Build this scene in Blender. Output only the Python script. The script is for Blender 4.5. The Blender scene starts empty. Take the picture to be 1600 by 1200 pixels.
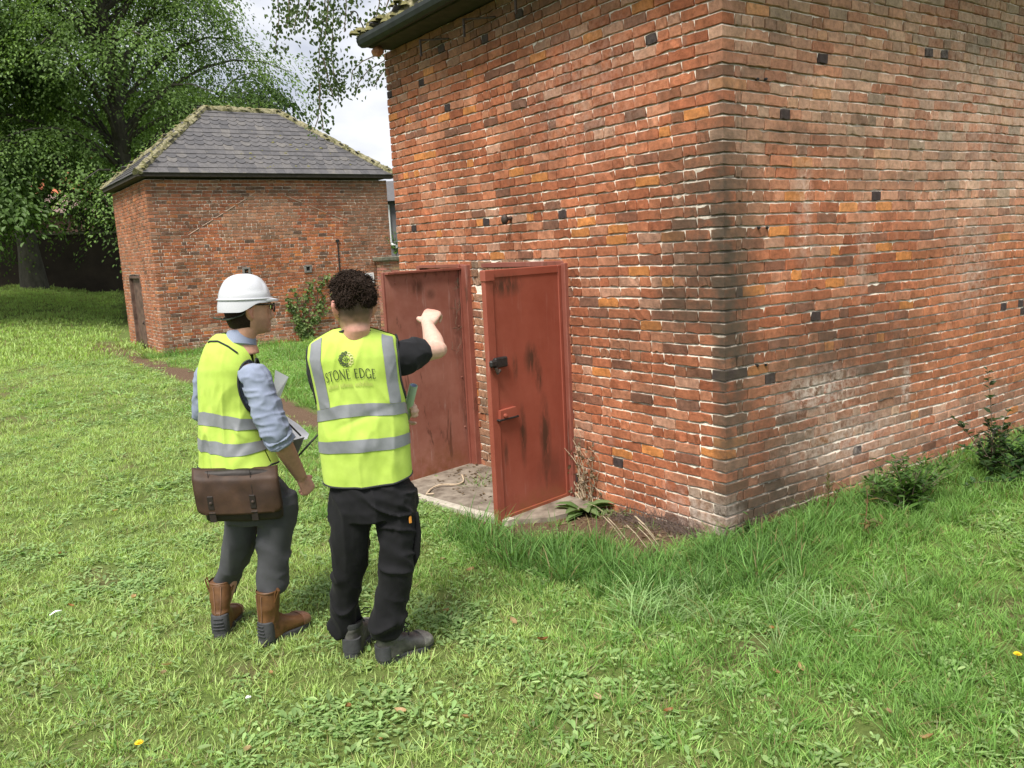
import bpy, math, random
import numpy as np
from mathutils import Vector, Matrix
from mathutils.bvhtree import BVHTree

# ------------------------------------------------------------------ camera, sky, sun, exposure
S = bpy.context.scene
COL = S.collection
RM = np.array([[0.81792316, -0.13372641, 0.55957033],
               [-0.57313218, -0.10450411, 0.81277205],
               [-0.05021169, -0.98549284, -0.16211924]])
CAM = np.array([-3.829, -3.303, 1.85])
FPX = 1290.0
cd = bpy.data.cameras.new('camera')
cd.sensor_width = 36.0
cd.lens = 36.0 * FPX / 1600.0
cd.clip_start = 0.1
cd.clip_end = 2000
cam = bpy.data.objects.new('camera', cd)
COL.objects.link(cam)
mw = Matrix.Identity(4)
for i in range(3):
    mw[i][0] = RM[i][0]; mw[i][1] = -RM[i][1]; mw[i][2] = -RM[i][2]; mw[i][3] = CAM[i]
cam.matrix_world = mw
S.camera = cam

SUN_AZ = np.array([-0.84, -0.54]); SUN_EL = math.radians(58)
W = bpy.data.worlds.new('World'); S.world = W; W.use_nodes = True
nt = W.node_tree; nt.nodes.clear()
def nn(tree, typ, **kw):
    n = tree.nodes.new(typ)
    for k, v in kw.items(): setattr(n, k, v)
    return n
wo = nn(nt, 'ShaderNodeOutputWorld'); bg = nn(nt, 'ShaderNodeBackground'); bg.inputs[1].default_value = 0.1
sky = nn(nt, 'ShaderNodeTexSky', sky_type='NISHITA'); sky.sun_disc = False
sky.sun_elevation = SUN_EL; sky.sun_rotation = math.atan2(SUN_AZ[0], SUN_AZ[1])
tc = nn(nt, 'ShaderNodeTexCoord'); mp = nn(nt, 'ShaderNodeMapping'); mp.inputs['Scale'].default_value = (1, 1, 2.2)
mp.inputs['Location'].default_value = (0.33, 0.12, 0.4)
no = nn(nt, 'ShaderNodeTexNoise'); no.inputs['Scale'].default_value = 2.6; no.inputs['Detail'].default_value = 7; no.inputs['Roughness'].default_value = 0.55
no2 = nn(nt, 'ShaderNodeTexNoise'); no2.inputs['Scale'].default_value = 4.5; no2.inputs['Detail'].default_value = 8; no2.inputs['Roughness'].default_value = 0.5
r1 = nn(nt, 'ShaderNodeValToRGB'); r1.color_ramp.elements[0].position = 0.24; r1.color_ramp.elements[1].position = 0.40
r2 = nn(nt, 'ShaderNodeValToRGB')
r2.color_ramp.elements[0].position = 0.36; r2.color_ramp.elements[0].color = (0.56, 0.60, 0.69, 1)
r2.color_ramp.elements[1].position = 0.60; r2.color_ramp.elements[1].color = (1, 1, 1, 1)
sc = nn(nt, 'ShaderNodeMixRGB', blend_type='MULTIPLY'); sc.inputs[0].default_value = 1; sc.inputs[2].default_value = (4.9, 4.98, 5.2, 1)
mx = nn(nt, 'ShaderNodeMixRGB')
L = nt.links.new
L(tc.outputs['Generated'], mp.inputs[0]); L(mp.outputs[0], no.inputs[0]); L(mp.outputs[0], no2.inputs[0])
L(no.outputs[0], r1.inputs[0]); L(no2.outputs[0], r2.inputs[0]); L(r2.outputs[0], sc.inputs[1])
L(r1.outputs[0], mx.inputs[0]); L(sky.outputs[0], mx.inputs[1]); L(sc.outputs[0], mx.inputs[2])
L(mx.outputs[0], bg.inputs[0]); L(bg.outputs[0], wo.inputs[0])

sl = bpy.data.lights.new('sun', 'SUN'); sl.energy = 2.9; sl.angle = math.radians(20); sl.color = (1.0, 0.95, 0.87)
so = bpy.data.objects.new('sun', sl); COL.objects.link(so)
sd = Vector((SUN_AZ[0] * math.cos(SUN_EL), SUN_AZ[1] * math.cos(SUN_EL), math.sin(SUN_EL))).normalized()
so.rotation_euler = sd.to_track_quat('Z', 'Y').to_euler(); so.location = (-5, -5, 12)

S.view_settings.view_transform = 'Standard'; S.view_settings.look = 'None'
S.view_settings.exposure = 1.1; S.view_settings.gamma = 1.0; S.view_settings.use_curve_mapping = False
S.render.engine = 'CYCLES'
S.cycles.max_bounces = 6; S.cycles.diffuse_bounces = 3; S.cycles.transparent_max_bounces = 8
S.cycles.use_denoising = True

# ------------------------------------------------------------------ helpers
rng = np.random.default_rng(11); random.seed(11)
def ray(px, py):
    v = RM @ np.array([px - 800.0, py - 600.0, FPX]); return v / np.linalg.norm(v)
def ground(px, py, z=0.0):
    r = ray(px, py); return CAM + r * ((z - CAM[2]) / r[2])
def atd(px, py, dist):
    """world point seen at a pixel of the photograph, at a horizontal distance from the camera"""
    r = ray(px, py); return CAM + r * (dist / math.hypot(r[0], r[1]))

def unit(v): return v / (np.linalg.norm(v, axis=-1, keepdims=True) + 1e-9)
def _h(ix, iy, iz, seed):
    n = (ix * 374761393 + iy * 668265263 + iz * 2147483647 + seed * 974711) & 0xffffffff
    n = ((n ^ (n >> 13)) * 1274126177) & 0xffffffff
    return ((n ^ (n >> 16)) & 0xffff) / 65535.0
def vnoise(x, y=0.0, z=0.0, seed=0):
    x, y, z = np.broadcast_arrays(np.asarray(x, float), np.asarray(y, float), np.asarray(z, float))
    ix, iy, iz = np.floor(x).astype(np.int64), np.floor(y).astype(np.int64), np.floor(z).astype(np.int64)
    fx, fy, fz = x - ix, y - iy, z - iz
    fx, fy, fz = [f * f * (3 - 2 * f) for f in (fx, fy, fz)]
    o = 0
    for a in (0, 1):
        for b in (0, 1):
            for c in (0, 1):
                o = o + _h(ix + a, iy + b, iz + c, seed) * (fx if a else 1 - fx) * (fy if b else 1 - fy) * (fz if c else 1 - fz)
    return o * 2 - 1
def fbm(x, y=0.0, z=0.0, seed=0, oct=4):
    o, a, s = 0, 1.0, 1.0
    for k in range(oct):
        o = o + a * vnoise(np.asarray(x) * s, np.asarray(y) * s, np.asarray(z) * s, seed + k); a *= 0.5; s *= 2.03
    return o

def make_mesh(name, verts, faces, cols=None, smooth=False):
    me = bpy.data.meshes.new(name)
    verts = np.asarray(verts, dtype=np.float32)
    if isinstance(faces, np.ndarray):
        nf, k = faces.shape
        me.vertices.add(len(verts)); me.vertices.foreach_set('co', verts.ravel())
        me.loops.add(nf * k); me.loops.foreach_set('vertex_index', faces.astype(np.int32).ravel())
        me.polygons.add(nf); me.polygons.foreach_set('loop_start', np.arange(0, nf * k, k, dtype=np.int32))
        me.update(calc_edges=True)
    else:
        me.from_pydata(verts.tolist(), [], faces)
    if cols is not None:
        cols = np.asarray(cols, dtype=np.float32)
        if cols.shape[1] == 3: cols = np.c_[cols, np.ones(len(cols), np.float32)]
        dom = 'POINT' if len(cols) == len(verts) else 'FACE'
        a = me.attributes.new('tone', 'FLOAT_COLOR', dom); a.data.foreach_set('color', cols.astype(np.float32).ravel())
    me.polygons.foreach_set('use_smooth', np.full(len(me.polygons), bool(smooth)))
    me.update()
    return me
def link(name, me, mat=None, parent=None):
    o = bpy.data.objects.new(name, me); COL.objects.link(o)
    if mat is not None and me is not None and not me.materials: me.materials.append(mat)
    if parent is not None: o.parent = parent
    return o
def tag(o, label=None, cat=None, group=None, kind=None):
    if label: o['label'] = label
    if cat: o['category'] = cat
    if group: o['group'] = group
    if kind: o['kind'] = kind
    return o
def empty(name, loc=(0, 0, 0), rz=0.0):
    o = bpy.data.objects.new(name, None); o.empty_display_size = 0.2; o.location = loc; o.rotation_euler = (0, 0, rz)
    COL.objects.link(o); return o

class MB:
    """collects simple shapes into one mesh"""
    def __init__(s): s.v = []; s.f = []; s.n = 0
    def add(s, v, f):
        s.v.extend([tuple(p) for p in v]); s.f.extend([tuple(i + s.n for i in q) for q in f]); s.n += len(v)
    def box(s, lo, hi, bev=0.0, M=None):
        x0, y0, z0 = lo; x1, y1, z1 = hi
        if bev <= 0:
            v = [(x, y, z) for z in (z0, z1) for y in (y0, y1) for x in (x0, x1)]
            f = [(0, 2, 3, 1), (4, 5, 7, 6), (0, 1, 5, 4), (2, 6, 7, 3), (0, 4, 6, 2), (1, 3, 7, 5)]
        else:
            b = min(bev, (x1 - x0) * .45, (y1 - y0) * .45, (z1 - z0) * .45)
            v = []; idx = {}
            for iz in (0, 1):
                for iy in (0, 1):
                    for ix in (0, 1):
                        c = ((x0, x1)[ix], (y0, y1)[iy], (z0, z1)[iz]); sg = (1 - 2 * ix, 1 - 2 * iy, 1 - 2 * iz)
                        for ax in range(3):
                            p = [c[k] + (sg[k] * b if k != ax else 0) for k in range(3)]
                            idx[(ix, iy, iz, ax)] = len(v); v.append(p)
            f = []
            I = lambda x, y, z, a: idx[(x, y, z, a)]
            for k in (0, 1):
                q = [I(k, 0, 0, 0), I(k, 1, 0, 0), I(k, 1, 1, 0), I(k, 0, 1, 0)]; f.append(q if k else q[::-1])
                q = [I(0, k, 0, 1), I(1, k, 0, 1), I(1, k, 1, 1), I(0, k, 1, 1)]; f.append(q[::-1] if k else q)
                q = [I(0, 0, k, 2), I(1, 0, k, 2), I(1, 1, k, 2), I(0, 1, k, 2)]; f.append(q if k else q[::-1])
            for a in (0, 1):
                for b2 in (0, 1):
                    f.append([I(0, a, b2, 1), I(1, a, b2, 1), I(1, a, b2, 2), I(0, a, b2, 2)])
                    f.append([I(a, 0, b2, 0), I(a, 1, b2, 0), I(a, 1, b2, 2), I(a, 0, b2, 2)])
                    f.append([I(a, b2, 0, 0), I(a, b2, 1, 0), I(a, b2, 1, 1), I(a, b2, 0, 1)])
                    for c2 in (0, 1): f.append([I(a, b2, c2, 0), I(a, b2, c2, 1), I(a, b2, c2, 2)])
        if M is not None: v = [tuple(M @ Vector(p)) for p in v]
        s.add(v, f)
    def tube(s, pts, rad, n=8, cap=True, flat=1.0, up=None):
        pts = [np.asarray(p, float) for p in pts]
        if np.isscalar(rad): rad = [rad] * len(pts)
        V = []; F = []; ref = np.array([0, 0, 1.0]) if up is None else np.asarray(up, float)
        pu = None
        for i, p in enumerate(pts):
            t = pts[min(i + 1, len(pts) - 1)] - pts[max(i - 1, 0)]; t = t / (np.linalg.norm(t) + 1e-9)
            u = pu if pu is not None else (ref if abs(ref @ t) < .95 else np.array([1.0, 0.1, 0]))
            u = u - t * (u @ t); u /= np.linalg.norm(u) + 1e-9; w = np.cross(t, u); pu = u
            for k in range(n):
                a = 2 * math.pi * k / n; V.append(p + rad[i] * (u * math.cos(a) * flat + w * math.sin(a)))
        for i in range(len(pts) - 1):
            for k in range(n):
                a = i * n + k; b = i * n + (k + 1) % n; F.append((a, b, b + n, a + n))
        if cap: F.append(tuple(range(n))[::-1]); F.append(tuple(range((len(pts) - 1) * n, len(pts) * n)))
        s.add(V, F)
    def prism(s, poly, h, M=None):
        n = len(poly); v = [(x, y, 0) for x, y in poly] + [(x, y, h) for x, y in poly]
        f = [tuple(range(n))[::-1], tuple(range(n, 2 * n))] + [(i, (i + 1) % n, n + (i + 1) % n, n + i) for i in range(n)]
        if M is not None: v = [tuple(M @ Vector(p)) for p in v]
        s.add(v, f)
    def build(s, name, mat, parent=None, smooth=False):
        me = make_mesh(name, s.v, s.f, smooth=smooth)
        if smooth:
            try: me.set_sharp_from_angle(angle=math.radians(40))
            except Exception: pass
        return link(name, me, mat, parent)

# ------------------------------------------------------------------ materials
def mat_new(name):
    m = bpy.data.materials.new(name); m.use_nodes = True
    t = m.node_tree; b = t.nodes['Principled BSDF']; return m, t, b
def ramp(t, stops):
    r = t.nodes.new('ShaderNodeValToRGB'); e = r.color_ramp.elements
    while len(e) < len(stops): e.new(0.5)
    for k, (p, c) in enumerate(stops):
        e[k].position = p; e[k].color = (*c, 1) if not np.isscalar(c) else (c, c, c, 1)
    return r
def noise_node(t, scale, detail=4, rough=0.55, coord=None, dist=0.0):
    n = t.nodes.new('ShaderNodeTexNoise'); n.inputs['Scale'].default_value = scale; n.inputs['Detail'].default_value = detail
    n.inputs['Roughness'].default_value = rough; n.inputs['Distortion'].default_value = dist
    if coord is not None: t.links.new(coord, n.inputs['Vector'])
    return n
def geo_pos(t): return t.nodes.new('ShaderNodeNewGeometry').outputs['Position']
def obj_pos(t): return t.nodes.new('ShaderNodeTexCoord').outputs['Object']
def scaled(t, vec, s):
    m = t.nodes.new('ShaderNodeMapping'); m.inputs['Scale'].default_value = s; t.links.new(vec, m.inputs[0]); return m.outputs[0]
def mixc(t, fac, a, b, mode='MIX'):
    m = t.nodes.new('ShaderNodeMixRGB'); m.blend_type = mode
    for i, x in enumerate((fac, a, b)):
        if hasattr(x, 'links'): t.links.new(x, m.inputs[i])
        elif np.isscalar(x): m.inputs[i].default_value = x if i == 0 else (x, x, x, 1)
        else: m.inputs[i].default_value = (*x, 1)
    return m.outputs[0]
def bump(t, b, h, strength, dist):
    n = t.nodes.new('ShaderNodeBump'); n.inputs['Strength'].default_value = strength; n.inputs['Distance'].default_value = dist
    t.links.new(h, n.inputs['Height']); t.links.new(n.outputs[0], b.inputs['Normal'])
def simple(name, col, rough=0.6, metal=0.0, var=0.15, nscale=20.0, bmp=0.0, spec=0.5, col2=None, world=False):
    m, t, b = mat_new(name); p = geo_pos(t) if world else obj_pos(t)
    n = noise_node(t, nscale, 5, 0.6, p)
    c2 = col2 if col2 is not None else tuple(min(1, c * (1 + 2 * var)) for c in col)
    c1 = tuple(c * (1 - var) for c in col)
    r = ramp(t, [(0.3, c1), (0.7, c2)]); t.links.new(n.outputs[0], r.inputs[0]); t.links.new(r.outputs[0], b.inputs['Base Color'])
    b.inputs['Roughness'].default_value = rough; b.inputs['Metallic'].default_value = metal
    b.inputs['Specular IOR Level'].default_value = spec
    if bmp: bump(t, b, n.outputs[0], 0.6, bmp)
    return m
M = {}
STAINS_PALE = [((0.95, 0, 0.80), (0.62, 0.3, 0.20), .85), ((1.985, 0, 0.70), (0.085, 0.3, 0.24), .95), ((1.25, 0, 0.42), (0.9, 0.3, 0.24), .6), ((0.0, 0.15, 0.10), (0.2, 0.45, 0.22), .7),
               ((3.4, 0, 2.9), (1.9, 0.3, 1.1), .38), ((2.9, 0, 1.55), (.5, .3, .5), .45), ((0, 1.2, 2.9), (.3, .9, .7), .22), ((.75, 0, 2.0), (.12, .3, .5), .5), ((1.4, 0, 1.7), (.1, .3, .45), .4)]
DARK_STAINS_EAVE_SHADE = [((0.02, -0.0, 1.35), (0.34, 0.12, 1.9), .9), ((0.45, 0, 0.16), (0.75, 0.25, 0.24), .8), ((0.50, 0, 0.50), (0.62, 0.25, 0.55), .6), ((0, 0.10, 1.9), (.12, 0.55, 0.9), .75), ((0, .30, 1.45), (.2, .5, .25), .6), ((0, .9, 1.25), (.2, .7, .25), .35), ((1.2, 0, 1.05), (1.3, .2, .34), .6), ((.7, 0, 2.45), (.6, .2, .12), .4), ((2.1, 0, 2.2), (.8, .2, .10), .35), ((0, 2.2, 3.6), (.3, 2.6, .22), .5), ((0.2, 0, 2.7), (.5, .3, .35), .3)]  # dark stains, plus the eave shadow painted along the top of the left face
def stains(t, p, c, lst, col, nz, gate):
    for (o, r_, k) in lst:
        m = t.nodes.new('ShaderNodeMapping'); m.inputs['Scale'].default_value = [1 / x for x in r_]; m.inputs['Location'].default_value = [-o[i] / r_[i] for i in range(3)]; t.links.new(p, m.inputs[0])
        v = t.nodes.new('ShaderNodeVectorMath'); v.operation = 'LENGTH'; t.links.new(m.outputs[0], v.inputs[0])
        a = mixc(t, 1.0, ramp_out(t, v.outputs['Value'], [(0.25, k), (1.0, 0.0)]), gate, 'MULTIPLY'); c = mixc(t, a, c, col)
    return c
def brick_mat(name, grain=1.0):
    m, t, b = mat_new(name); p = geo_pos(t)
    a = t.nodes.new('ShaderNodeAttribute'); a.attribute_name = 'tone'
    n1 = noise_node(t, 34 * grain, 6, 0.7, p); n2 = noise_node(t, 9 * grain, 4, 0.6, p); n3 = noise_node(t, 150 * grain, 3, 0.6, p)
    c = mixc(t, 1.0, a.outputs['Color'], ramp_out(t, n1.outputs[0], [(0.28, 0.62), (0.5, 1.0), (0.72, 1.28)]), 'MULTIPLY')
    c = mixc(t, 1.0, c, ramp_out(t, n2.outputs[0], [(0.3, 0.78), (0.7, 1.16)]), 'MULTIPLY')
    # dark pits and soot flecks
    c = mixc(t, ramp_out(t, n3.outputs[0], [(0.66, 0.0), (0.74, 0.7)]), c, (0.06, 0.035, 0.028))
    # thin pale bloom
    n4 = noise_node(t, 3.1 * grain, 5, 0.65, p)
    c = mixc(t, ramp_out(t, n4.outputs[0], [(0.62, 0.0), (0.82, 0.34)]), c, (0.52, 0.43, 0.37))
    n5 = noise_node(t, 1.3, 5, 0.62, p); c = mixc(t, 1.0, c, ramp_out(t, n5.outputs[0], [(0.3, 0.66), (0.62, 1.12)]), 'MULTIPLY')
    g1 = ramp_out(t, noise_node(t, 17, 6, .72, p).outputs[0], [(.40, 0.0), (.62, 1.0)]); g2 = ramp_out(t, noise_node(t, 7, 6, .7, p).outputs[0], [(.34, 0.35), (.56, 1.0)])
    c = stains(t, p, c, DARK_STAINS_EAVE_SHADE, (0.075, 0.058, 0.042), 0, g2); c = stains(t, p, c, STAINS_PALE, (0.55, 0.47, 0.41), 0, g1)
    t.links.new(c, b.inputs['Base Color']); b.inputs['Roughness'].default_value = 0.92; b.inputs['Specular IOR Level'].default_value = 0.25
    h = mixc(t, 0.5, n1.outputs[0], n3.outputs[0]); bump(t, b, h, 1.0, 0.009)
    return m
def ramp_out(t, fac, stops):
    r = ramp(t, stops); t.links.new(fac, r.inputs[0]); return r.outputs[0]
M['brick'] = brick_mat('brick')
def mortar_mat():
    m, t, b = mat_new('lime_mortar'); p = geo_pos(t)
    n1 = noise_node(t, 60, 5, 0.7, p); n2 = noise_node(t, 2.2, 5, 0.6, p)
    c = ramp_out(t, n1.outputs[0], [(0.3, (0.50, 0.43, 0.34)), (0.6, (0.76, 0.69, 0.59))])
    c = mixc(t, ramp_out(t, n2.outputs[0], [(0.5, 0.0), (0.72, 0.7)]), c, (0.33, 0.25, 0.19))
    g2 = ramp_out(t, noise_node(t, 7, 6, .7, p).outputs[0], [(.34, 0.1), (.60, 1.0)]); c = stains(t, p, c, DARK_STAINS_EAVE_SHADE, (0.11, 0.09, 0.07), 0, g2)
    t.links.new(c, b.inputs['Base Color']); b.inputs['Roughness'].default_value = 0.95; b.inputs['Specular IOR Level'].default_value = 0.2
    bump(t, b, n1.outputs[0], 0.8, 0.006); return m
M['mortar'] = mortar_mat()
def slate_mat():
    m, t, b = mat_new('slate'); oi = t.nodes.new('ShaderNodeObjectInfo'); p = geo_pos(t)
    c = ramp_out(t, oi.outputs['Random'], [(0.0, (0.070, 0.067, 0.070)), (0.5, (0.092, 0.087, 0.089)), (0.9, (0.110, 0.103, 0.102)), (1.0, (0.135, 0.124, 0.114))])
    n1 = noise_node(t, 14, 5, 0.65, p); c = mixc(t, 1.0, c, ramp_out(t, n1.outputs[0], [(0.3, 0.72), (0.7, 1.25)]), 'MULTIPLY')
    n2 = noise_node(t, 5.5, 6, 0.7, p); c = mixc(t, ramp_out(t, n2.outputs[0], [(0.60, 0.0), (0.72, 0.55)]), c, (0.22, 0.19, 0.125))
    t.links.new(c, b.inputs['Base Color']); b.inputs['Roughness'].default_value = 0.55
    bump(t, b, n1.outputs[0], 0.4, 0.004); return m
M['slate'] = slate_mat()
def moss_tile_mat():
    m, t, b = mat_new('mossy_stone'); p = geo_pos(t)
    n1 = noise_node(t, 22, 6, 0.7, p); n2 = noise_node(t, 9, 5, 0.7, p)
    c = ramp_out(t, n1.outputs[0], [(0.3, (0.10, 0.09, 0.055)), (0.55, (0.27, 0.245, 0.145)), (0.75, (0.42, 0.385, 0.24))])
    c = mixc(t, ramp_out(t, n2.outputs[0], [(0.50, 0.0), (0.58, 0.9)]), c, (0.085, 0.085, 0.025))
    t.links.new(c, b.inputs['Base Color']); b.inputs['Roughness'].default_value = 0.95; bump(t, b, n1.outputs[0], 1.0, 0.02); return m
M['mossy'] = moss_tile_mat()
M['moss'] = simple('moss', (0.10, 0.10, 0.03), 0.95, var=0.4, nscale=60, bmp=0.01, col2=(0.24, 0.22, 0.09), world=True)
M['gutter'] = simple('gutter_paint', (0.012, 0.016, 0.014), 0.7, var=0.3, nscale=9, world=True)
M['soffit'] = simple('old_soffit_board', (0.035, 0.028, 0.022), 0.85, var=0.3, nscale=12, world=True)
M['iron'] = simple('old_iron', (0.05, 0.042, 0.04), 0.65, 0.4, var=0.5, nscale=40, bmp=0.002, col2=(0.10, 0.065, 0.05))
M['black_iron'] = simple('black_iron', (0.02, 0.02, 0.02), 0.55, 0.3, var=0.4, nscale=40)
M['stone'] = simple('coping_stone', (0.12, 0.115, 0.085), 0.9, var=0.4, nscale=14, bmp=0.006, world=True)
M['concrete'] = simple('old_concrete', (0.15, 0.115, 0.085), 0.95, var=0.3, nscale=9, bmp=0.003, col2=(0.30, 0.255, 0.205), world=True)
def door_mat(name, base, faded, stains_, pale, marks=(), rust=()):
    m, t, b = mat_new(name); p = obj_pos(t)
    n1 = noise_node(t, 3.2, 6, 0.65, p); c = ramp_out(t, n1.outputs[0], [(0.35, base), (0.68, faded)])
    n2 = noise_node(t, 1.0, 5, 0.7, scaled(t, p, (6.5, 6.5, 1.6)), 0.4)
    c = mixc(t, ramp_out(t, n2.outputs[0], [(stains_, 0.0), (stains_ + 0.06, 0.72)]), c, (0.085, 0.034, 0.02))
    n3 = noise_node(t, 1.0, 6, 0.7, scaled(t, p, (38, 38, 2.5))); n4 = noise_node(t, 2.4, 3, 0.5, p)
    k = mixc(t, 1.0, ramp_out(t, n3.outputs[0], [(0.56, 0.0), (0.72, 1.0)]), ramp_out(t, n4.outputs[0], [(0.45, 0.0), (0.62, 1.0)]), 'MULTIPLY')
    k = mixc(t, 1.0, k, pale, 'MULTIPLY'); c = mixc(t, k, c, (0.50, 0.36, 0.32))
    n5 = noise_node(t, 70, 4, 0.7, p); c = mixc(t, ramp_out(t, n5.outputs[0], [(0.68, 0.0), (0.74, 0.6)]), c, (0.10, 0.04, 0.025))
    g_ = ramp_out(t, noise_node(t, 1.0, 6, .68, scaled(t, p, (26, 26, 7))).outputs[0], [(.34, 0.0), (.52, 1.0)]); c = stains(t, p, c, marks, (0.075, 0.030, 0.018), 0, g_)
    g2 = ramp_out(t, noise_node(t, 11, 6, .7, p).outputs[0], [(.36, 0.0), (.60, 1.0)]); c = stains(t, p, c, rust, (0.23, 0.085, 0.03), 0, g2)
    t.links.new(c, b.inputs['Base Color']); b.inputs['Roughness'].default_value = 0.55
    bump(t, b, n5.outputs[0], 0.25, 0.002); return m
M['door'] = door_mat('red_door_paint', (0.255, 0.058, 0.034), (0.31, 0.082, 0.052), 0.66, 0.22, marks=[((.58, 0, 1.60), (.20, .3, .10), 1.0), ((.36, 0, 1.06), (.09, .3, .15), 1.0), ((.29, 0, .92), (.05, .3, .14), .95), ((.53, 0, 1.02), (.035, .3, .12), .8), ((.48, 0, .52), (.045, .3, .27), 1.0), ((.25, 0, .47), (.075, .3, .36), 1.0), ((.66, 0, .42), (.03, .3, .12), .8), ((.2, 0, .2), (.2, .3, .2), .4)], rust=[((.4, 0, -.02), (.6, .4, .14), .7)])
M['door_old'] = door_mat('weathered_red_paint', (0.29, 0.105, 0.074), (0.40, 0.175, 0.132), 0.60, 1.0, marks=[((.52, 0, 1.57), (.10, .3, .09), .8), ((.38, 0, 1.50), (.07, .3, .06), .6), ((.1, 0, 1.2), (.1, .3, .5), .5), ((.05, 0, .5), (.08, .3, .5), .6)], rust=[((.4, 0, -.05), (.6, .4, .32), .8), ((.8, 0, .8), (.06, .4, .9), .6)])
M['door_frame'] = door_mat('red_frame_paint', (0.20, 0.058, 0.038), (0.26, 0.085, 0.06), 0.60, 0.3)
M['dark_door'] = simple('brown_door', (0.085, 0.045, 0.032), 0.7, var=0.35, nscale=7, world=True, col2=(0.17, 0.10, 0.075))
M['scar'] = simple('old_mortar_line', (.34, .245, .19), .95, var=.25, nscale=20, world=True)
M['white'] = simple('white_board', (0.72, 0.73, 0.74), 0.5, var=0.03)
M['dark'] = simple('dark_void', (0.012, 0.01, 0.009), 0.95, var=0.2)  # near-black colour carries the darkness of unlit rooms and holes
# ------------------------------------------------------------------ terrain
def sstep(a, b, x):
    t = np.clip((np.asarray(x, float) - a) / (b - a), 0, 1); return t * t * (3 - 2 * t)
def ground_z(x, y, micro=True):
    x = np.asarray(x, float); y = np.asarray(y, float)
    d = np.hypot(x - CAM[0], y - CAM[1])
    z = 1.35 * sstep(21, 42, d) * sstep(1.0, -2.5, x - 0.04 * y) + 1.0 * sstep(26, 46, d) * sstep(-2.5, 1.0, x - 0.04 * y)
    dip = -0.075 * sstep(-1.5, -0.7, x) * sstep(0.3, 1.4, y) * sstep(8.5, 4.0, y)
    z = z + dip
    if micro:
        z = z + 0.012 * vnoise(x * 1.7, y * 1.7, 0, 3) + 0.006 * vnoise(x * 6, y * 6, 0, 4)
        z = z + 0.03 * vnoise(x * 0.35, y * 0.35, 0, 9) * sstep(3.5, 8, d)
        z = z * 1.0
    return z
def bare_soil(x, y):
    """0..1 where the earth is bare: the bed against the wall, the worn strip along both buildings, small scuffs"""
    x = np.asarray(x, float); y = np.asarray(y, float)
    w = 0.10 * vnoise(x * 2.1, y * 2.1, 0, 21) + 0.06 * vnoise(x * 6, y * 6, 0, 22)
    bed = sstep(0.12, -0.05, np.maximum(np.maximum(-x - 0.56 - 0.08 * (y > .5), x - 0.05), np.maximum(-y + 0.12, y - 1.5)) + w)
    xc = -0.30 - 0.028 * (y - 4.5)
    strip = sstep(0.10, -0.06, np.maximum(np.abs(x - xc) - 0.24, np.maximum(3.6 - y, y - 19.5)) + w)
    slab = sstep(0.06, -0.03, np.maximum(np.maximum(-x - 0.9, x), np.maximum(1.0 - y, y - 4.3)) + 0.4 * w)
    scuff = 0.7 * sstep(0.50, 0.72, vnoise(x * 0.9, y * 0.9, 0, 31) * 0.6 + 0.5 * vnoise(x * 3.1, y * 3.1, 0, 32)) * 0.75
    far = sstep(37, 40, np.hypot(x - CAM[0], y - CAM[1])) * sstep(0.2, -0.1, vnoise(x * .4, y * .4, 0, 33) - .15)
    return np.clip(np.maximum.reduce([bed, strip, slab, scuff, far]), 0, 1)
def axis_steps(fine0, fine1, step, far0, far1, growth=1.22):
    a = list(np.arange(fine0, fine1 + 1e-6, step)); s = step; x = a[-1]
    while x < far1: s *= growth; x += s; a.append(x)
    s = step; x = a[0]; pre = []
    while x > far0: s *= growth; x -= s; pre.append(x)
    return np.array(pre[::-1] + a)
gx = axis_steps(-6.5, 4.5, 0.07, -300, 300); gy = axis_steps(-3.4, 9.0, 0.07, -300, 500)
GX, GY = np.meshgrid(gx, gy); GZ = ground_z(GX, GY)
nx, ny = len(gx), len(gy); ii = np.arange(ny - 1)[:, None] * nx + np.arange(nx - 1)[None, :]
gf = np.stack([ii, ii + 1, ii + 1 + nx, ii + nx], -1).reshape(-1, 4)
bs = bare_soil(GX, GY).ravel()
gcol = np.stack([bs, bs, bs], 1)
gme = make_mesh('ground', np.stack([GX, GY, GZ], -1).reshape(-1, 3), gf, gcol, smooth=True)
def ground_mat():
    m, t, b = mat_new('turf_soil'); p = geo_pos(t); a = t.nodes.new('ShaderNodeAttribute'); a.attribute_name = 'tone'
    n1 = noise_node(t, 45, 6, 0.75, p); n2 = noise_node(t, 1.1, 5, 0.6, p); n3 = noise_node(t, 130, 4, 0.7, p)
    g = ramp_out(t, n1.outputs[0], [(0.3, (0.070, 0.105, 0.026)), (0.55, (0.13, 0.185, 0.045)), (0.75, (0.22, 0.26, 0.085))])
    g = mixc(t, ramp_out(t, n2.outputs[0], [(0.4, 0.0), (0.7, 0.5)]), g, (0.13, 0.135, 0.045))
    s = ramp_out(t, n3.outputs[0], [(0.28, (0.045, 0.028, 0.018)), (0.5, (0.13, 0.082, 0.052)), (0.72, (0.28, 0.20, 0.14))])
    s = mixc(t, ramp_out(t, n1.outputs[0], [(0.5, 0.0), (0.68, 0.65)]), s, (0.085, 0.05, 0.03))
    sp = t.nodes.new('ShaderNodeSeparateColor'); t.links.new(a.outputs['Color'], sp.inputs[0])
    c = mixc(t, sp.outputs[0], g, s); t.links.new(c, b.inputs['Base Color']); b.inputs['Roughness'].default_value = 0.95
    b.inputs['Specular IOR Level'].default_value = 0.15
    bump(t, b, mixc(t, 0.5, n1.outputs[0], n3.outputs[0]), 1.0, 0.02); return m
M['ground'] = ground_mat()
tag(link('ground', gme, M['ground']), kind='structure')

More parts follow.
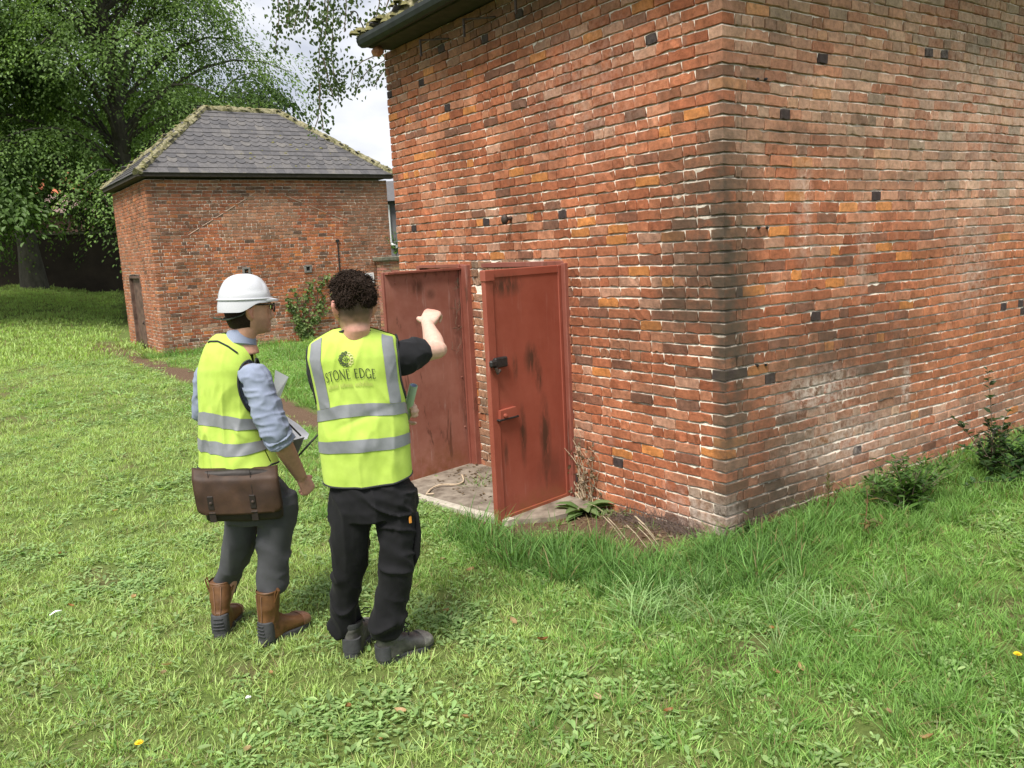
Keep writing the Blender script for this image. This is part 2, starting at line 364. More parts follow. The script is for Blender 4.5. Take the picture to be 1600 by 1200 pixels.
# ------------------------------------------------------------------ brickwork
COURSE = 0.0705
def corner_map(ox, oy):
    """s<0 runs along the face that looks to -X, s>0 along the face that looks to -Y; d is outward"""
    def f(s, t, d):
        s = np.asarray(s, float); t = np.asarray(t, float); d = np.asarray(d, float)
        x = np.where(s < -1e-9, -d, np.where(s > 1e-9, s, -d)); y = np.where(s < -1e-9, -s, -d)
        return np.stack([ox + x, oy + y, t], -1)
    return f
def flat_map(o, u, n):
    o, u, n = np.array(o, float), np.array(u, float), np.array(n, float)
    return lambda s, t, d: o + np.asarray(s)[..., None] * u + np.asarray(t)[..., None] * np.array([0, 0, 1.0]) + np.asarray(d)[..., None] * n
def brick_geo(s0, s1, t0, t1, proud, depth, r, worn=1.0, nc=5, wob=None, corner=False):
    cs = np.linspace(s0, s1, nc)
    if corner: cs[np.argmin(np.abs(cs[1:-1])) + 1] = 0.0
    jt = lambda a: r.normal(0, a, nc)
    top = t1 + jt(0.0016 * worn); bot = t0 + jt(0.0024 * worn)
    S_ = np.concatenate([cs, cs[::-1]]); T_ = np.concatenate([top, bot[::-1]])
    S_ = S_ + r.normal(0, 0.0007 * worn, 2 * nc) * (np.abs(S_) > 1e-9)
    n = 2 * nc; sc, tcn = (s0 + s1) / 2, (t0 + t1) / 2
    ins = 0.0016 * worn + r.random(n) * 0.0018
    def inset(a):
        s2 = S_.copy(); s2[[0, -1]] += a[[0, -1]]; s2[[nc - 1, nc]] -= a[[nc - 1, nc]]
        return s2, T_ - np.sign(T_ - tcn) * a
    s2, t2 = inset(ins)
    sA, tA = S_, T_
    chip = (r.random(n) < 0.10 * worn) * r.random(n) * 0.006
    d1 = np.full(n, proud - 0.0022) - chip; d2 = proud + r.normal(0, 0.0013 * worn, n) - chip * .5
    Sx = np.concatenate([sA, S_, s2]); Tx = np.concatenate([tA, T_, t2]); Dx = np.concatenate([np.full(n, -depth), d1, d2])
    if wob is not None: Tx = Tx + wob(Sx, Tx)
    F = []
    for k in range(2):
        for i in range(n):
            j = (i + 1) % n; F.append((k * n + i, (k + 1) * n + i, (k + 1) * n + j, k * n + j))
    for i in range(nc - 1): F.append((2 * n + i, 2 * n + n - 1 - i, 2 * n + n - 2 - i, 2 * n + i + 1))
    return Sx, Tx, Dx, F
def row_lengths(r, k, L, full, half):
    out = []; x = 0.0; hdr = (k % 7 == 3)
    while x < L:
        if hdr: l = half if r.random() < 0.9 else full
        else: l = full if r.random() < 0.80 else half
        l *= r.uniform(0.95, 1.05); out.append((x, min(x + l, L), l < 0.75 * full)); x += l
    if len(out) > 1 and out[-1][1] - out[-1][0] < 0.045: a = out.pop(); b = out.pop(); out.append((b[0], a[1], b[2]))
    return out
def cut(segs, holes):
    for h0, h1 in holes:
        n = []
        for a, b, c in segs:
            if b <= h0 or a >= h1: n.append((a, b, c)); continue
            if a < h0 - 0.03: n.append((a, h0, c))
            if b > h1 + 0.03: n.append((h1, b, c))
        segs = n
    return segs
def build_walls(owner, mapper, L0, L1, ztop, zbot, tone, holes, mortar_d, step, seed, skip=None, n_single=300, worn=1.0,
                full=0.205, half=0.103, extra=None, proud_f=None, order=None, wob=None, end_depth=0.12):
    r = np.random.default_rng(seed); bricks = []
    nb = int(round((ztop - zbot) / COURSE))
    for k in range(nb):
        t0 = zbot + k * COURSE; t1 = t0 + COURSE; tm = (t0 + t1) / 2
        jb = 0.0125
        cl, cr = (half, full) if k % 2 == 0 else (full, half)
        if L0 > 0: bricks.append((-cl, cr, t0 + jb * .55, t1 - jb * .45, k % 2 == 0, True))
        rowh = [(max(a, 0), b) for (a, b, zt) in holes if tm < zt]
        lo = cut([(a + cl, b + cl, c) for a, b, c in row_lengths(r, k, L0 - cl, full, half)] if L0 > 0 else [], rowh)
        for a, b, c in lo: bricks.append((-b, -a, t0 + jb * .55, t1 - jb * .45, c, False))
        st = cr if L0 > 0 else 0.0
        if k % 2 and L0 > 0: bricks.append((st, st + 0.055, t0 + jb * .55, t1 - jb * .45, True, False)); st += 0.055
        for a, b, c in row_lengths(r, k, L1 - st, full, half): bricks.append((a + st, b + st, t0 + jb * .55, t1 - jb * .45, c, False))
    items = []
    for (a, b, t0, t1, hd, cor) in bricks:
        sm, tm = (a + b) / 2, (t0 + t1) / 2
        if skip is not None and skip(sm, tm): continue
        vj = 0.0040 + r.random() * 0.0025
        pr = max(r.normal(0.0052, 0.0020) + (proud_f(sm, tm, r) if proud_f else 0), 0.0028)
        dep = end_depth if (abs(a + L0) < 0.03 or abs(b - L1) < 0.03) else 0.022
        g = brick_geo(a + vj * (not cor or a < -1e-6), b - vj, t0, t1, pr, dep, r, worn * (1.6 if r.random() < .12 else 1), wob=wob, corner=cor)
        P = mapper(*g[:3]); c = np.array(tone(sm, tm, hd, cor, r))
        items.append((P, g[3], c))
    if extra is not None: items += extra(r)
    # the bricks that show largest become single objects
    def size(it):
        p = it[0].mean(0); v = RM.T @ (p - CAM); px = 800 + FPX * v[0] / v[2]; py = 600 + FPX * v[1] / v[2]
        if v[2] <= 0 or not (-10 < px < 1610 and -10 < py < 1210): return 0
        ext = it[0].max(0) - it[0].min(0); return max(ext[0], ext[1]) * ext[2] / v[2] ** 2
    if order is None: items.sort(key=size, reverse=True)
    for it in items[:n_single]:
        me = make_mesh('brick', it[0], it[1], np.tile(it[2], (len(it[1]), 1))); link('brick', me, M['brick'], owner)
    V = []; F = []; C = []; n = 0
    for it in items[n_single:]:
        V.append(it[0]); F.append(np.array(it[1]) + n); C.append(np.tile(it[2], (len(it[1]), 1))); n += len(it[0])
    if V:
        me = make_mesh('brickwork', np.concatenate(V), np.concatenate(F), np.concatenate(C))
        tag(link('brickwork', me, M['brick'], owner), kind='stuff')
def mortar_sheet(mapper, L0, L1, ztop, zbot, holes, step, dfun, z0=None):
    """weather struck bed joints: deep under the brick above, nearly flush on the brick below"""
    s = np.concatenate([-np.linspace(L0, 0, max(2, int(L0 / step)))[:-1], [0.0], np.linspace(0, L1, int(L1 / step))[1:]]) if L0 > 0 else np.linspace(0, L1, int(L1 / step))
    z0 = zbot if z0 is None else z0; jb = 0.0125; t = []; dp = []
    for k in range(int((ztop - z0) / COURSE) + 2):
        c = z0 + k * COURSE; t += [c - .45 * jb - .0020, c - .12 * jb, c + .55 * jb + .0012]; dp += [0.0012, -0.0048, -0.0155]
    t = np.array([zbot] + t); dp = np.array([-.004] + dp); SS, TT = np.meshgrid(s, t); DD = np.meshgrid(s, dp)[1]
    lost = sstep(.12, .5, vnoise(SS * 5.5, TT * 9, 0, 46)) * .006; d = DD + dfun(SS, TT) - lost * (DD > -.004)
    T2 = TT + WOB(SS, TT) + .0016 * vnoise(SS * 40, TT * 30, 0, 47); P = mapper(SS, T2, d).reshape(-1, 3); n = len(s)
    ii = np.arange(len(t) - 1)[:, None] * n + np.arange(n - 1)[None, :]
    sm = (SS[:-1, :-1] + SS[1:, 1:]) / 2; tm = (TT[:-1, :-1] + TT[1:, 1:]) / 2
    keep = (tm < ztop)
    for a, b, zt in holes: keep &= ~((sm < -a) & (sm > -b) & (tm < zt))
    f = np.stack([ii, ii + 1, ii + 1 + n, ii + n], -1)[keep].reshape(-1, 4)
    return P, f
WOB = lambda s, t: 0.0055 * np.sin(1.7 * s + 0.9 * t) + 0.004 * vnoise(s * 2.3, t * 1.6, 0, 77) + 0.0022 * vnoise(s * 7, t * 9, 0, 78)

# ---- tones
def lerp(a, b, f): return tuple(x + (y - x) * f for x, y in zip(a, b))
def tone_main(s, t, hd, cor, r):
    k = r.random()
    if k < 0.042: c = (0.46, 0.185, 0.065)
    elif k < 0.068 and hd: c = (0.050, 0.037, 0.040)
    elif k < 0.115: c = lerp((0.16, 0.082, 0.06), (0.24, 0.10, 0.066), r.random())
    elif k < 0.29: c = (0.37, 0.165, 0.105)
    elif k < 0.34: c = (0.38, 0.21, 0.155)
    else: c = lerp((0.285, 0.096, 0.052), (0.375, 0.145, 0.082), r.random())
    plain = c[0] > 0.06
    if plain and s > 0:
        g = sstep(1.75, 2.7, t + 0.35 * float(vnoise(s * 1.1, t * 1.4, 0, 5)) + .10 * s) * r.uniform(0.2, 0.85)
        c = lerp(c, (0.46, 0.31, 0.245) if r.random() < .75 else (0.33, 0.265, 0.215), float(g))
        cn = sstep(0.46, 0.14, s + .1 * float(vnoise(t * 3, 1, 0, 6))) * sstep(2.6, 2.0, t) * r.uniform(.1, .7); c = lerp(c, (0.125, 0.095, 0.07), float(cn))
        md = sstep(1.25, 0.75, t + .3 * float(vnoise(s * 2, t * 2, 0, 7))) * sstep(0.2, 0.6, s) * sstep(2.5, 1.9, s) * r.uniform(.1, .75); c = lerp(c, (0.20, 0.135, 0.10), float(md))
        pl = sstep(0.75, 0.45, t) * sstep(.4, .8, s) * r.uniform(0, .55); c = lerp(c, (0.36, 0.28, 0.23), float(pl))
        if s > 2.0 and 0.5 < t < 1.7: c = lerp(c, (0.36, 0.145, 0.078), 0.6)
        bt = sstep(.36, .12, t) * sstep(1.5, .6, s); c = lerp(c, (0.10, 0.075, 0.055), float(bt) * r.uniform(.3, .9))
    elif plain:
        up = sstep(3.2, 3.62, t); c = lerp(c, (0.17, 0.10, 0.065), float(up) * .55)  # bricks darkened towards the top: eave shadow put into their colour
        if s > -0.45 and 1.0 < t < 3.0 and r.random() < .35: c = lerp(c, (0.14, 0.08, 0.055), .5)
        if t < 1.75 and -2.75 < s < -2.5: c = lerp(c, (0.26, 0.19, 0.14), .6)
        if t < 0.3 and s > -.3: c = lerp(c, (0.33, 0.27, 0.22), .6)
    k2 = r.uniform(0.84, 1.14) * 1.12; return (c[0] * k2 * 1.06, c[1] * k2 * 1.03, c[2] * k2 * .93)
ZT = 3.74
bld = empty('brick_building'); tag(bld, 'large red brick building close on the right with two red doors standing open', 'building')
mp_main = corner_map(0, 0)
holes = [(1.56, 2.60, 1.70), (2.97, 3.75, 1.70)]
def mdepth(s, t):
    d = 0.0012 * fbm(s * 9, t * 9, 0, 40, 3) + 0.0012 * fbm(s * 38, t * 38, 0, 41, 2)
    rep = sstep(0.0, 0.05, np.minimum(np.minimum(s + 0.42, -0.10 - s), np.minimum(t - 1.93, 2.30 - t)) + 0.03 * vnoise(s * 12, t * 12, 0, 42))
    low = sstep(0.0, 0.1, 0.85 - t + 0.2 * vnoise(s * 2, t * 2, 0, 43)) * (s > 0.1) * sstep(.3, .7, s)
    lo2 = sstep(0, .2, 1.2 - t + .3 * vnoise(s * 1.5, t * 2, 0, 44)) * (s < 0) * 0.35
    return d + 0.0048 * rep + 0.0020 * low + 0.0018 * lo2
P, f = mortar_sheet(mp_main, 4.12, 5.4, ZT, -0.21, holes, 0.024, mdepth, -0.14)
wall = link('wall', make_mesh('wall', P, f, smooth=True), M['mortar'], bld)
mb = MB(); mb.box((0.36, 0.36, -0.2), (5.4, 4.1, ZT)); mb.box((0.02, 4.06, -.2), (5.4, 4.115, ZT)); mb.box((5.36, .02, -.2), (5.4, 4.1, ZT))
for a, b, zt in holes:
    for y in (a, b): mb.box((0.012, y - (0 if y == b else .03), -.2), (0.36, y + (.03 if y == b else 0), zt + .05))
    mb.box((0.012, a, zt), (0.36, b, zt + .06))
mb.build('dark_interior', M['dark'], bld)  # near-black core stands in for the unlit room behind the openings
AC, AR = (-2.17, 0.54), 1.23
def skip_main(s, t):
    return abs(s - AC[0]) < 0.53 and t > 1.5 and math.hypot(s - AC[0], t - AC[1]) < AR + .012
def arch(r):
    out = []; n = 11; half = 0.47
    for i in range(n):
        a0, a1 = -half + 2 * half * i / n, -half + 2 * half * (i + 1) / n
        g = brick_geo(a0 * AR + .005, a1 * AR - .005, AR - 0.098, AR - 0.004, 0.004, 0.02, r)
        an = g[0] / AR; P = mp_main(AC[0] + g[1] * np.sin(an), AC[1] + g[1] * np.cos(an), g[2])
        out.append((P, g[3], np.array(lerp((0.24, 0.15, 0.10), (0.33, 0.19, 0.12), r.random()))))
    return out
def pf_main(s, t, r):
    k = r.random()
    if k < .03: return 0.006           # a few proud bricks
    if s < 0 and t < 1.7 and -2.75 < s < -2.5: return r.normal(0, .006)
    return 0
build_walls(wall, mp_main, 4.12, 5.4, ZT, -0.14, tone_main, holes, None, None, 5, skip=skip_main, extra=arch, proud_f=pf_main, wob=WOB)

# ---- fittings on the main walls
def fit(name, mbx, mat, parent=wall, smooth=False): return mbx.build(name, M[mat], parent, smooth)
mb = MB()                                             # iron tie knob and its stem
mb.tube([(0, 2.143, 2.085), (-0.05, 2.143, 2.08), (-0.075, 2.143, 2.07)], [0.014, 0.016, 0.012], 8)
vs = []; fs = []
for i in range(7):
    a = math.pi * i / 6
    for k in range(10):
        b = 2 * math.pi * k / 10; vs.append((-0.07 + 0.028 * -math.cos(a), 2.143 + 0.032 * math.sin(a) * math.cos(b), 2.075 + 0.042 * math.sin(a) * math.sin(b)))
for i in range(6):
    for k in range(10): fs.append((i * 10 + k, i * 10 + (k + 1) % 10, (i + 1) * 10 + (k + 1) % 10, (i + 1) * 10 + k))
mb.add(vs, fs); fit('iron_knob', mb, 'iron', bld, True)
for (px, py) in ((1182, 124), (1195, 124), (1184, 356), (1197, 356), (1182, 571), (1195, 570)):
    r_ = ray(px, py); q = CAM + r_ * ((0 - CAM[1]) / r_[1]); mb = MB()
    mb.tube([(q[0], 0.005, q[2]), (q[0], -0.012, q[2])], 0.0085, 8); mb.tube([(q[0], -0.0115, q[2]), (q[0], -0.019, q[2])], 0.0045, 6)
    fit('wall_bolt', mb, 'black_iron', bld, True)

# ---- left brick building (the farther one)
LY = 15.0
bl2 = empty('brick_building', (0, LY, 0)); tag(bl2, 'smaller red brick outbuilding with a hipped slate roof behind the two men', 'building')
mp_far = corner_map(0, 0)
def tone_far(s, t, hd, cor, r):
    k = r.random()
    if k < 0.06: c = (0.42, 0.15, 0.06)
    elif k < 0.15: c = (0.125, 0.075, 0.06)
    elif k < 0.30: c = (0.20, 0.10, 0.066)
    elif k < 0.45: c = (0.34, 0.175, 0.12)
    else: c = lerp((0.27, 0.09, 0.05), (0.36, 0.135, 0.078), r.random())
    if s > 0:
        ap = (2.25, 3.34); under = t < 3.34 - (abs(s - ap[0]) * (0.58 if s < ap[0] else 0.33))
        if not under: c = lerp(c, (0.165, 0.085, 0.06), .35)
        elif t > 2.35 and abs(s - 2.3) < .8: c = lerp(c, (0.33, 0.19, 0.135), .5)
        elif 1.0 < t < 2.5 and r.random() < .5: c = lerp(c, (0.40, 0.145, 0.06), .35)
        if s > 4.3: c = lerp(c, (0.22, 0.13, 0.095), .5)
        if s < .25: c = lerp(c, (0.17, 0.085, 0.06), .5)
        if t < .55 and r.random() < .4: c = lerp(c, (0.34, 0.25, 0.20), .6)
    else: c = lerp(c, (0.37, 0.17, 0.105), .35)
    k2 = r.uniform(0.92, 1.2); return (c[0] * k2 * 1.06, c[1] * k2 * 1.05, c[2] * k2 * .95)
holes2 = [(1.62, 2.88, 1.66)]
def md2(s, t): return 0.0010 * fbm(s * 6, t * 6, 0, 50, 2)
P, f = mortar_sheet(mp_far, 3.68, 5.42, 3.62, -0.1, holes2, 0.08, md2, -0.07)
wall2 = link('wall', make_mesh('wall', P, f, smooth=True), M['mortar'], bl2)
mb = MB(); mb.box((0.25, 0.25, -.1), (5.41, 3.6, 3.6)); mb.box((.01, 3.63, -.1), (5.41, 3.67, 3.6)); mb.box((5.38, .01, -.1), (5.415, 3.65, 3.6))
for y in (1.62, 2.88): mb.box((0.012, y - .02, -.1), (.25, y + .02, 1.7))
mb.box((0.012, 1.62, 1.66), (.25, 2.88, 1.72)); mb.build('dark_interior', M['dark'], bl2)  # same dark core: the shade inside is its colour
build_walls(wall2, mp_far, 3.68, 5.42, 3.62, -0.07, tone_far, holes2, None, None, 8, worn=1.0, wob=WOB)
for (x, z) in ((1.866, 1.642), (3.272, 1.62)):          # iron vent plates
    mb = MB(); w = 0.088
    for lo, hi in (((x - w, -.03, z + .045), (x + w, .01, z + w)), ((x - w, -.03, z - w), (x + w, .01, z - .045)), ((x - w, -.03, z - .045), (x - .042, .01, z + .045)), ((x + .042, -.03, z - .045), (x + w, .01, z + .045))): mb.box(lo, hi, .006)
    v = mb.build('vent_plate', simple('vent_iron', (0.15, 0.14, 0.13), .8, var=.4, nscale=30, bmp=.004), bl2)
    mb = MB(); mb.box((x - .042, -.006, z - .045), (x + .042, .012, z + .045)); mb.build('vent_hole', M['dark'], v)
mb = MB(); mb.tube([(4.043, -.02, 2.25), (4.04, -.02, 1.9), (4.033, -.022, 1.3)], 0.016, 6); mb.box((4.0, -.03, 2.2), (4.085, 0.0, 2.25)); mb.build('iron_rod', M['black_iron'], bl2)
mb = MB()                                                # mortar line of an older gable
for a, b in (((0.67, 2.43), (1.5, 2.90)), ((1.5, 2.90), (2.25, 3.34)), ((2.75, 3.32), (4.29, 2.68))):
    n = 14
    for i in range(n):
        if (i * 7) % 5 == 0: continue
        p = [a[0] + (b[0] - a[0]) * i / n, a[1] + (b[1] - a[1]) * i / n]; q = [a[0] + (b[0] - a[0]) * (i + 1) / n, a[1] + (b[1] - a[1]) * (i + 1) / n]
        mb.tube([(p[0], -.004, p[1]), (q[0], -.004, q[1])], 0.010, 5)
mb.build('gable_scar', M['scar'], bl2)
# its brown door
dr = empty('door', (0, 0, 0)); dr.parent = bl2
mb = MB(); mb.box((0.055, 1.68, 0.02), (0.10, 2.80, 1.61), .004); mb.build('panel', M['dark_door'], dr)
mb = MB()
for lo, hi in (((-.012, 1.625, -.02), (.10, 1.695, 1.655)), ((-.012, 2.80, -.02), (.10, 2.875, 1.655)), ((-.012, 1.695, 1.60), (.10, 2.80, 1.655))): mb.box(lo, hi, .004)
mb.build('frame', M['dark_door'], dr)
mb = MB(); mb.box((.0, 1.70, .66), (.06, 1.78, .80), .01); mb.tube([(.0, 1.74, .64), (-.03, 1.74, .60), (.0, 1.74, .56)], .02, 6); mb.build('lock', M['iron'], dr)

# ---- low garden wall between the buildings
gw = empty('garden_wall', (4.95, 14.55, 0)); tag(gw, 'low brick garden wall with a dark stone coping joining the smaller building', 'wall')
mb = MB(); mb.box((0.012, 0.012, -.1), (4.5, .33, 1.7)); cw = mb.build('wall', M['mortar'], gw)
build_walls(cw, corner_map(0, 0), .34, 4.5, 1.70, 0.0, lambda s, t, h, c, r: tuple(x * r.uniform(.85, 1.15) for x in lerp((.36, .16, .10), (.40, .22, .15), r.random())), [], None, None, 9, n_single=0)
mb = MB(); mb.box((-.07, -.07, 1.705), (4.5, .41, 1.80), .015); mb.build('coping', M['stone'], gw)

# ------------------------------------------------------------------ roofs
def slate_proto(kind, w=0.203, h=0.235, seed=0):
    r = np.random.default_rng(seed)
    if kind == 0: pts = [(-w / 2, 0), (w / 2, 0), (w / 2, h), (-w / 2, h)]
    else: pts = [(-0.022, 0), (0.022, 0), (0.055, 0.014), (0.078, 0.045), (w / 2, 0.075), (w / 2, h), (-w / 2, h), (-w / 2, 0.075), (-0.078, 0.045), (-0.055, 0.014)]
    pts = [(x * .985 + r.normal(0, .0012), y + r.normal(0, .0015)) for x, y in pts]
    n = len(pts); th = 0.011
    v = [(x, y, 0) for x, y in pts] + [(x, y, th) for x, y in pts]
    f = [tuple(range(n, 2 * n)), tuple(range(n))[::-1]] + [(i, (i + 1) % n, n + (i + 1) % n, n + i) for i in range(n)]
    me = make_mesh('slate', v, f); me.materials.append(M['slate']); return me
SL = [[slate_proto(0, seed=i) for i in range(3)], [slate_proto(1, seed=10 + i) for i in range(3)]]
PATTERN = [0, 0, 1, 1, 0, 0, 1, 1, 1, 0, 0, 1, 1, 0, 0, 0, 0, 0, 0]
def hip_roof(owner, x0, y0, x1, y1, zE, zR, singles, moss_seed, exposure=0.172):
    """hipped roof over the rectangle of its eaves; singles: set of slopes whose slates are separate parts"""
    run = min(x1 - x0, y1 - y0) / 2; lx = (x1 - x0) >= (y1 - y0)
    rA, rB = ((x0 + run, (y0 + y1) / 2), (x1 - run, (y0 + y1) / 2)) if lx else (((x0 + x1) / 2, y0 + run), ((x0 + x1) / 2, y1 - run))
    c = [(x0, y0, zE), (x1, y0, zE), (x1, y1, zE), (x0, y1, zE)]; A = (*rA, zR); B = (*rB, zR)
    if lx: fs = [(0, 1, 5, 4), (1, 2, 5), (2, 3, 4, 5), (3, 0, 4)]; hips = [(c[0], A), (c[3], A), (c[1], B), (c[2], B)]
    else: fs = [(0, 1, 4), (1, 2, 5, 4), (2, 3, 5), (3, 0, 4, 5)]; hips = [(c[0], A), (c[1], A), (c[2], B), (c[3], B)]
    V = c + [A, B]
    base = link('roof', make_mesh('roof', V + [(p[0], p[1], p[2] - .05) for p in V], [f for f in fs] + [tuple(i + 6 for i in f)[::-1] for f in fs] + [(i, (i + 1) % 4, (i + 1) % 4 + 6, i + 6) for i in range(4)]), M['slate'], owner)
    r = np.random.default_rng(moss_seed); VV = []; FF = []; nv = 0
    for si in range(4):
        a = np.array(c[si]); b = np.array(c[(si + 1) % 4]); u = b - a; Lw = np.linalg.norm(u); u /= Lw
        inw = np.array([-u[1], u[0], 0.0]); sl = math.atan2(zR - zE, run); up = inw * math.cos(sl) + np.array([0, 0, math.sin(sl)]); nrm = np.cross(u, up)
        Ls = run / math.cos(sl); rows = int(Ls / exposure) + 1
        for k in range(rows):
            v0 = k * exposure - (0.03 if k == 0 else 0)
            if v0 > Ls - 0.17: continue
            kind = PATTERN[k % len(PATTERN)]
            inset = max(0, v0) * math.cos(sl); off = 0.1015 * (k % 2)
            for x in np.arange(off + inset - .1, Lw - inset + .12, 0.203):
                it = inset + 0.16 * math.cos(sl)
                if x < it - 0.06 or x > Lw - it + 0.06: continue
                tl = 0.065; tw = r.normal(0, .006)
                yv = up * math.cos(tl) - nrm * math.sin(tl); zv = nrm * math.cos(tl) + up * math.sin(tl); xv = u + up * tw
                o = a + u * x + up * v0 + nrm * (0.017 + r.random() * .004)
                me = SL[kind][r.integers(3)]
                mw = Matrix(((xv[0], yv[0], zv[0], o[0]), (xv[1], yv[1], zv[1], o[1]), (xv[2], yv[2], zv[2], o[2]), (0, 0, 0, 1)))
                if si in singles:
                    ob = bpy.data.objects.new('slate', me); COL.objects.link(ob); ob.parent = base; ob.matrix_local = mw
                else:
                    for vv in me.vertices: VV.append(tuple(mw @ vv.co))
                    FF += [tuple(i + nv for i in p.vertices) for p in me.polygons]; nv += len(me.vertices)
    if VV: tag(link('slating', make_mesh('slating', VV, FF), M['slate'], base), kind='stuff')
    # hip and ridge tiles, thick with lichen
    def capping(a, b, name):
        a, b = np.array(a), np.array(b); Lh = np.linalg.norm(b - a); n = max(1, int(round(Lh / 0.46))); d = (b - a) / Lh
        side = np.cross(d, (0, 0, 1)); side /= np.linalg.norm(side); upv = np.cross(side, d)
        for i in range(n):
            p = a + d * (Lh * i / n - .01); q = a + d * (Lh * (i + 1) / n + .012); m2 = MB(); R_ = 0.095
            prof = [(-R_, -0.045), (-R_ * .95, .0), (-R_ * .6, .055), (0, .085), (R_ * .6, .055), (R_ * .95, .0), (R_, -0.045)]
            vs = []; ns = 6
            for k in range(ns):
                o = p + (q - p) * k / (ns - 1)
                for (sx, sz) in prof:
                    j = 1 + 0.10 * r.normal(); vs.append(o + side * sx * j + upv * (sz * j + (.008 if k == 0 else 0)))
            m = len(prof); fs2 = [(k * m + j, k * m + j + 1, (k + 1) * m + j + 1, (k + 1) * m + j) for k in range(ns - 1) for j in range(m - 1)]
            fs2 += [tuple(range(m)), tuple(range((ns - 1) * m, ns * m))[::-1]]
            m2.add(vs, fs2); m2.build(name, M['mossy'], base)
    for a, b in hips: capping(a, b, 'hip_tile')
    capping(A, B, 'ridge_tile')
    return base, A, B, hips
def moss_lumps(parent, pts, rad, seed):
    r = np.random.default_rng(seed); m2 = MB()
    for p in pts:
        R_ = rad * r.uniform(.5, 1.5); vs = []; n = 7
        vs.append((p[0], p[1], p[2] + R_ * .45))
        for ring in (0.6, 1.0):
            for k in range(n):
                a = 2 * math.pi * k / n; q = R_ * ring * r.uniform(.75, 1.2); vs.append((p[0] + q * math.cos(a), p[1] + q * math.sin(a), p[2] + R_ * (.3 if ring < 1 else -.25)))
        fs = [(0, 1 + k, 1 + (k + 1) % n) for k in range(n)] + [(1 + k, 1 + n + k, 1 + n + (k + 1) % n, 1 + (k + 1) % n) for k in range(n)]
        m2.add(vs, fs)
    return tag(m2.build('moss', M['moss'], parent, True), kind='stuff')
OH = 0.16
rf, A2, B2, hp2 = hip_roof(bl2, -OH, -OH, 5.42 + OH, 3.68 + OH, 3.72, 5.36, {0}, 3)
r = np.random.default_rng(33); pts = []
sl2 = math.atan2(5.36 - 3.72, 2.0)
for k in range(46):
    x = r.normal(3.7, 1.0); v = r.uniform(.15, 1.7)
    if x < .6 or x > 5.2 - v: continue
    pts.append((x, -OH + v * math.cos(sl2), 3.72 + v * math.sin(sl2) + .02))
moss_lumps(rf, pts, .035, 4)
pts = []
for a, b in hp2 + [(A2, B2)]:
    for k in range(34):
        f_ = r.random(); pts.append(tuple(np.array(a) + (np.array(b) - np.array(a)) * f_ + np.array([r.normal(0, .06), r.normal(0, .06), .05 + r.normal(0, .015)])))
moss_lumps(rf, pts, .04, 5)
mb = MB(); e = OH                                        # dark eaves boards under the slates
for lo, hi in (((-e, -e - .012, 3.645), (5.42 + e, -e + .02, 3.715)), ((-e - .012, -e + .02, 3.645), (-e + .02, 3.68 + e, 3.715)), ((-e + .02, -e + .02, 3.64), (5.42 + e, .10, 3.66)), ((-e + .02, .10, 3.64), (.10, 3.68 + e, 3.66))): mb.box(lo, hi)
mb.build('eaves_board', M['soffit'], bl2)
for x in (0.35, 1.5, 2.6, 3.7, 4.7):
    mb = MB(); mb.tube([(x, -.10, 3.635), (x, -.10, 3.60), (x, -.02, 3.58)], .007, 5); mb.build('eaves_hook', M['iron'], bl2)

OM = 0.235
rm, A1, B1, hp1 = hip_roof(bld, -OM, -OM, 5.4 + OM, 4.02, 3.80, 5.45, {3}, 13)
pts = []
for k in range(240):
    y = r.uniform(-.2, 3.95); v = abs(r.normal(0, .12)); pts.append((-OM + v * .78, y, 3.815 + v * .62 + .01))
for k in range(160):
    f_ = r.random() ** 1.5; a, b = np.array(hp1[3][0] if True else 0), np.array(hp1[3][1]); pts.append(tuple(a + (b - a) * f_ + np.array([r.normal(0, .07), r.normal(0, .07), .05])))
    a, b = np.array(hp1[1][0]), np.array(hp1[1][1]); pts.append(tuple(a + (b - a) * f_ + np.array([r.normal(0, .07), r.normal(0, .07), .05])))
moss_lumps(rm, pts, .05, 6)
mb = MB()                                                # soffit boards
mb.box((-OM + .02, -OM + .02, 3.742), (0.3, 4.0, 3.765)); mb.box((0.3, -OM + .02, 3.742), (5.6, 0.3, 3.765)); mb.build('soffit', M['soffit'], bld)
def gutter(axis, c, a, b, z):
    m2 = MB(); prof = [(-.055, .035), (-.058, .0), (-.045, -.035), (-.01, -.055), (.03, -.05), (.052, -.02), (.055, .03), (.045, .03), (.04, -.01), (.0, -.04), (-.04, -.02), (-.048, .035)]
    vs = []
    for t in (a, b):
        for o, h in prof: vs.append((c + o, t, z + h) if axis == 1 else (t, c + o, z + h))
    m = len(prof); m2.add(vs, [(k, (k + 1) % m, m + (k + 1) % m, m + k) for k in range(m)] + [tuple(range(m)), tuple(range(m, 2 * m))[::-1]])
    return m2
gutter(1, -OM - .055, -OM - .1, 3.98, 3.785).build('gutter', M['gutter'], bld)
gutter(0, -OM - .055, -OM + .01, 5.6, 3.785).build('gutter', M['gutter'], bld)
for y in (1.75, 2.45, 3.15):
    mb = MB(); mb.tube([(-.02, y - .25, 3.60), (-.14, y, 3.63), (-.15, y, 3.63)], .008, 5); mb.tube([(-.15, y, 3.635), (-.15, y, 3.50)], .011, 5); mb.build('gutter_bracket', M['iron'], bld)
mb = MB(); hk = []
for i in range(22):
    a = -0.6 + 5.2 * i / 21; rr = 0.045 * (1 - .35 * i / 21); hk.append((-OM - .06 - .07 + rr * math.cos(a) * .9, 3.95, 4.0 + rr * math.sin(a)))
mb.tube([(-OM - .03, 3.93, 3.80), (-OM - .045, 3.94, 3.9), (-OM - .08, 3.95, 3.97)] + hk, .006, 5); mb.build('curled_hook', M['iron'], bld, True)
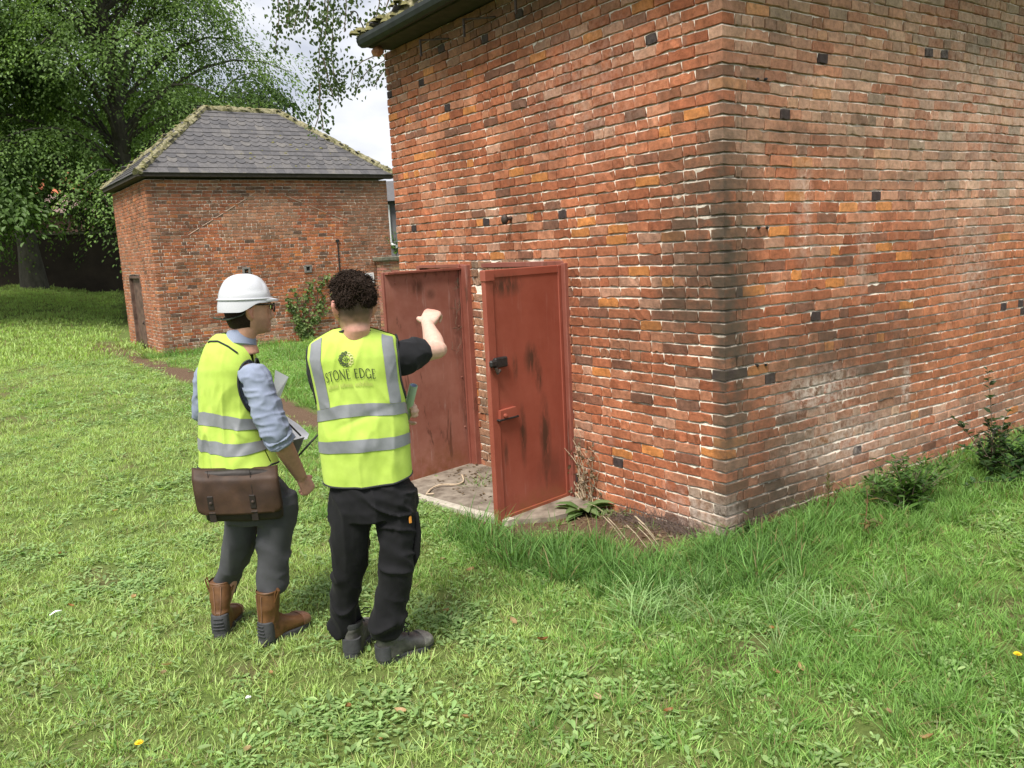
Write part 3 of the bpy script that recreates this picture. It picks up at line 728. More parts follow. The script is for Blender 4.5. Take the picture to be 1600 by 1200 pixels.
mb = MB(); mb.box((-.22, 3.86, 3.66), (-.12, 3.98, 3.74), .03); mb.build('clay_nest', simple('clay', (.36, .16, .11), .9, var=.3, nscale=30, bmp=.01), bld)

# ------------------------------------------------------------------ the two red steel doors
def door(hy, ang, w, z0, z1, mat, detail):
    d = empty('door', (-0.02, hy, 0)); d.parent = bld
    # local: +x from the hinge to the free edge, -y is the face seen from outside when shut... here y- looks to the camera
    a = math.radians(ang); ux, uy = -math.sin(a), math.cos(a)
    d.rotation_euler = (0, 0, math.atan2(uy, ux)); F_ = 1.0    # local +y points away from the viewer side -> build on +y
    m2 = MB(); m2.box((0.012, -0.012, z0 + .01), (w - .012, 0.012, z1 - .01), .003); pn = m2.build('panel', mat, d)
    m2 = MB(); lip = 0.019
    if detail:
        for lo, hi in (((0.0, -.018, z0), (.045, lip, z1)), ((w - .075, -.018, z0), (w, lip + .004, z1 - .055)), ((.045, -.018, z1 - .055), (w - .075, lip, z1)), ((w - .085, -.02, z1 - .075), (w + .006, lip + .012, z1)), ((.045, -.018, z0), (w - .075, lip, z0 + .055))): m2.box(lo, hi, .004)
    else:
        for lo, hi in (((0, -.018, z0), (.04, lip, z1)), ((w - .02, -.018, z0), (w, .012, z1)), ((.04, -.018, z1 - .02), (w - .02, lip + .03, z1)), ((.04, -.018, z0), (w - .02, lip + .05, z0 + .018))): m2.box(lo, hi, .003)
    m2.build('frame', M['door_frame'] if not detail else mat, d)
    return d
dR = door(1.53, 100.0, 0.785, -0.075, 1.712, M['door'], True); 
dL = door(2.92, 101.0, 0.865, -0.115, 1.708, M['door_old'], False); dR['label'] = 'nearer red steel door with dark stains and a lock box'; dL['label'] = 'farther faded red steel door with pale scuffs'
def rivets(d, pts, rr=.008, y=.014):
    for (x, z) in pts:
        m2 = MB(); m2.tube([(x, y - .004, z), (x, y + .004, z), (x, y + .006, z)], [rr, rr, rr * .5], 6); m2.build('rivet', M['door_old'], d)
rivets(dL, [(.08, 1.64), (.30, 1.66), (.52, 1.65), (.75, 1.62), (.08, 1.2), (.08, .75), (.08, .3), (.72, 1.1), (.72, .6)])
w = .785                                                # latch box and hasp on the near door
hp = empty('hasp', (0, 0, 0)); hp.parent = dR
mb = MB(); mb.box((w - .155, .012, 1.045), (w - .035, .05, 1.115), .008); mb.box((w - .05, .03, 1.055), (w + .02, .06, 1.105), .012); mb.build('lock_box', M['black_iron'], hp)
mb = MB(); mb.tube([(w - .03, .055, 1.05), (w - .04, .06, 1.015), (w - .065, .055, 1.03)], .013, 8); mb.build('padlock', M['iron'], hp, True)
lt = empty('latch', (0, 0, 0)); lt.parent = dR
mb = MB(); mb.prism([(w - .23, .69), (w - .07, .66), (w - .055, .665), (w - .06, .745), (w - .215, .75)], .035, Matrix(((1, 0, 0, 0), (0, 0, 1, .012), (0, 1, 0, 0), (0, 0, 0, 1)))); mb.build('plate', M['door'], lt)
mb = MB(); mb.box((w - .235, .012, .672), (w - .04, .052, .686), .004); mb.build('edge', M['black_iron'], lt)
mb = MB(); mb.tube([(w - .10, .045, .705), (w - .10, .058, .705), (w - .10, .064, .705)], [.016, .016, .007], 10); mb.build('bolt', M['door'], lt, True)
for z in (1.55, .12):                                   # hinges
    mb = MB(); mb.tube([(-.004, .012, z), (-.004, .012, z + .1)], .014, 8); mb.build('hinge', M['door_frame'], dR)
mb = MB()                                               # fixed steel frame posts in the openings
mb.box((-.035, 1.46, -.15), (.03, 1.505, 1.725), .004); mb.box((-.012, 1.505, 1.70), (.06, 2.62, 1.74), .004); mb.build('door_post', M['door_frame'], bld)
mb = MB(); mb.box((-.055, 2.80, -.2), (.03, 2.895, 1.73), .006); mb.box((-.07, 2.878, -.2), (-.055, 2.895, 1.73), .002); mb.build('door_post', M['door_frame'], bld)
mb = MB(); mb.box((-.012, 3.70, -.2), (.05, 3.76, 1.73), .004); mb.box((-.012, 2.9, 1.705), (.05, 3.70, 1.735), .003); mb.build('door_post', M['door_frame'], bld)

# ------------------------------------------------------------------ slab in front of the doors
def slab():
    n = 26; V = []; F = []
    out = [(-0.93, 2.98), (-0.90, 2.3), (-0.80, 1.72), (-0.70, 1.35), (-0.45, 1.2), (0.0, 1.18), (0.3, 1.2), (0.3, 3.7), (-0.9, 3.72)]
    zt, zb = -0.045, -0.2
    V = [(x, y, zt) for x, y in out] + [(x * 1.0, y, zb) for x, y in out]; k = len(out)
    F = [tuple(range(k))[::-1], tuple(range(k, 2 * k))] + [(i, (i + 1) % k, k + (i + 1) % k, k + i) for i in range(k)]
    return tag(link('concrete_slab', make_mesh('concrete_slab', V, F), M['concrete']), kind='structure')
slab()
mb = MB()
for a, b in (((-.97, 3.0), (-.935, 2.3)), ((-.935, 2.3), (-.835, 1.70)), ((-.835, 1.70), (-.735, 1.33))):
    A_ = np.array(a); B_ = np.array(b); t_ = (B_ - A_) / np.linalg.norm(B_ - A_); n_ = np.array([t_[1], -t_[0]])
    q = [A_ , B_, B_ - n_ * .07 * -1, A_ + n_ * .07]
    q = [(A_[0], A_[1]), (B_[0], B_[1]), (B_[0] + .075, B_[1] + .01), (A_[0] + .075, A_[1] + .01)]
    v = [(x, y, -.16) for x, y in q] + [(x, y, -.038) for x, y in q]; mb.add(v, [(0, 1, 2, 3), (7, 6, 5, 4), (0, 4, 5, 1), (1, 5, 6, 2), (2, 6, 7, 3), (3, 7, 4, 0)])
tag(mb.build('slab_kerb', simple('pale_concrete', (.40, .36, .30), .9, var=.15, nscale=18, bmp=.003, world=True)), kind='structure')
# ------------------------------------------------------------------ people: tools
def V3(*a): return np.array(a, float)
def loft(rings, ns=22, cap=True):
    V = []; n = len(rings)
    for c, u, v, a, bp, bn, p in rings:
        for k in range(ns):
            t = 2 * math.pi * k / ns; ct, st = math.cos(t), math.sin(t)
            x = math.copysign(abs(ct) ** (2 / p), ct) * a; y = math.copysign(abs(st) ** (2 / p), st) * (bp if st > 0 else bn)
            V.append(np.asarray(c) + np.asarray(u) * x + np.asarray(v) * y)
    F = [(i * ns + k, i * ns + (k + 1) % ns, (i + 1) * ns + (k + 1) % ns, (i + 1) * ns + k) for i in range(n - 1) for k in range(ns)]
    if cap: F += [tuple(range(ns))[::-1], tuple(range((n - 1) * ns, n * ns))]
    return V, F
def catmull(P, n):
    P = np.asarray(P, float); m = len(P); t = np.linspace(0, m - 1, n); out = []
    for x in t:
        i = min(int(x), m - 2); f = x - i; p0 = P[max(i - 1, 0)]; p1 = P[i]; p2 = P[i + 1]; p3 = P[min(i + 2, m - 1)]
        out.append(.5 * ((2 * p1) + (-p0 + p2) * f + (2 * p0 - 5 * p1 + 4 * p2 - p3) * f * f + (-p0 + 3 * p1 - 3 * p2 + p3) * f ** 3))
    return np.array(out)
def limb(mb, pts, rad, n=10, k=14):
    q = catmull(np.c_[np.asarray(pts, float), np.asarray(rad, float)], k); mb.tube([p[:3] for p in q], [max(.003, p[3]) for p in q], n)
def arrays(me):
    v = np.empty(len(me.vertices) * 3, np.float32); me.vertices.foreach_get('co', v); nr = np.empty(len(me.vertices) * 3, np.float32); me.vertices.foreach_get('normal', nr)
    return v.reshape(-1, 3).astype(float), nr.reshape(-1, 3).astype(float)
def remesh(mb, voxel, smooth=3, name='m'):
    me = make_mesh('tmp', mb.v, mb.f); o = link('tmp', me); m = o.modifiers.new('r', 'REMESH'); m.mode = 'VOXEL'; m.voxel_size = voxel; m.use_smooth_shade = True
    if smooth: s = o.modifiers.new('s', 'SMOOTH'); s.iterations = smooth; s.factor = .5
    dg = bpy.context.evaluated_depsgraph_get(); out = bpy.data.meshes.new_from_object(o.evaluated_get(dg)); out.name = name
    bpy.data.objects.remove(o); bpy.data.meshes.remove(me); out.materials.clear()
    out.polygons.foreach_set('use_smooth', np.ones(len(out.polygons), bool)); return out
def displace(me, fn):
    v, nr = arrays(me); d = fn(v); v = v + nr * d[:, None]; me.vertices.foreach_set('co', v.astype(np.float32).ravel()); me.update()
def set_tone(me, cols):
    a = me.attributes.new('tone', 'FLOAT_COLOR', 'POINT'); c = np.c_[cols, np.ones(len(cols))]; a.data.foreach_set('color', c.astype(np.float32).ravel())
def ridged(x, y, z, s): return (1 - np.abs(vnoise(x, y, z, s))) ** 2.6 * 1.8 - .8
def skin_mat():
    m, t, b = mat_new('skin'); a = t.nodes.new('ShaderNodeAttribute'); a.attribute_name = 'tone'; p = obj_pos(t); n = noise_node(t, 55, 4, .6, p)
    c = mixc(t, 1, a.outputs['Color'], ramp_out(t, n.outputs[0], [(.3, .9), (.7, 1.1)]), 'MULTIPLY'); t.links.new(c, b.inputs['Base Color'])
    b.inputs['Roughness'].default_value = .52; b.inputs['Subsurface Weight'].default_value = .05; b.inputs['Subsurface Radius'].default_value = (.012, .005, .003); bump(t, b, n.outputs[0], .15, .002); return m
M['skin'] = skin_mat()
def cloth(name, col, rough=.85, weave=500, var=.10, bmp=.0015, col2=None):
    m, t, b = mat_new(name); p = obj_pos(t); n = noise_node(t, 9, 5, .6, p); w = noise_node(t, weave, 2, .6, p)
    c2 = col2 or tuple(x * (1 + 1.5 * var) for x in col)
    t.links.new(ramp_out(t, n.outputs[0], [(.3, tuple(x * (1 - var) for x in col)), (.7, c2)]), b.inputs['Base Color']); b.inputs['Roughness'].default_value = rough
    b.inputs['Sheen Weight'].default_value = .03; b.inputs['Specular IOR Level'].default_value = .25; bump(t, b, w.outputs[0], .35, bmp); return m
M['hivis'] = cloth('fluorescent_yellow_fabric', (.41, .57, .085), .8, 420, .07, .001, (.49, .65, .12))
M['band'] = cloth('grey_reflective_band', (.20, .21, .23), .45, 700, .12, .0006, (.26, .27, .29))
M['binding'] = simple('black_binding', (.018, .019, .022), .8, var=.2)
M['black_tee'] = cloth('black_cotton', (.011, .011, .013), .9, 600, .15)
M['black_trouser'] = cloth('black_work_trousers', (.0065, .0065, .0078), .85, 500, .25)
M['grey_trouser'] = cloth('grey_trousers', (.060, .061, .067), .9, 380, .15)
M['shirt'] = cloth('blue_chambray', (.22, .255, .36), .88, 420, .10, .001, (.28, .32, .43))
M['tan_boot'] = simple('tan_boot_leather', (.095, .040, .013), .55, var=.25, nscale=14, bmp=.004, col2=(.15, .066, .022))
M['tan_toe'] = simple('scuffed_tan_leather', (.20, .092, .05), .6, var=.25, nscale=22, bmp=.003, col2=(.26, .14, .085))
M['rubber'] = simple('dark_grey_rubber', (.035, .036, .039), .75, var=.25, nscale=30, bmp=.002)
M['boot_black'] = simple('worn_black_leather', (.04, .039, .037), .55, var=.3, nscale=16, bmp=.004, col2=(.095, .09, .085))
M['boot_toe'] = simple('scuffed_grey_leather', (.10, .097, .09), .6, var=.35, nscale=25, bmp=.003, col2=(.24, .23, .21))
M['bag'] = simple('brown_bag_leather', (.033, .0135, .0062), .66, var=.35, nscale=9, bmp=.004, col2=(.062, .029, .014))
M['bag_dark'] = simple('dark_bag_leather', (.012, .007, .005), .6, var=.3, nscale=14, bmp=.003)
M['helmet'] = simple('white_helmet_shell', (.50, .51, .54), .30, var=.015, nscale=4, spec=.5)
M['harness'] = simple('dark_green_harness', (.035, .045, .03), .6, var=.2)
M['frame'] = simple('spectacle_frame', (.012, .01, .01), .25)
M['paper'] = simple('paper', (.70, .72, .76), .7, var=.03, nscale=6)
M['paper_green'] = simple('paper_back', (.30, .42, .26), .7, var=.08, nscale=9)
def hair_mat(name, a, b_):
    m, t, b = mat_new(name); n = noise_node(t, 180, 3, .7, obj_pos(t)); t.links.new(ramp_out(t, n.outputs[0], [(.3, a), (.7, b_)]), b.inputs['Base Color']); b.inputs['Roughness'].default_value = .7; b.inputs['Specular IOR Level'].default_value = .15; return m
M['hair'] = hair_mat('dark_brown_hair', (.010, .006, .004), (.036, .021, .014))
def hand(mb, w, d, back, thumb, curl, spread=.05, scale=1.0, length=(.074, .082, .077, .060), tc=.5):
    """w wrist, d pointing direction, back = normal of the back of the hand, thumb = +1/-1 side of cross(d, back)"""
    d = unit(V3(*d)); back = V3(*back); back = unit(back - d * (back @ d)); s = np.cross(d, back) * thumb; w = V3(*w); k = scale
    rings = []
    for f, a, b in ((-.01, .027, .019), (.02, .033, .019), (.05, .041, .016), (.085, .041, .0145), (.098, .036, .011)): rings.append((w + d * f * k + s * .004 * (f > .03), s, back, a * k, b * k, b * k, 2.6))
    v, f = loft(rings, 14); mb.add(v, f)
    for i in range(4):
        o = w + d * (.088 - .004 * abs(i - 1.2)) * k + s * (.030 - .0205 * i) * k; dd = unit(d + s * spread * (1.5 - i)); L_ = length[i] * k; r0 = (.0094, .0096, .0092, .0082)[i] * k
        pts = [o - dd * .02 * k, o]; ang = 0; p = o
        for j, (fr, cc) in enumerate(((.44, .9), (.31, 1.1), (.25, .75))):
            ang += curl[i] * cc; p = p + (dd * math.cos(ang) - back * math.sin(ang)) * L_ * fr; pts.append(p)
        mb.tube(pts, [r0 * .95, r0 * 1.03, r0, r0 * .93, r0 * .72], 9)
    o = w + d * .022 * k + s * .028 * k - back * .004; t1 = unit(d * .62 + s * .72 - back * .30); t2 = unit(d * .85 + s * .25 - back * (.25 + tc)); t3 = unit(d * .8 - s * .1 - back * (.35 + tc))
    mb.tube([o - t1 * .012, o + t1 * .012 * k, o + t1 * .042 * k, o + t1 * .042 * k + t2 * .030 * k, o + t1 * .042 * k + t2 * .030 * k + t3 * .024 * k], [.013 * k, .0145 * k, .0115 * k, .0105 * k, .0075 * k], 9)
HEADR = [(.119, .018, .028, .015), (.108, .046, .064, .046), (.085, .064, .084, .072), (.05, .073, .096, .088), (.015, .075, .099, .093), (-.015, .0735, .095, .091), (-.045, .069, .084, .093), (-.072, .062, .070, .093), (-.094, .052, .060, .090), (-.110, .038, .052, .080), (-.116, .022, .03, .05)]
def head_geo(mb, c, hd, tilt=0.0):
    c = V3(*c); f = V3(math.cos(hd) * math.cos(tilt), math.sin(hd) * math.cos(tilt), math.sin(tilt)); r_ = V3(math.sin(hd), -math.cos(hd), 0); u = np.cross(r_, f)
    rings = [(c + u * z, r_, f, a, fr, bk, 2.25) for z, a, bk, fr in HEADR]; v, fc = loft(rings, 26); mb.add(v, fc)
    T = lambda x, y, z: c + r_ * x + f * y + u * z
    mb.tube([T(0, .086, .018), T(0, .100, -.008), T(0, .111, -.032), T(0, .096, -.044)], [.008, .011, .0145, .011], 8)     # nose
    mb.tube([T(-.05, .082, .026), T(-.02, .094, .028), T(.02, .094, .028), T(.05, .082, .026)], .009, 6)                     # brow
    mb.tube([T(-.024, .088, -.066), T(0, .097, -.064), T(.024, .088, -.066)], [.006, .008, .006], 6); mb.tube([T(-.020, .088, -.076), T(0, .096, -.077), T(.020, .088, -.076)], [.006, .008, .006], 6)
    mb.tube([T(-.02, .082, -.10), T(0, .092, -.098), T(.02, .082, -.10)], .012, 6)                                            # chin
    for sx in (-1, 1):                                                                                                        # ears
        pts = [T(sx * (.073 + .010 * math.sin(a)), -.008 - .016 * math.cos(a) + .004, .004 + .031 * math.sin(a) * 1.0 - .004) for a in np.linspace(-1.9, 3.3, 11)]
        mb.tube([T(sx * .074, -.002, -.040), T(sx * .080, -.010, -.028), T(sx * .090, -.024, -.006), T(sx * .095, -.031, .014), T(sx * .090, -.023, .032), T(sx * .080, -.004, .032), T(sx * .075, .005, .018)], [.0095, .0098, .009, .009, .009, .0088, .008], 8)
        vv, ff = loft([(T(sx * .074, -.012, -.002), f, u, .018, .033, .033, 2), (T(sx * .086, -.018, .0), f, u, .016, .029, .029, 2)], 12); mb.add(vv, ff)
    return T, (r_, f, u)
class Pose:
    def __init__(s, x, y, hd): s.o = V3(x, y, 0); s.f = V3(math.cos(hd), math.sin(hd), 0); s.r = V3(math.sin(hd), -math.cos(hd), 0); s.hd = hd
    def loc(s, p): q = np.asarray(p) - s.o; return V3(q @ s.r, q @ s.f, q[2])
    def wld(s, x, y, z): return s.o + s.r * x + s.f * y + V3(0, 0, z)
def mpp(px, py, dist): return float(np.linalg.norm(atd(px + 10, py, dist) - atd(px, py, dist)) / 10)
class Vest:
    """front and back sheets that meet along the sides and the shoulders"""
    def __init__(s, pose, prof, zs, depth, fold, seed):
        s.P = pose; s.prof = prof; s.zs = zs; s.depth = depth; s.fold = fold; s.seed = seed
        s.zh = [p[0] for p in prof]
    def pt(s, u, w, side, off=0.0):
        u = np.asarray(u, float); w = np.asarray(w, float); u, w = np.broadcast_arrays(u, w)
        ztop = np.interp(u, [q[0] for q in s.zs], [q[1] for q in s.zs]); zb = s.prof[0][0] + s.hem(u)
        z = zb + w * (ztop - zb); Z = [p[0] for p in s.prof]
        cx = np.interp(z, Z, [p[1] for p in s.prof]); a = np.interp(z, Z, [p[2] for p in s.prof]); cy = np.interp(z, Z, [p[3] for p in s.prof]); db = np.interp(z, Z, [p[4] for p in s.prof]); df = np.interp(z, Z, [p[5] for p in s.prof])
        us = np.sign(u) * np.sin(np.minimum(np.abs(u), 1) * math.pi / 2)
        x = cx + us * a; rim = np.sqrt(np.clip(1 - np.abs(us) ** 2.6, 0, 1)); top = np.clip(1 - np.clip((w - .80) / .20, 0, 1) ** 2.4, 0, 1) ** .5
        d = (db if side < 0 else df) * rim * (.22 + .78 * top) + .004
        fo = s.fold(us, w, side) * rim * (.3 + .7 * top); d = d + fo + off
        x = x + off * us * .9
        y = cy + side * d; L_ = np.stack([x, y, z + off * (1 - top) * 1.0], -1)
        return s.P.o + L_[..., :1] * s.P.r + L_[..., 1:2] * s.P.f + L_[..., 2:] * V3(0, 0, 1)
    def hem(s, u): return 0.0 * u
    def sheet(s, side, us, ws, off=0.0):
        U, W_ = np.meshgrid(us, ws); P = s.pt(U, W_, side, off).reshape(-1, 3); n = len(us)
        ii = np.arange(len(ws) - 1)[:, None] * n + np.arange(n - 1)[None, :]; F = np.stack([ii, ii + 1, ii + 1 + n, ii + n], -1).reshape(-1, 4)
        return P, F if side < 0 else F[:, ::-1]
    def build(s, parent, holes=()):
        """holes: (side of the body, w centre, half height in w, reach on the back, reach on the front)"""
        us = np.linspace(-1, 1, 101); ws = np.linspace(0, 1, 81); V = []; F = []; n = 0; s.holes = holes
        uc = (us[:-1] + us[1:]) / 2; wc = (ws[:-1] + ws[1:]) / 2; UU, WW = np.meshgrid(uc, wc)
        for side in (-1, 1):
            P, f = s.sheet(side, us, ws); keep = np.ones(UU.size, bool)
            for sg, c, hw, rb, rf in holes:
                ru = rb if side < 0 else rf; keep &= ~(((((UU - sg) / ru) ** 2 + ((WW - c) / hw) ** 2) < 1).ravel())
            V.append(P); F.append(f[keep] + n); n += len(P)
        V = np.concatenate(V); F = np.concatenate(F); me = make_mesh('vest', V, F.astype(np.int32), smooth=True); return link('vest', me, M['hivis'], parent)
    def hole_curve(s, h):
        sg, c, hw, rb, rf = h; t = np.linspace(-math.pi / 2, math.pi / 2, 26)
        A = [s.pt(sg - sg * rb * math.cos(x), c + hw * math.sin(x), -1, .002) for x in t]; B = [s.pt(sg - sg * rf * math.cos(x), c + hw * math.sin(x), 1, .002) for x in t[::-1]]
        return A + B + A[:1]
    def strip(s, sides, u0, u1, w0, w1, off=.0028, nu=40, nw=6):
        """one grid; with both sides given it runs right round the body"""
        ws = np.linspace(w0, w1, nw); cols = []
        for side, us in zip(sides, (np.linspace(u0, u1, nu), np.linspace(u1, u0, nu))):
            cols += [(side, u) for u in us]
        P = np.stack([s.pt(np.full(nw, u), ws, side, off) for side, u in cols], 1).reshape(-1, 3); n = len(cols); F = []
        for j in range(nw - 1):
            for i in range(n - 1):
                side, u = cols[i]; u = (u + cols[i + 1][1]) / 2; w = (ws[j] + ws[j + 1]) / 2
                if any((((u - sg) / (rb if side < 0 else rf)) ** 2 + ((w - c) / hw) ** 2) < 1 for sg, c, hw, rb, rf in s.holes): continue
                q = (j * n + i, j * n + i + 1, (j + 1) * n + i + 1, (j + 1) * n + i); F.append(q)
        return P, np.array(F, np.int32)
def merge(name, parts, mat, parent):
    V = []; F = []; n = 0
    for P, f in parts: V.append(P); F.append(np.asarray(f) + n); n += len(P)
    return link(name, make_mesh(name, np.concatenate(V), np.concatenate(F).astype(np.int32), smooth=True), M[mat] if isinstance(mat, str) else mat, parent)
def vest_profile(P, rows, dist, db, df):
    """rows: (px left, px right, py) of the outline in the photograph, hem first"""
    out = []
    for i, (l, r_, y) in enumerate(rows):
        c = P.loc(atd((l + r_) / 2, y, dist)); k = mpp((l + r_) / 2, y, dist); a = abs(r_ - l) / 2 * k; out.append((c[2], c[0], a, 0.0, db[i], df[i]))
    return out
def boot(parent, heel, hd, tall, upper, toe, sole, name='boot', kind='rigger', lean=0.0, size=1.0):
    """heel = point on the ground under the back of the heel"""
    f = V3(math.cos(hd), math.sin(hd), 0); r_ = V3(math.sin(hd), -math.cos(hd), 0); Z = V3(0, 0, 1); h = V3(*heel); T = lambda x, y, z: h + (r_ * x + f * (y + lean * max(0, z - .10)) + Z * z) * size
    b = empty(name, tuple(h)); b.parent = parent
    def add(mbx, nm, mat, par=b, smooth=True):
        o = mbx.build(nm, M[mat], par, smooth)
        if par is b: o.location = tuple(-h)
        return o
    m2 = MB(); out = [(-.030, .0), (-.040, .03), (-.038, .08), (-.036, .12), (-.046, .17), (-.050, .215), (-.044, .262), (-.022, .298), (0, .305), (.022, .300), (.046, .268), (.054, .22), (.050, .17), (.038, .12), (.038, .08), (.040, .03), (.030, 0), (0, -.008)]
    n = len(out); lv = [(0, 1.0), (.012, 1.04), (.030, 1.03), (.036, .97)]; V = []
    for z, k in lv:
        for x, y in out: V.append(T(x * k, .15 + (y - .15) * (1 + (k - 1) * .5), z + (.010 if y > .26 else 0)))
    F = [(i * n + k, i * n + (k + 1) % n, (i + 1) * n + (k + 1) % n, (i + 1) * n + k) for i in range(len(lv) - 1) for k in range(n)] + [tuple(range(n))[::-1], tuple(range((len(lv) - 1) * n, len(lv) * n))]
    m2.add(V, F); add(m2, 'sole', sole, smooth=False)
    # upper: rings from the toe back to the ankle then up the shaft
    R_ = [(.296, .030, .022, .042), (.280, .048, .044, .040), (.25, .056, .058, .038), (.21, .055, .066, .036), (.17, .048, .078, .036), (.13, .042, .098, .036), (.095, .041, .125, .036)]
    rings = [(T(0, y, (top + bot) / 2), r_, Z, a, (top - bot) / 2, (top - bot) / 2, 2.6) for y, a, top, bot in [(q[0], q[1], q[2] + .030, .024) for q in R_]]
    m2 = MB(); v, fc = loft(rings, 18); m2.add(v, fc)
    rings = [(T(0, .058, .03), r_, f, .041, .075, .058, 2.4), (T(0, .055, .075), r_, f, .041, .068, .056, 2.3), (T(0, .052, .12), r_, f, .041, .058, .054, 2.2), (T(0, .050, .16), r_, f, .045, .052, .052, 2.1)]
    if tall > .2: rings += [(T(0, .050, .20), r_, f, .052, .054, .056, 2.1), (T(0, .050, tall), r_, f, .0535, .056, .057, 2.1)]
    v, fc = loft(rings, 20); m2.add(v, fc); me = remesh(m2, .0055, 4, 'upper')
    displace(me, lambda v: .0028 * ridged(v[:, 0] * 14, v[:, 1] * 14, v[:, 2] * 42, 3) * np.exp(-((v[:, 2] - h[2] - .13) / .05) ** 2) + .0012 * vnoise(v[:, 0] * 30, v[:, 1] * 30, v[:, 2] * 30, 4))
    o = link('upper', me, M[upper], b); o.location = tuple(-h)
    # toe cap
    m2 = MB(); rings = [(T(0, y, z), r_, Z, a, b2, b2, 2.5) for y, z, a, b2 in ((.300, .045, .026, .018), (.286, .05, .046, .027), (.258, .056, .0575, .034), (.228, .060, .0575, .0375))]; v, fc = loft(rings, 18); m2.add(v, fc); add(m2, 'toe_cap', toe)
    if kind == 'rigger':
        m2 = MB(); rings = [(T(0, .035, z), r_, f, a, c, bk, 2.5) for z, a, c, bk in ((.030, .043, .03, .040), (.06, .044, .03, .040), (.10, .0435, .028, .039), (.128, .042, .02, .040), (.132, .036, .01, .036))]; v, fc = loft(rings, 18); m2.add(v, fc); add(m2, 'heel_counter', sole)
        for i in range(4):
            m2 = MB(); z = .062 + .018 * i; m2.tube([T(-.030 + .002 * i, -.004, z), T(-.018, -.0085, z), T(0, -.010, z), T(.018, -.0085, z), T(.030 - .002 * i, -.004, z)], .0030, 6); add(m2, 'heel_rib', sole)
        for s_ in (-1, 1):                                         # pull loops
            m2 = MB(); m2.tube([T(s_ * .053, .05, tall - .045), T(s_ * .058, .05, tall - .01), T(s_ * .072, .055, tall + .020), T(s_ * .080, .055, tall + .008), T(s_ * .070, .052, tall - .02), T(s_ * .055, .05, tall - .055)], .0042, 6, flat=1.9); add(m2, 'pull_loop', 'tan_boot')
            m2 = MB(); m2.tube([T(s_ * .02, -.0105, tall - .01), T(s_ * .016, -.007, .2), T(s_ * .012, -.005, .135)], .0022, 5); add(m2, 'seam', 'tan_toe')
        m2 = MB(); rings = [(T(0, .050, z), r_, f, a, a, a, 2.1) for z, a in ((tall - .006, .0555), (tall + .002, .0575), (tall + .006, .055))]; v, fc = loft(rings, 20, False); m2.add(v, fc); add(m2, 'cuff', 'tan_boot')
    else:
        m2 = MB(); rings = [(T(0, .052, z), r_, f, a, c, bk, 2.3) for z, a, c, bk in ((.146, .046, .048, .055), (.160, .050, .056, .060), (.175, .048, .054, .058))]; v, fc = loft(rings, 18, False); m2.add(v, fc); add(m2, 'collar', 'rubber')
        m2 = MB(); rings = [(T(0, .03, z), r_, f, .0445, .02, .041, 2.5) for z in (.035, .07, .10)]; v, fc = loft(rings, 18); m2.add(v, fc); add(m2, 'heel_counter', 'rubber')
        for i in range(5):
            y, z = .120 + .022 * i, .168 - .024 * i; m2 = MB(); m2.tube([T(-.026, y - .004, z - .006), T(-.012, y + .008, z + .004), T(.012, y + .004, z + .006), T(.026, y - .006, z - .004)], .0032, 5); add(m2, 'lace', 'binding')
        m2 = MB(); m2.tube([T(.01, .118, .172), T(.04, .13, .20), T(.075, .135, .195), T(.06, .13, .178), T(.012, .118, .172), T(-.02, .125, .19), T(-.04, .13, .165), T(-.012, .12, .17)], .003, 5); add(m2, 'lace', 'binding')
    return b
def legs(mb, P, dist, waist, lpts, rpts, ky=1.0):
    """waist: list of (px, py, half px, depth half m); leg points: (px, py, half px, dist)"""
    rings = []
    for px, py, hw, dp in waist: k = mpp(px, py, dist); rings.append((atd(px, py, dist), P.r, P.f, hw * k, dp, dp, 2.4))
    v, f = loft(rings, 28); mb.add(v, f)
    for L_ in (lpts, rpts):
        q = [(*atd(px, py, d), hw * mpp(px, py, d)) for px, py, hw, d in L_]; q = catmull(q, 22)
        v, f = loft([(p[:3], P.r, P.f, p[3], p[3] * 1.06 * ky, p[3] * 1.06 * ky, 2.15) for p in q], 24); mb.add(v, f)
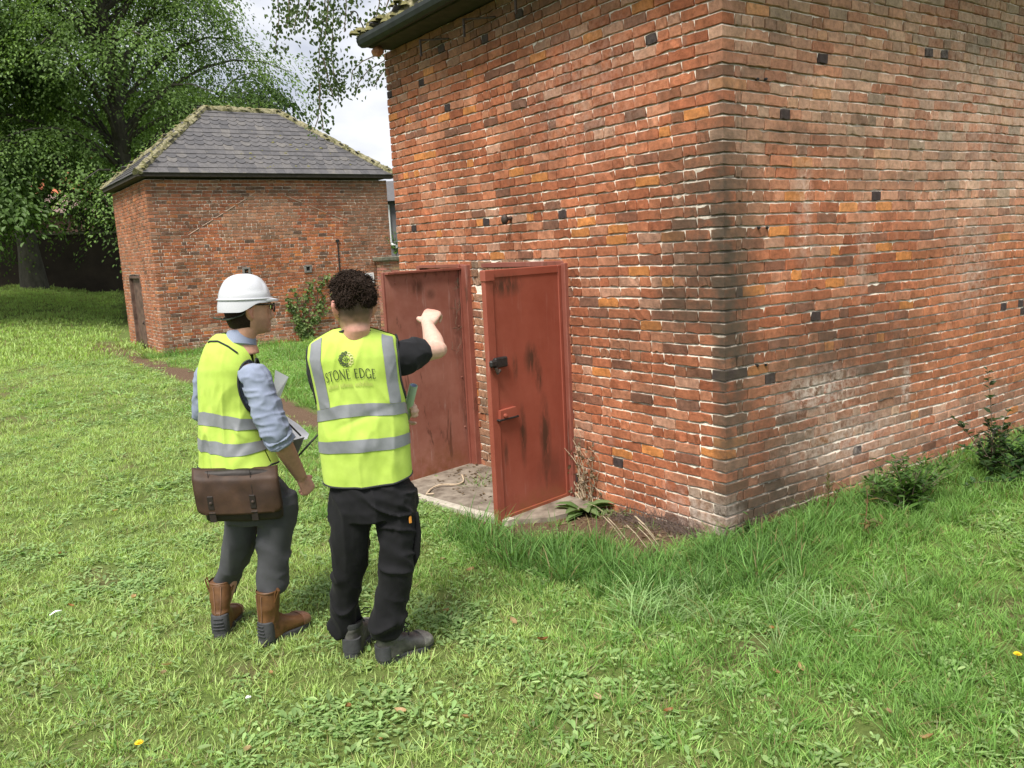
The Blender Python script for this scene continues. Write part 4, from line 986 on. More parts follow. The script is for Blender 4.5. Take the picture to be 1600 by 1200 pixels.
# ================================================================== man with the curly hair
PB = Pose(-2.372, .03, math.radians(60)); DB = 3.62
def man_b():
    p = empty('person', (0, 0, 0)); tag(p, 'bare headed curly haired man pointing, his yellow vest lettered STONE EDGE', 'person', None)
    # --- vest surface first, the rest hangs on its outline
    rows = [(505, 645, 748), (501, 642.5, 718), (498, 641, 692), (496.5, 640, 672), (496.5, 635, 641), (494, 633, 621), (489, 629, 598), (484, 627, 576), (479, 625, 556), (480, 622, 543), (480, 620, 530), (480, 620, 505)]
    prof = vest_profile(PB, rows, DB, [.125, .127, .125, .122, .118, .117, .120, .124, .124, .118, .110, .10], [.155, .155, .15, .145, .14, .135, .135, .13, .12, .11, .10, .09])
    zt = lambda px, py: PB.loc(atd(px, py, DB))[2]
    zs = [(-1, zt(482, 549)), (-.82, zt(492, 539)), (-.5, zt(515, 525)), (-.28, zt(533, 514)), (-.12, zt(545, 511)), (.12, zt(560, 510)), (.3, zt(575, 513)), (.55, zt(590, 520)), (.85, zt(608, 525)), (1, zt(618, 537))]
    def fold(u, w, side):
        a = .0105 * ridged(u * 3.1 + .5 * w, w * 1.5, side * 2.0, 11) * (1 - sstep(.15, .75, w)) + .008 * ridged(u * 2.3 + w * 2.2, w * 2.5, side * 3.0, 12) * sstep(0, .3, w) * (1 - sstep(.55, .8, w))
        a = a - .006 * np.exp(-((w - .44 - .10 * u) / .022) ** 2) * sstep(.9, .3, np.abs(u - .1)) + .0055 * ridged(u * 4 - w * 5, w * 3 + u, 5, 13) * sstep(.55, .9, w)
        return a + .002 * vnoise(u * 9, w * 16, 0, 14)
    vs = Vest(PB, prof, zs, None, fold, 1); vs.hem = lambda u: -.016 * np.cos(u * 1.5) + .006 * u + .008
    shR, elR, wrR = atd(621, 556, 3.66), atd(682, 547, 3.82), atd(668, 507, 4.03); axR = unit(elR - shR)
    shL = atd(503, 566, 3.66); elL = PB.wld(-.150, .17, 1.13)
    HB = [(1, .80, .215, .17, .42), (-1, .80, .20, .10, .45)]; vest = vs.build(p, HB)
    ptb = []
    wb = lambda px, py: None
    Z0, Z1 = prof[0][0], zs[4][1]
    def wz(px, py): z = zt(px, py); return (z - prof[0][0]) / (Z1 - prof[0][0])
    b1, b2, b3, b4 = wz(570, 641), wz(570, 622), wz(572, 694), wz(572, 675)
    for w0, w1 in ((b1, b2), (b3, b4)): merge('reflective_band', [vs.strip((-1, 1), -1, 1, w0, w1, nu=90)], 'band', vest)
    for u0, u1 in ((-.70, -.44), (.47, .73)):
        for side in (-1, 1): merge('reflective_brace', [vs.strip((side,), u0, u1, b2 + .002, .985, .0030, nu=10, nw=60)], 'band', vest)
    # bindings: hem, neck and armholes
    mb = MB(); U = np.linspace(-1, 1, 60); hp = [vs.pt(u, 0.0, -1) for u in U] + [vs.pt(u, 0.0, 1) for u in U[::-1]]; mb.tube(hp + hp[:1], .0042, 6); mb.build('binding', M['binding'], vest, True)
    nb_ = atd(554, 511, 3.62); mb = MB(); mb.tube([nb_ + PB.r * .080 * math.cos(a) + PB.f * (.080 * math.sin(a) + .008) + V3(0, 0, -.030 * (1 + math.sin(a)) * .5 - .012 * abs(math.cos(a))) for a in np.linspace(0, 2 * math.pi, 41)], .0048, 6); mb.build('binding', M['binding'], vest, True)
    for h_ in HB: mb = MB(); mb.tube(vs.hole_curve(h_), .0052, 6); mb.build('binding', M['binding'], vest, True)
    # --- lettering and emblem on the back
    ink = MB(); gold = MB(); fine = MB()
    uc, wc = -.045, wz(549, 585)
    def place(mbx, polys, off=.0045):
        for poly in polys:
            P = [vs.pt(uc + x, wc + y, -1, off) for x, y in poly]; mbx.add(P, [tuple(range(len(P)))])
    SX, SY = .0125, .0125                                   # lettering unit in (u, w)
    def stroke(pts, wd):
        out = []
        for (x0, y0), (x1, y1) in zip(pts[:-1], pts[1:]):
            dx, dy = x1 - x0, y1 - y0; L_ = math.hypot(dx, dy)
            if L_ < 1e-6: continue
            nx_, ny_ = -dy / L_ * wd / 2, dx / L_ * wd / 2; ex, ey = dx / L_ * wd * .2, dy / L_ * wd * .2
            out.append([(x0 + nx_ - ex, y0 + ny_ - ey), (x0 - nx_ - ex, y0 - ny_ - ey), (x1 - nx_ + ex, y1 - ny_ + ey), (x1 + nx_ + ex, y1 + ny_ + ey)])
        return out
    arc = lambda cx, cy, rx, ry, a0, a1, n=10: [(cx + rx * math.cos(math.radians(a0 + (a1 - a0) * i / n)), cy + ry * math.sin(math.radians(a0 + (a1 - a0) * i / n))) for i in range(n + 1)]
    TH, TN, SF = .135, .065, .05
    ser = lambda x, y, w=.22: stroke([(x - w / 2, y), (x + w / 2, y)], SF)
    G = {'S': (.50, stroke(arc(.26, .75, .19, .22, 35, 250, 8) + arc(.24, .26, .21, .24, 80, -150, 9), TH * .85) + ser(.42, .86, .02)),
         'T': (.66, stroke([(.33, 0), (.33, 1)], TH) + stroke([(.02, .97), (.64, .97)], TN) + ser(.33, .02) + stroke([(.03, .97), (.03, .84)], TN) + stroke([(.63, .97), (.63, .84)], TN)),
         'O': (.88, stroke(arc(.43, .5, .38, .49, 0, 360, 22), TH * .8)),
         'N': (.86, stroke([(.12, 0), (.12, 1)], TN) + stroke([(.10, 1), (.74, 0)], TH) + stroke([(.74, 0), (.74, 1)], TN) + ser(.12, .02) + ser(.74, .98)),
         'E': (.56, stroke([(.14, 0), (.14, 1)], TH) + stroke([(.12, .97), (.5, .97)], TN) + stroke([(.12, .52), (.44, .52)], TN) + stroke([(.12, .03), (.53, .03)], TN) + stroke([(.5, .97), (.5, .86)], TN) + stroke([(.53, .03), (.53, .14)], TN)),
         'D': (.82, stroke([(.14, 0), (.14, 1)], TH) + stroke([(.12, .97), (.32, .97)] + arc(.32, .5, .42, .47, 90, -90, 12) + [(.32, .03), (.12, .03)], TH * .75)),
         'G': (.84, stroke(arc(.44, .5, .38, .49, 42, 330, 16), TH * .8) + stroke([(.77, .0), (.77, .42)], TH * .8) + ser(.73, .44, .26)), ' ': (.42, [])}
    text = 'STONE EDGE'; tw = sum(G[c][0] + .10 for c in text); hgt = .060; wid = .72
    x = -wid / 2; kx = wid / tw
    for ch in text:
        for poly in G[ch][1]: place(ink, [[(x + a * kx, b_ * hgt) for a, b_ in poly]])
        x += (G[ch][0] + .10) * kx
    r = np.random.default_rng(8); x = -.36                   # the small faded line below, too pale to read: script-like strokes
    for n_ in (8, 8, 11):
        for i in range(n_):
            h_ = .020 if r.random() < .7 else .031; place(fine, [[(a, b_ - .050) for a, b_ in q] for q in stroke([(x, 0), (x + .005, h_), (x + .010, h_ * .5), (x + .014, 0)] if r.random() < .6 else arc(x + .007, .010, .007, .010, 0, 330, 6), .0050)]); x += .0222
        x += .028
    ex, ey = -.015, .122                                      # ring emblem, dark on the left fading to gold on the right
    asp = .40
    for i in range(12):
        a = math.radians(90 + 30 * i); cx, cy = ex + .082 * math.cos(a), ey + .082 * asp * 1.12 * math.sin(a); dark = math.cos(a) < .1; tgt = ink if dark else gold
        for q in stroke([(cx + .020 * math.cos(t), cy + .020 * asp * math.sin(t)) for t in np.linspace(0, 2 * math.pi, 11)], .0075 if dark else .005): place(tgt, [q])
        if dark: a2 = a + .26; place(ink, [[(ex + rr * math.cos(a2 + dt), ey + rr * asp * 1.12 * math.sin(a2 + dt)) for rr, dt in ((.05, 0), (.066, -.22), (.078, 0), (.066, .22))]])
        else: a2 = a + .26; place(gold, [[(ex + rr * math.cos(a2 + dt), ey + rr * asp * 1.12 * math.sin(a2 + dt)) for rr, dt in ((.05, 0), (.066, -.18), (.078, 0), (.066, .18))]])
    for i in range(4):
        a = math.radians(45 + 90 * i); cx, cy = ex + .019 * math.cos(a), ey + .019 * asp * 1.2 * math.sin(a)
        place(ink if i in (1, 2) or True else gold, [[(cx + .011 * math.cos(t), cy + .011 * asp * 1.2 * math.sin(t)) for t in np.linspace(0, 2 * math.pi, 9)[:-1]]])
        for q in stroke([(ex + .032 * math.cos(math.radians(90 * i)), ey + .032 * asp * math.sin(math.radians(90 * i))), (ex + .044 * math.cos(math.radians(90 * i)), ey + .044 * asp * math.sin(math.radians(90 * i)))], .008): place(ink, [q])
    ink.build('lettering', simple('printed_black', (.035, .05, .02), .7, var=.1), vest); gold.build('emblem', simple('printed_gold', (.50, .48, .22), .7, var=.1), vest); fine.build('small_print', simple('printed_pale_gold', (.42, .46, .12), .7, var=.1), vest)
    # --- body
    hc = atd(552.5, 481, 3.60); hh = math.radians(80)
    mb = MB(); T, fr = head_geo(mb, hc, hh, -.04); nb = atd(553, 522, 3.62)
    limb(mb, [T(0, -.012, -.05), T(0, -.020, -.10), nb + PB.f * .0, nb + PB.f * .01 + V3(0, 0, -.08)], [.058, .057, .060, .066], 20, 12)
    v, f = loft([(PB.wld(0, .0, z) + V3(*(PB.r * prof_c(prof, z))), PB.r, PB.f, a, b, b, 2.4) for z, a, b in ((.70, .13, .09), (.95, .14, .09), (1.2, .145, .095), (1.38, .15, .085), (1.46, .11, .06))], 20); mb.add(v, f)
    limb(mb, [shR - axR * .10, shR, elR + V3(0, 0, .0), elR + (wrR - elR) * .1], [.05, .05, .042, .042], 14); d_ = wrR - elR
    limb(mb, [elR - d_ * .04 + unit(elR - shR) * .012, elR + d_ * .12, elR + d_ * .35, elR + d_ * .7, wrR], [.036, .046, .048, .037, .029], 16)
    dh = unit(.72 * unit(V3(.56, .82, 0)) + .24 * V3(.818, -.573, 0) + V3(0, 0, .48)); hand(mb, wrR, dh, V3(-.35, -.55, .75), -1, (.95, 1.0, 1.05, 1.05), .03, 1.10, tc=.9)
    wrL = atd(632, 641, 3.86); limb(mb, [shL + PB.r * .06, shL, elL], [.05, .05, .042], 14); dl = wrL - elL
    limb(mb, [elL - dl * .03, elL + dl * .2, elL + dl * .6, wrL], [.038, .044, .036, .029], 14); hand(mb, wrL - unit(dl) * .045, unit(dl) + V3(0, 0, .10), unit(V3(.56, .82, .1)), -1, (1.15, 1.2, 1.25, 1.3), .03, .98)
    for q in ([(565, 790, 20, 3.62), (550, 884, 16, 3.66), (545, 975, 10, 3.755)], [(605, 790, 20, 3.62), (620, 884, 16, 3.59), (605, 1000, 12, 3.6)]): limb(mb, [atd(a, b, d) for a, b, _, d in q], [c * .0029 for _, _, c, _ in q], 12)
    me = remesh(mb, .0052, 3, 'body'); v, _ = arrays(me); q = v - hc; lx, ly, lz = q @ fr[0], q @ fr[1], q @ fr[2]
    base = np.tile((.56, .315, .235), (len(v), 1)); base[v[:, 2] < 1.56] = (.60, .37, .29)
    ear = (np.abs(lx) > .074) & (lz > -.05) & (lz < .04); base[ear] = (.60, .27, .21); nk = (lz < -.075) & (lz > -.2) & (ly < .02) & (np.abs(lx) < .1); base[nk] = (.58, .30, .235)
    fade = sstep(-.105, -.015, lz + .01 * vnoise(lx * 60, ly * 60, lz * 60, 3)) * (ly < .035) * sstep(.045, .02, ly); nearh = np.linalg.norm(q, axis=1) < .16; stub = fade * .88 * (1 - ear * .9) * nearh; base = base * (1 - stub[:, None]) + np.array((.030, .018, .013)) * stub[:, None]
    brd = sstep(.01, .03, ly) * sstep(-.03, -.05, lz) * (lz > -.13) * .72 * nearh; base = base * (1 - brd[:, None]) + np.array((.055, .033, .024)) * brd[:, None]
    set_tone(me, base); link('body', me, M['skin'], p)
    # --- curly hair: a lumpy cap and loose curls
    mb = MB(); rr = np.random.default_rng(4); V = []; nu_, nv_ = 84, 46; HX, HY, HZ = .079, .101, .079
    for j in range(nv_):
        ph = math.pi * j / (nv_ - 1)
        for i in range(nu_):
            th = 2 * math.pi * i / nu_; dx, dy, dz = math.sin(ph) * math.cos(th), math.sin(ph) * math.sin(th), math.cos(ph)
            n1 = float(fbm(dx * 3.2, dy * 3.2, dz * 3.2, 5, 2)); n2 = float(ridged(dx * 6, dy * 6, dz * 6, 6)); R_ = 1 + .10 * n1 + .07 * n2
            V.append(T(HX * dx * R_, -.012 + HY * dy * R_, .062 + HZ * (1 if dz > 0 else (1.16 if dy < .25 else .30)) * dz * R_))
    mb.add(V, [(j * nu_ + i, j * nu_ + (i + 1) % nu_, (j + 1) * nu_ + (i + 1) % nu_, (j + 1) * nu_ + i) for j in range(nv_ - 1) for i in range(nu_)])
    locks = unit(rr.normal(0, 1, (46, 3)))
    for k in range(1900):
        d = unit(locks[k % 46] + rr.normal(0, .16, 3)); d[2] = abs(d[2]) * 1.2 - .62; d = unit(d)
        if d[1] > .5 and d[2] < .05: continue
        b0 = np.array([HX * d[0], -.012 + HY * d[1], .062 + HZ * d[2]]); a0 = rr.random() * 6.28 + (k % 46); rad = rr.uniform(.005, .011); t1 = unit(np.cross(d, locks[(k * 7) % 46])); t2 = np.cross(d, t1); pts = []
        ht_ = rr.uniform(.6, 1.25) * (1.25 if d[2] > .3 else .8)
        for s_ in range(7):
            a = a0 + s_ * 1.0; o = b0 + d * (.001 + .0040 * s_ * ht_) + (t1 * math.cos(a) + t2 * math.sin(a)) * rad + t1 * .0012 * s_ - V3(0, 0, .0003 * s_ * s_); pts.append(T(*o))
        mb.tube(pts, [.0024, .0028, .0028, .0026, .0022, .0016, .0007], 4, cap=False)
    for k in range(260):
        d = unit(rr.normal(0, 1, 3)); d[2] = abs(d[2]) * 1.2 - .5; d = unit(d)
        if d[1] > .5 and d[2] < .05: continue
        b0 = np.array([HX * d[0], -.012 + HY * d[1], .062 + HZ * d[2]]) * 1.0; t1 = unit(np.cross(d, rr.normal(0, 1, 3))); L_ = rr.uniform(.022, .042); mb.tube([T(*(b0 + d * .004)), T(*(b0 + d * L_ * .5 + t1 * .006)), T(*(b0 + d * L_ * .85 - t1 * .002)), T(*(b0 + d * L_ - t1 * .009))], [.0013, .0011, .0009, .0005], 3, cap=False)
    mb.build('hair', M['hair'], p, True)
    # --- T-shirt sleeves, neck band
    mb = MB(); e = shR + (elR - shR) * .62; dn = V3(0, 0, -1)
    limb(mb, [shR - axR * .05 + dn * .01, shR + axR * .005 + dn * .012, shR + (elR - shR) * .30 + dn * .006, shR + (elR - shR) * .52, e], [.066, .080, .077, .071, .066], 24, 18)
    limb(mb, [shL + PB.r * .05, shL, shL + (elL - shL) * .35, shL + (elL - shL) * .62], [.070, .068, .062, .058], 20, 14)
    v, f = loft([(PB.wld(0, 0, z) + V3(*(PB.r * prof_c(prof, z))), PB.r, PB.f, a, b, b, 2.4) for z, a, b in ((.98, .155, .105), (1.2, .16, .105), (1.36, .160, .10), (1.44, .135, .075), (1.49, .075, .06))], 24); mb.add(v, f)
    me = remesh(mb, .006, 3, 'sleeves'); displace(me, lambda v: .0060 * ridged(v[:, 0] * 9 + v[:, 2] * 7, v[:, 1] * 9, v[:, 2] * 9, 21) + .003 * ridged(v[:, 0] * 22, v[:, 1] * 15, v[:, 2] * 20, 22)); link('tee_shirt', me, M['black_tee'], p)
    # --- trousers
    mb = MB()
    legs(mb, PB, DB, [(574, 712, 42, .075), (577, 742, 54, .092), (582, 768, 66, .126), (585, 790, 69, .132), (585, 806, 67, .12)],
         [(549, 770, 33, 3.63), (548, 806, 34, 3.63), (548, 845, 31, 3.64), (550, 880, 28, 3.66), (542, 915, 24, 3.69), (538, 945, 22, 3.71), (538, 964, 23, 3.725), (541, 980, 22, 3.735), (543, 990, 18, 3.74)],
         [(620, 770, 33, 3.61), (620, 806, 34.5, 3.60), (621, 845, 30, 3.59), (619, 880, 26.5, 3.58), (616, 915, 26, 3.59), (610, 945, 25.5, 3.60), (606, 966, 27, 3.60), (603, 982, 24, 3.60), (601, 991, 19, 3.60)])
    me = remesh(mb, .0068, 3, 'trousers')
    def tf(v):
        z = v[:, 2]; a = .010 * np.exp(-((z - .47) / .10) ** 2) + .015 * np.exp(-((z - .17) / .08) ** 2) + .010 * np.exp(-((z - .74) / .10) ** 2) + .003
        sl_ = 5 * vnoise(v[:, 0] * 3.5, v[:, 1] * 3.5, z * 2.2, 36); return a * ridged(v[:, 0] * 7 + z * 3, v[:, 1] * 7, z * 13 + sl_ + v[:, 0] * 8, 31) + .0065 * ridged(v[:, 0] * 9, v[:, 1] * 9, z * 5 + v[:, 0] * 5, 32) + .0015 * vnoise(v[:, 0] * 40, v[:, 1] * 40, z * 40, 33)
    displace(me, tf); tr = link('trousers', me, M['black_trouser'], p)
    mb = MB(); q0 = atd(644, 840, 3.57); mb.tube([atd(649, 800, 3.58), atd(650, 830, 3.58), atd(648, 865, 3.58), atd(645, 885, 3.58)], [.018, .030, .030, .012], 8, flat=.7); mb.build('thigh_pocket', M['black_trouser'], tr, True)
    mb = MB(); a_ = atd(641, 812, 3.52); mb.box((-.006, -.004, -.016), (.006, .004, .016), .002, Matrix.Translation(Vector(a_))); mb.build('pocket_tab', simple('orange_tab', (.55, .22, .03), .7, var=.1), tr)
    # --- boots
    g = ground(549, 1031); g[2] = 0; boot(p, g, math.radians(48), .17, 'boot_black', 'boot_toe', 'rubber', 'boot', 'lace')
    g = ground(594, 1040); g[2] = 0; boot(p, g, math.radians(4), .17, 'boot_black', 'boot_toe', 'rubber', 'boot', 'lace', size=.93)
    # --- rolled plan in the left hand: a thing of its own
    a = atd(634, 655, 3.86); b = atd(646.5, 602, 3.80); d = unit(b - a); s_ = unit(np.cross(d, (0, 0, 1))); n = np.cross(s_, d); V = []; F = []; K = 40
    for i in range(K):
        t = i / (K - 1) * 2 * math.pi * 1.9; R_ = .0205 - .0042 * i / (K - 1)
        for e in (a - d * .02, b): V.append(e + s_ * R_ * math.cos(t) + n * R_ * math.sin(t))
    F = [(2 * i, 2 * i + 1, 2 * i + 3, 2 * i + 2) for i in range(K - 1)]
    o = link('rolled_paper', make_mesh('rolled_paper', V, F, smooth=True), M['paper_green']); tag(o, 'rolled sheet of paper held at the curly haired man\'s right side', 'paper')
    sm = o.modifiers.new('thick', 'SOLIDIFY'); sm.thickness = .0012; o.data.materials.append(M['paper'])
    V = []; R2 = .0162
    mb = MB(); mb.tube([b - d * .10, b + d * .0006], [.0160, .0160], 20, cap=False); q = mb.build('inner_turn', simple('paper_inside', (.42, .47, .72), .7, var=.08), o, True)
def prof_c(prof, z): return np.interp(z, [q[0] for q in prof], [q[1] for q in prof])
man_b()

# ================================================================== man in the hard hat
PA = Pose(-2.735, .655, math.radians(38)); DA = 4.09
def man_a():
    p = empty('person', (0, 0, 0)); tag(p, 'man in a white hard hat and plain yellow vest, brown bag at his hip', 'person')
    rows = [(305, 434, 727), (303, 420, 705), (302, 413, 690), (302, 405, 660), (302, 402, 640), (302, 402, 615), (303, 403, 595), (305, 403, 575), (309, 402, 562), (312, 402, 550), (314, 402, 535)]
    prof = vest_profile(PA, rows, DA, [.150, .138, .128, .118, .115, .116, .118, .118, .114, .105, .10], [.16, .15, .145, .135, .13, .125, .12, .115, .105, .10, .09])
    zt = lambda px, py: PA.loc(atd(px, py, DA))[2]
    zs = [(-1, zt(316, 559)), (-.85, zt(322, 548)), (-.5, zt(338, 532)), (-.25, zt(352, 521)), (.0, zt(362, 520)), (.25, zt(378, 527)), (.5, zt(388, 538)), (.85, zt(397, 555)), (1, zt(402, 565))]
    def fold(u, w, side):
        a = .0115 * ridged(u * 2.6 - .8 * w, w * 1.5, side * 2.0, 41) * (1 - sstep(.25, .8, w)) + .009 * ridged(u * 2.0 - w * 2.5, w * 2.0, side * 3.0, 42) * (1 - sstep(.5, .85, w))
        if side < 0:
            a = a + .012 * np.exp(-((w - .14 - .22 * (u - .7)) / .045) ** 2) * sstep(.25, .7, u) * sstep(1.05, .85, u) - .008 * np.exp(-((w - .20 - .20 * (u - .7)) / .03) ** 2) * sstep(.3, .65, u)
            a = a + .013 * np.exp(-((w - .34 + .3 * (u - .7)) / .035) ** 2) * sstep(.45, .8, u)
        return a + .002 * vnoise(u * 9, w * 16, 0, 44)
    vs = Vest(PA, prof, zs, None, fold, 2); vs.hem = lambda u: -.030 * np.exp(-((u - .25) / .6) ** 2) + .012
    shR = atd(397, 590, 3.985); elR = atd(431, 676, 3.94); wrR = atd(471, 747, 4.03); axR = unit(PA.r * .9 + V3(0, 0, .0) + PA.f * .15)
    shL = atd(329, 588, 4.20); elL = atd(319, 645, 4.29)
    HA = [(1, .745, .245, .42, .42), (-1, .78, .20, .10, .45)]; vest = vs.build(p, HA)
    Zb = prof[0][0]; Z1 = zs[3][1]; wz = lambda px, py: (zt(px, py) - Zb) / (Z1 - Zb)
    b1, b2, b3, b4 = wz(345, 658), wz(345, 638), wz(350, 699), wz(350, 680)
    for w0, w1 in ((b1, b2), (b3, b4)): merge('reflective_band', [vs.strip((-1, 1), -1, 1, w0, w1, nu=90)], 'band', vest)
    mb = MB(); U = np.linspace(-1, 1, 60); hp = [vs.pt(u, 0.0, -1) for u in U] + [vs.pt(u, 0.0, 1) for u in U[::-1]]; mb.tube(hp + hp[:1], .0045, 6); mb.build('binding', M['binding'], vest, True)
    U = np.linspace(-.30, .50, 24); mb = MB(); mb.tube([vs.pt(u, .955, -1, .002) for u in U], .0045, 6); mb.build('binding', M['binding'], vest, True)
    for h_ in HA: mb = MB(); mb.tube(vs.hole_curve(h_), .0054, 6); mb.build('binding', M['binding'], vest, True)
    # body
    hc = atd(388, 484, 4.08); hh = math.radians(-4)
    mb = MB(); T, fr = head_geo(mb, hc, hh, -.05); nb = atd(376, 528, DA)
    limb(mb, [T(0, -.012, -.05), T(0, -.022, -.10), nb, nb + V3(0, 0, -.08)], [.057, .058, .064, .08], 20, 12)
    v, f = loft([(PA.wld(0, 0, z) + PA.r * prof_c(prof, z), PA.r, PA.f, a, b, b, 2.4) for z, a, b in ((.70, .11, .08), (.95, .11, .075), (1.2, .105, .065), (1.34, .105, .06), (1.41, .085, .05))], 20); mb.add(v, f)
    limb(mb, [shR - PA.r * .05, shR, elR], [.05, .05, .042], 14); d_ = wrR - elR
    limb(mb, [elR - d_ * .05, elR + d_ * .12, elR + d_ * .32, elR + d_ * .7, wrR], [.036, .045, .047, .037, .028], 16)
    hand(mb, wrR, unit(d_ + V3(.02, 0, -.03)), unit(V3(.15, -.95, .35)), -1, (1.35, 1.4, 1.4, 1.4), .0, .96, tc=.9)
    wrL = atd(398, 697, 4.42); dl = wrL - elL; limb(mb, [shL + PA.r * .05, shL, elL], [.05, .05, .042], 14); limb(mb, [elL - dl * .04, elL + dl * .2, elL + dl * .65, wrL], [.038, .044, .036, .028], 14)
    hand(mb, wrL, unit(V3(.818, -.573, 0.08)), unit(PA.f * .3 + V3(0, 0, -.9)), 1, (.9, .9, .9, .9), .02, .85)
    for q in ([(374, 800, 20, 4.15), (370, 860, 15, 4.19), (352, 940, 10, 4.285)], [(420, 800, 20, 4.06), (426, 865, 15, 4.05), (424, 960, 12, 4.05)]): limb(mb, [atd(a, b, d) for a, b, _, d in q], [c * .003 for _, _, c, _ in q], 12)
    me = remesh(mb, .0052, 3, 'body'); v, _ = arrays(me); q = v - hc; lx, ly, lz = q @ fr[0], q @ fr[1], q @ fr[2]
    base = np.tile((.50, .27, .185), (len(v), 1)); base[v[:, 2] < 1.2] = (.44, .25, .17); ear = (np.abs(lx) > .076) & (lz > -.05) & (lz < .04); base[ear] = (.50, .235, .165); base[(v[:, 2] < .80)] = (.52, .28, .22)
    st = sstep(.0, .03, ly) * sstep(-.03, -.055, lz) * (lz > -.13) * .35 * (np.linalg.norm(q, axis=1) < .16); base = base * (1 - st[:, None]) + np.array((.10, .065, .05)) * st[:, None]
    set_tone(me, base); link('body', me, M['skin'], p)
    # short dark hair below the helmet
    mb = MB(); rings = [(T(0, -.010, z), fr[0], fr[1], a, bf, bb, 2.25) for z, a, bf, bb in ((.11, .05, .04, .06), (.07, .073, .06, .095), (.04, .0785, .055, .106), (.01, .0780, -.026, .104), (-.045, .070, -.030, .094), (-.078, .060, -.032, .080), (-.088, .050, -.034, .066))]; v, f = loft(rings, 26); mb.add(v, f)
    hair = mb.build('hair', M['hair'], p, True)
    # glasses
    gl = empty('glasses', (0, 0, 0)); gl.parent = p; mb = MB()
    for s_ in (-1, 1):
        mb.tube([T(s_ * .080, -.012, .030), T(s_ * .080, .03, .026), T(s_ * .0775, .085, .024), T(s_ * .070, .104, .022)], .0033, 6)
        mb.tube([T(s_ * (.038 + .030 * math.cos(a)), .112 - .008 * abs(math.cos(a)) * (math.cos(a) > 0), .010 + .020 * math.sin(a)) for a in np.linspace(0, 2 * math.pi, 17)], .0032, 6)
    mb.tube([T(-.010, .114, .016), T(0, .117, .018), T(.010, .114, .016)], .003, 6); mb.build('frame', M['frame'], gl, True)
    gm, t_, b_ = mat_new('lens_glass'); b_.inputs['Transmission Weight'].default_value = 1; b_.inputs['Roughness'].default_value = .02; b_.inputs['IOR'].default_value = 1.1
    for s_ in (-1, 1):
        mb = MB(); mb.add([T(s_ * (.038 + .029 * math.cos(a)), .111, .010 + .019 * math.sin(a)) for a in np.linspace(0, 2 * math.pi, 17)[:-1]], [tuple(range(16))]); mb.build('lens', gm, gl)
    # --- hard hat
    ht = empty('hard_hat', tuple(T(0, 0, .06))); tag(ht, 'white hard hat with a short peak worn by the man with the bag', 'hard hat')
    tl = .02; hr, hf, hu = fr; hf2 = unit(hf + hu * tl); hu2 = np.cross(hr, hf2); O = T(0, -.014, .050); HT = lambda x, y, z: O + hr * x + hf2 * y + hu2 * z
    def hl(o): o.location = -Vector(ht.location)
    V = []; nt_, npn = 72, 26
    for j in range(npn):
        ph = (math.pi / 2) * j / (npn - 1)
        for i in range(nt_):
            th = 2 * math.pi * i / nt_; cx_, cy_ = math.cos(th), math.sin(th); c = math.cos(ph) ** .82; x = .104 * cx_ * c; y = .119 * cy_ * c; z = .112 * math.sin(ph) ** 1.04
            side_panel = sstep(.036, .042, abs(x)) * sstep(.02, .045, z) * sstep(-.095, -.08, y) * sstep(.09, .075, y); k = 1 - .045 * float(side_panel); mid = float(sstep(.020, .014, abs(x)) * sstep(.05, .09, z)); V.append(HT(x * k, y * k, z * k + .006 * mid))
    mb = MB(); mb.add(V, [(j * nt_ + i, j * nt_ + (i + 1) % nt_, (j + 1) * nt_ + (i + 1) % nt_, (j + 1) * nt_ + i) for j in range(npn - 1) for i in range(nt_)])
    o = mb.build('shell', M['helmet'], ht, True); hl(o)
    mb = MB(); rim = [HT(.1075 * math.cos(a), .1225 * math.sin(a), .002) for a in np.linspace(0, 2 * math.pi, 61)]; mb.tube(rim, .0045, 8); o = mb.build('rim', M['helmet'], ht, True); hl(o)
    V = []; n = 72
    for i in range(n):
        a = 2 * math.pi * i / n; ca, sa = math.cos(a), math.sin(a); drop = .016 + .040 * float(sstep(.35, -.45, sa))
        for (k, dz) in ((1.0, 0), (1.045, -drop * .5), (1.055, -drop), (1.03, -drop), (1.0, -drop * .5), (.975, .0)): V.append(HT(.105 * ca * k, .120 * sa * k, dz))
    mb = MB(); mb.add(V, [(i * 6 + k, ((i + 1) % n) * 6 + k, ((i + 1) % n) * 6 + (k + 1) % 6, i * 6 + (k + 1) % 6) for i in range(n) for k in range(6)]); o = mb.build('skirt', M['helmet'], ht, True); hl(o)
    V = []; n = 25
    for i in range(n):
        a = math.radians(28 + 124 * i / (n - 1)); ca, sa = math.cos(a), math.sin(a); e = math.sin(math.pi * i / (n - 1)) ** .7 * .036
        V += [HT(.104 * ca, .118 * sa, .004), HT(.104 * ca * (1 + e * 2), .118 * sa + e, -.006 * e / .036), HT(.104 * ca * (1 + e * 2), .118 * sa + e, -.010 - .006 * e / .036), HT(.104 * ca, .118 * sa, -.014)]
    mb = MB(); mb.add(V, [(i * 4 + k, (i + 1) * 4 + k, (i + 1) * 4 + (k + 1) % 4, i * 4 + (k + 1) % 4) for i in range(n - 1) for k in range(4)]); o = mb.build('peak', M['helmet'], ht, True); hl(o)
    mb = MB(); mb.tube([T(.080, .0, .02), T(.080, -.05, -.020), T(.052, -.100, -.038), T(0, -.115, -.042), T(-.052, -.100, -.038), T(-.080, -.05, -.020), T(-.080, .0, .02)], .009, 6, flat=.4, up=(0, 0, 1)); mb.tube([T(-.02, -.118, -.040), T(-.045, -.150, -.036)], .008, 6, flat=.5); o = mb.build('harness', M['harness'], ht, True); hl(o)
    # --- shirt: collar and sleeves
    mb = MB(); e = elR + d_ * .10
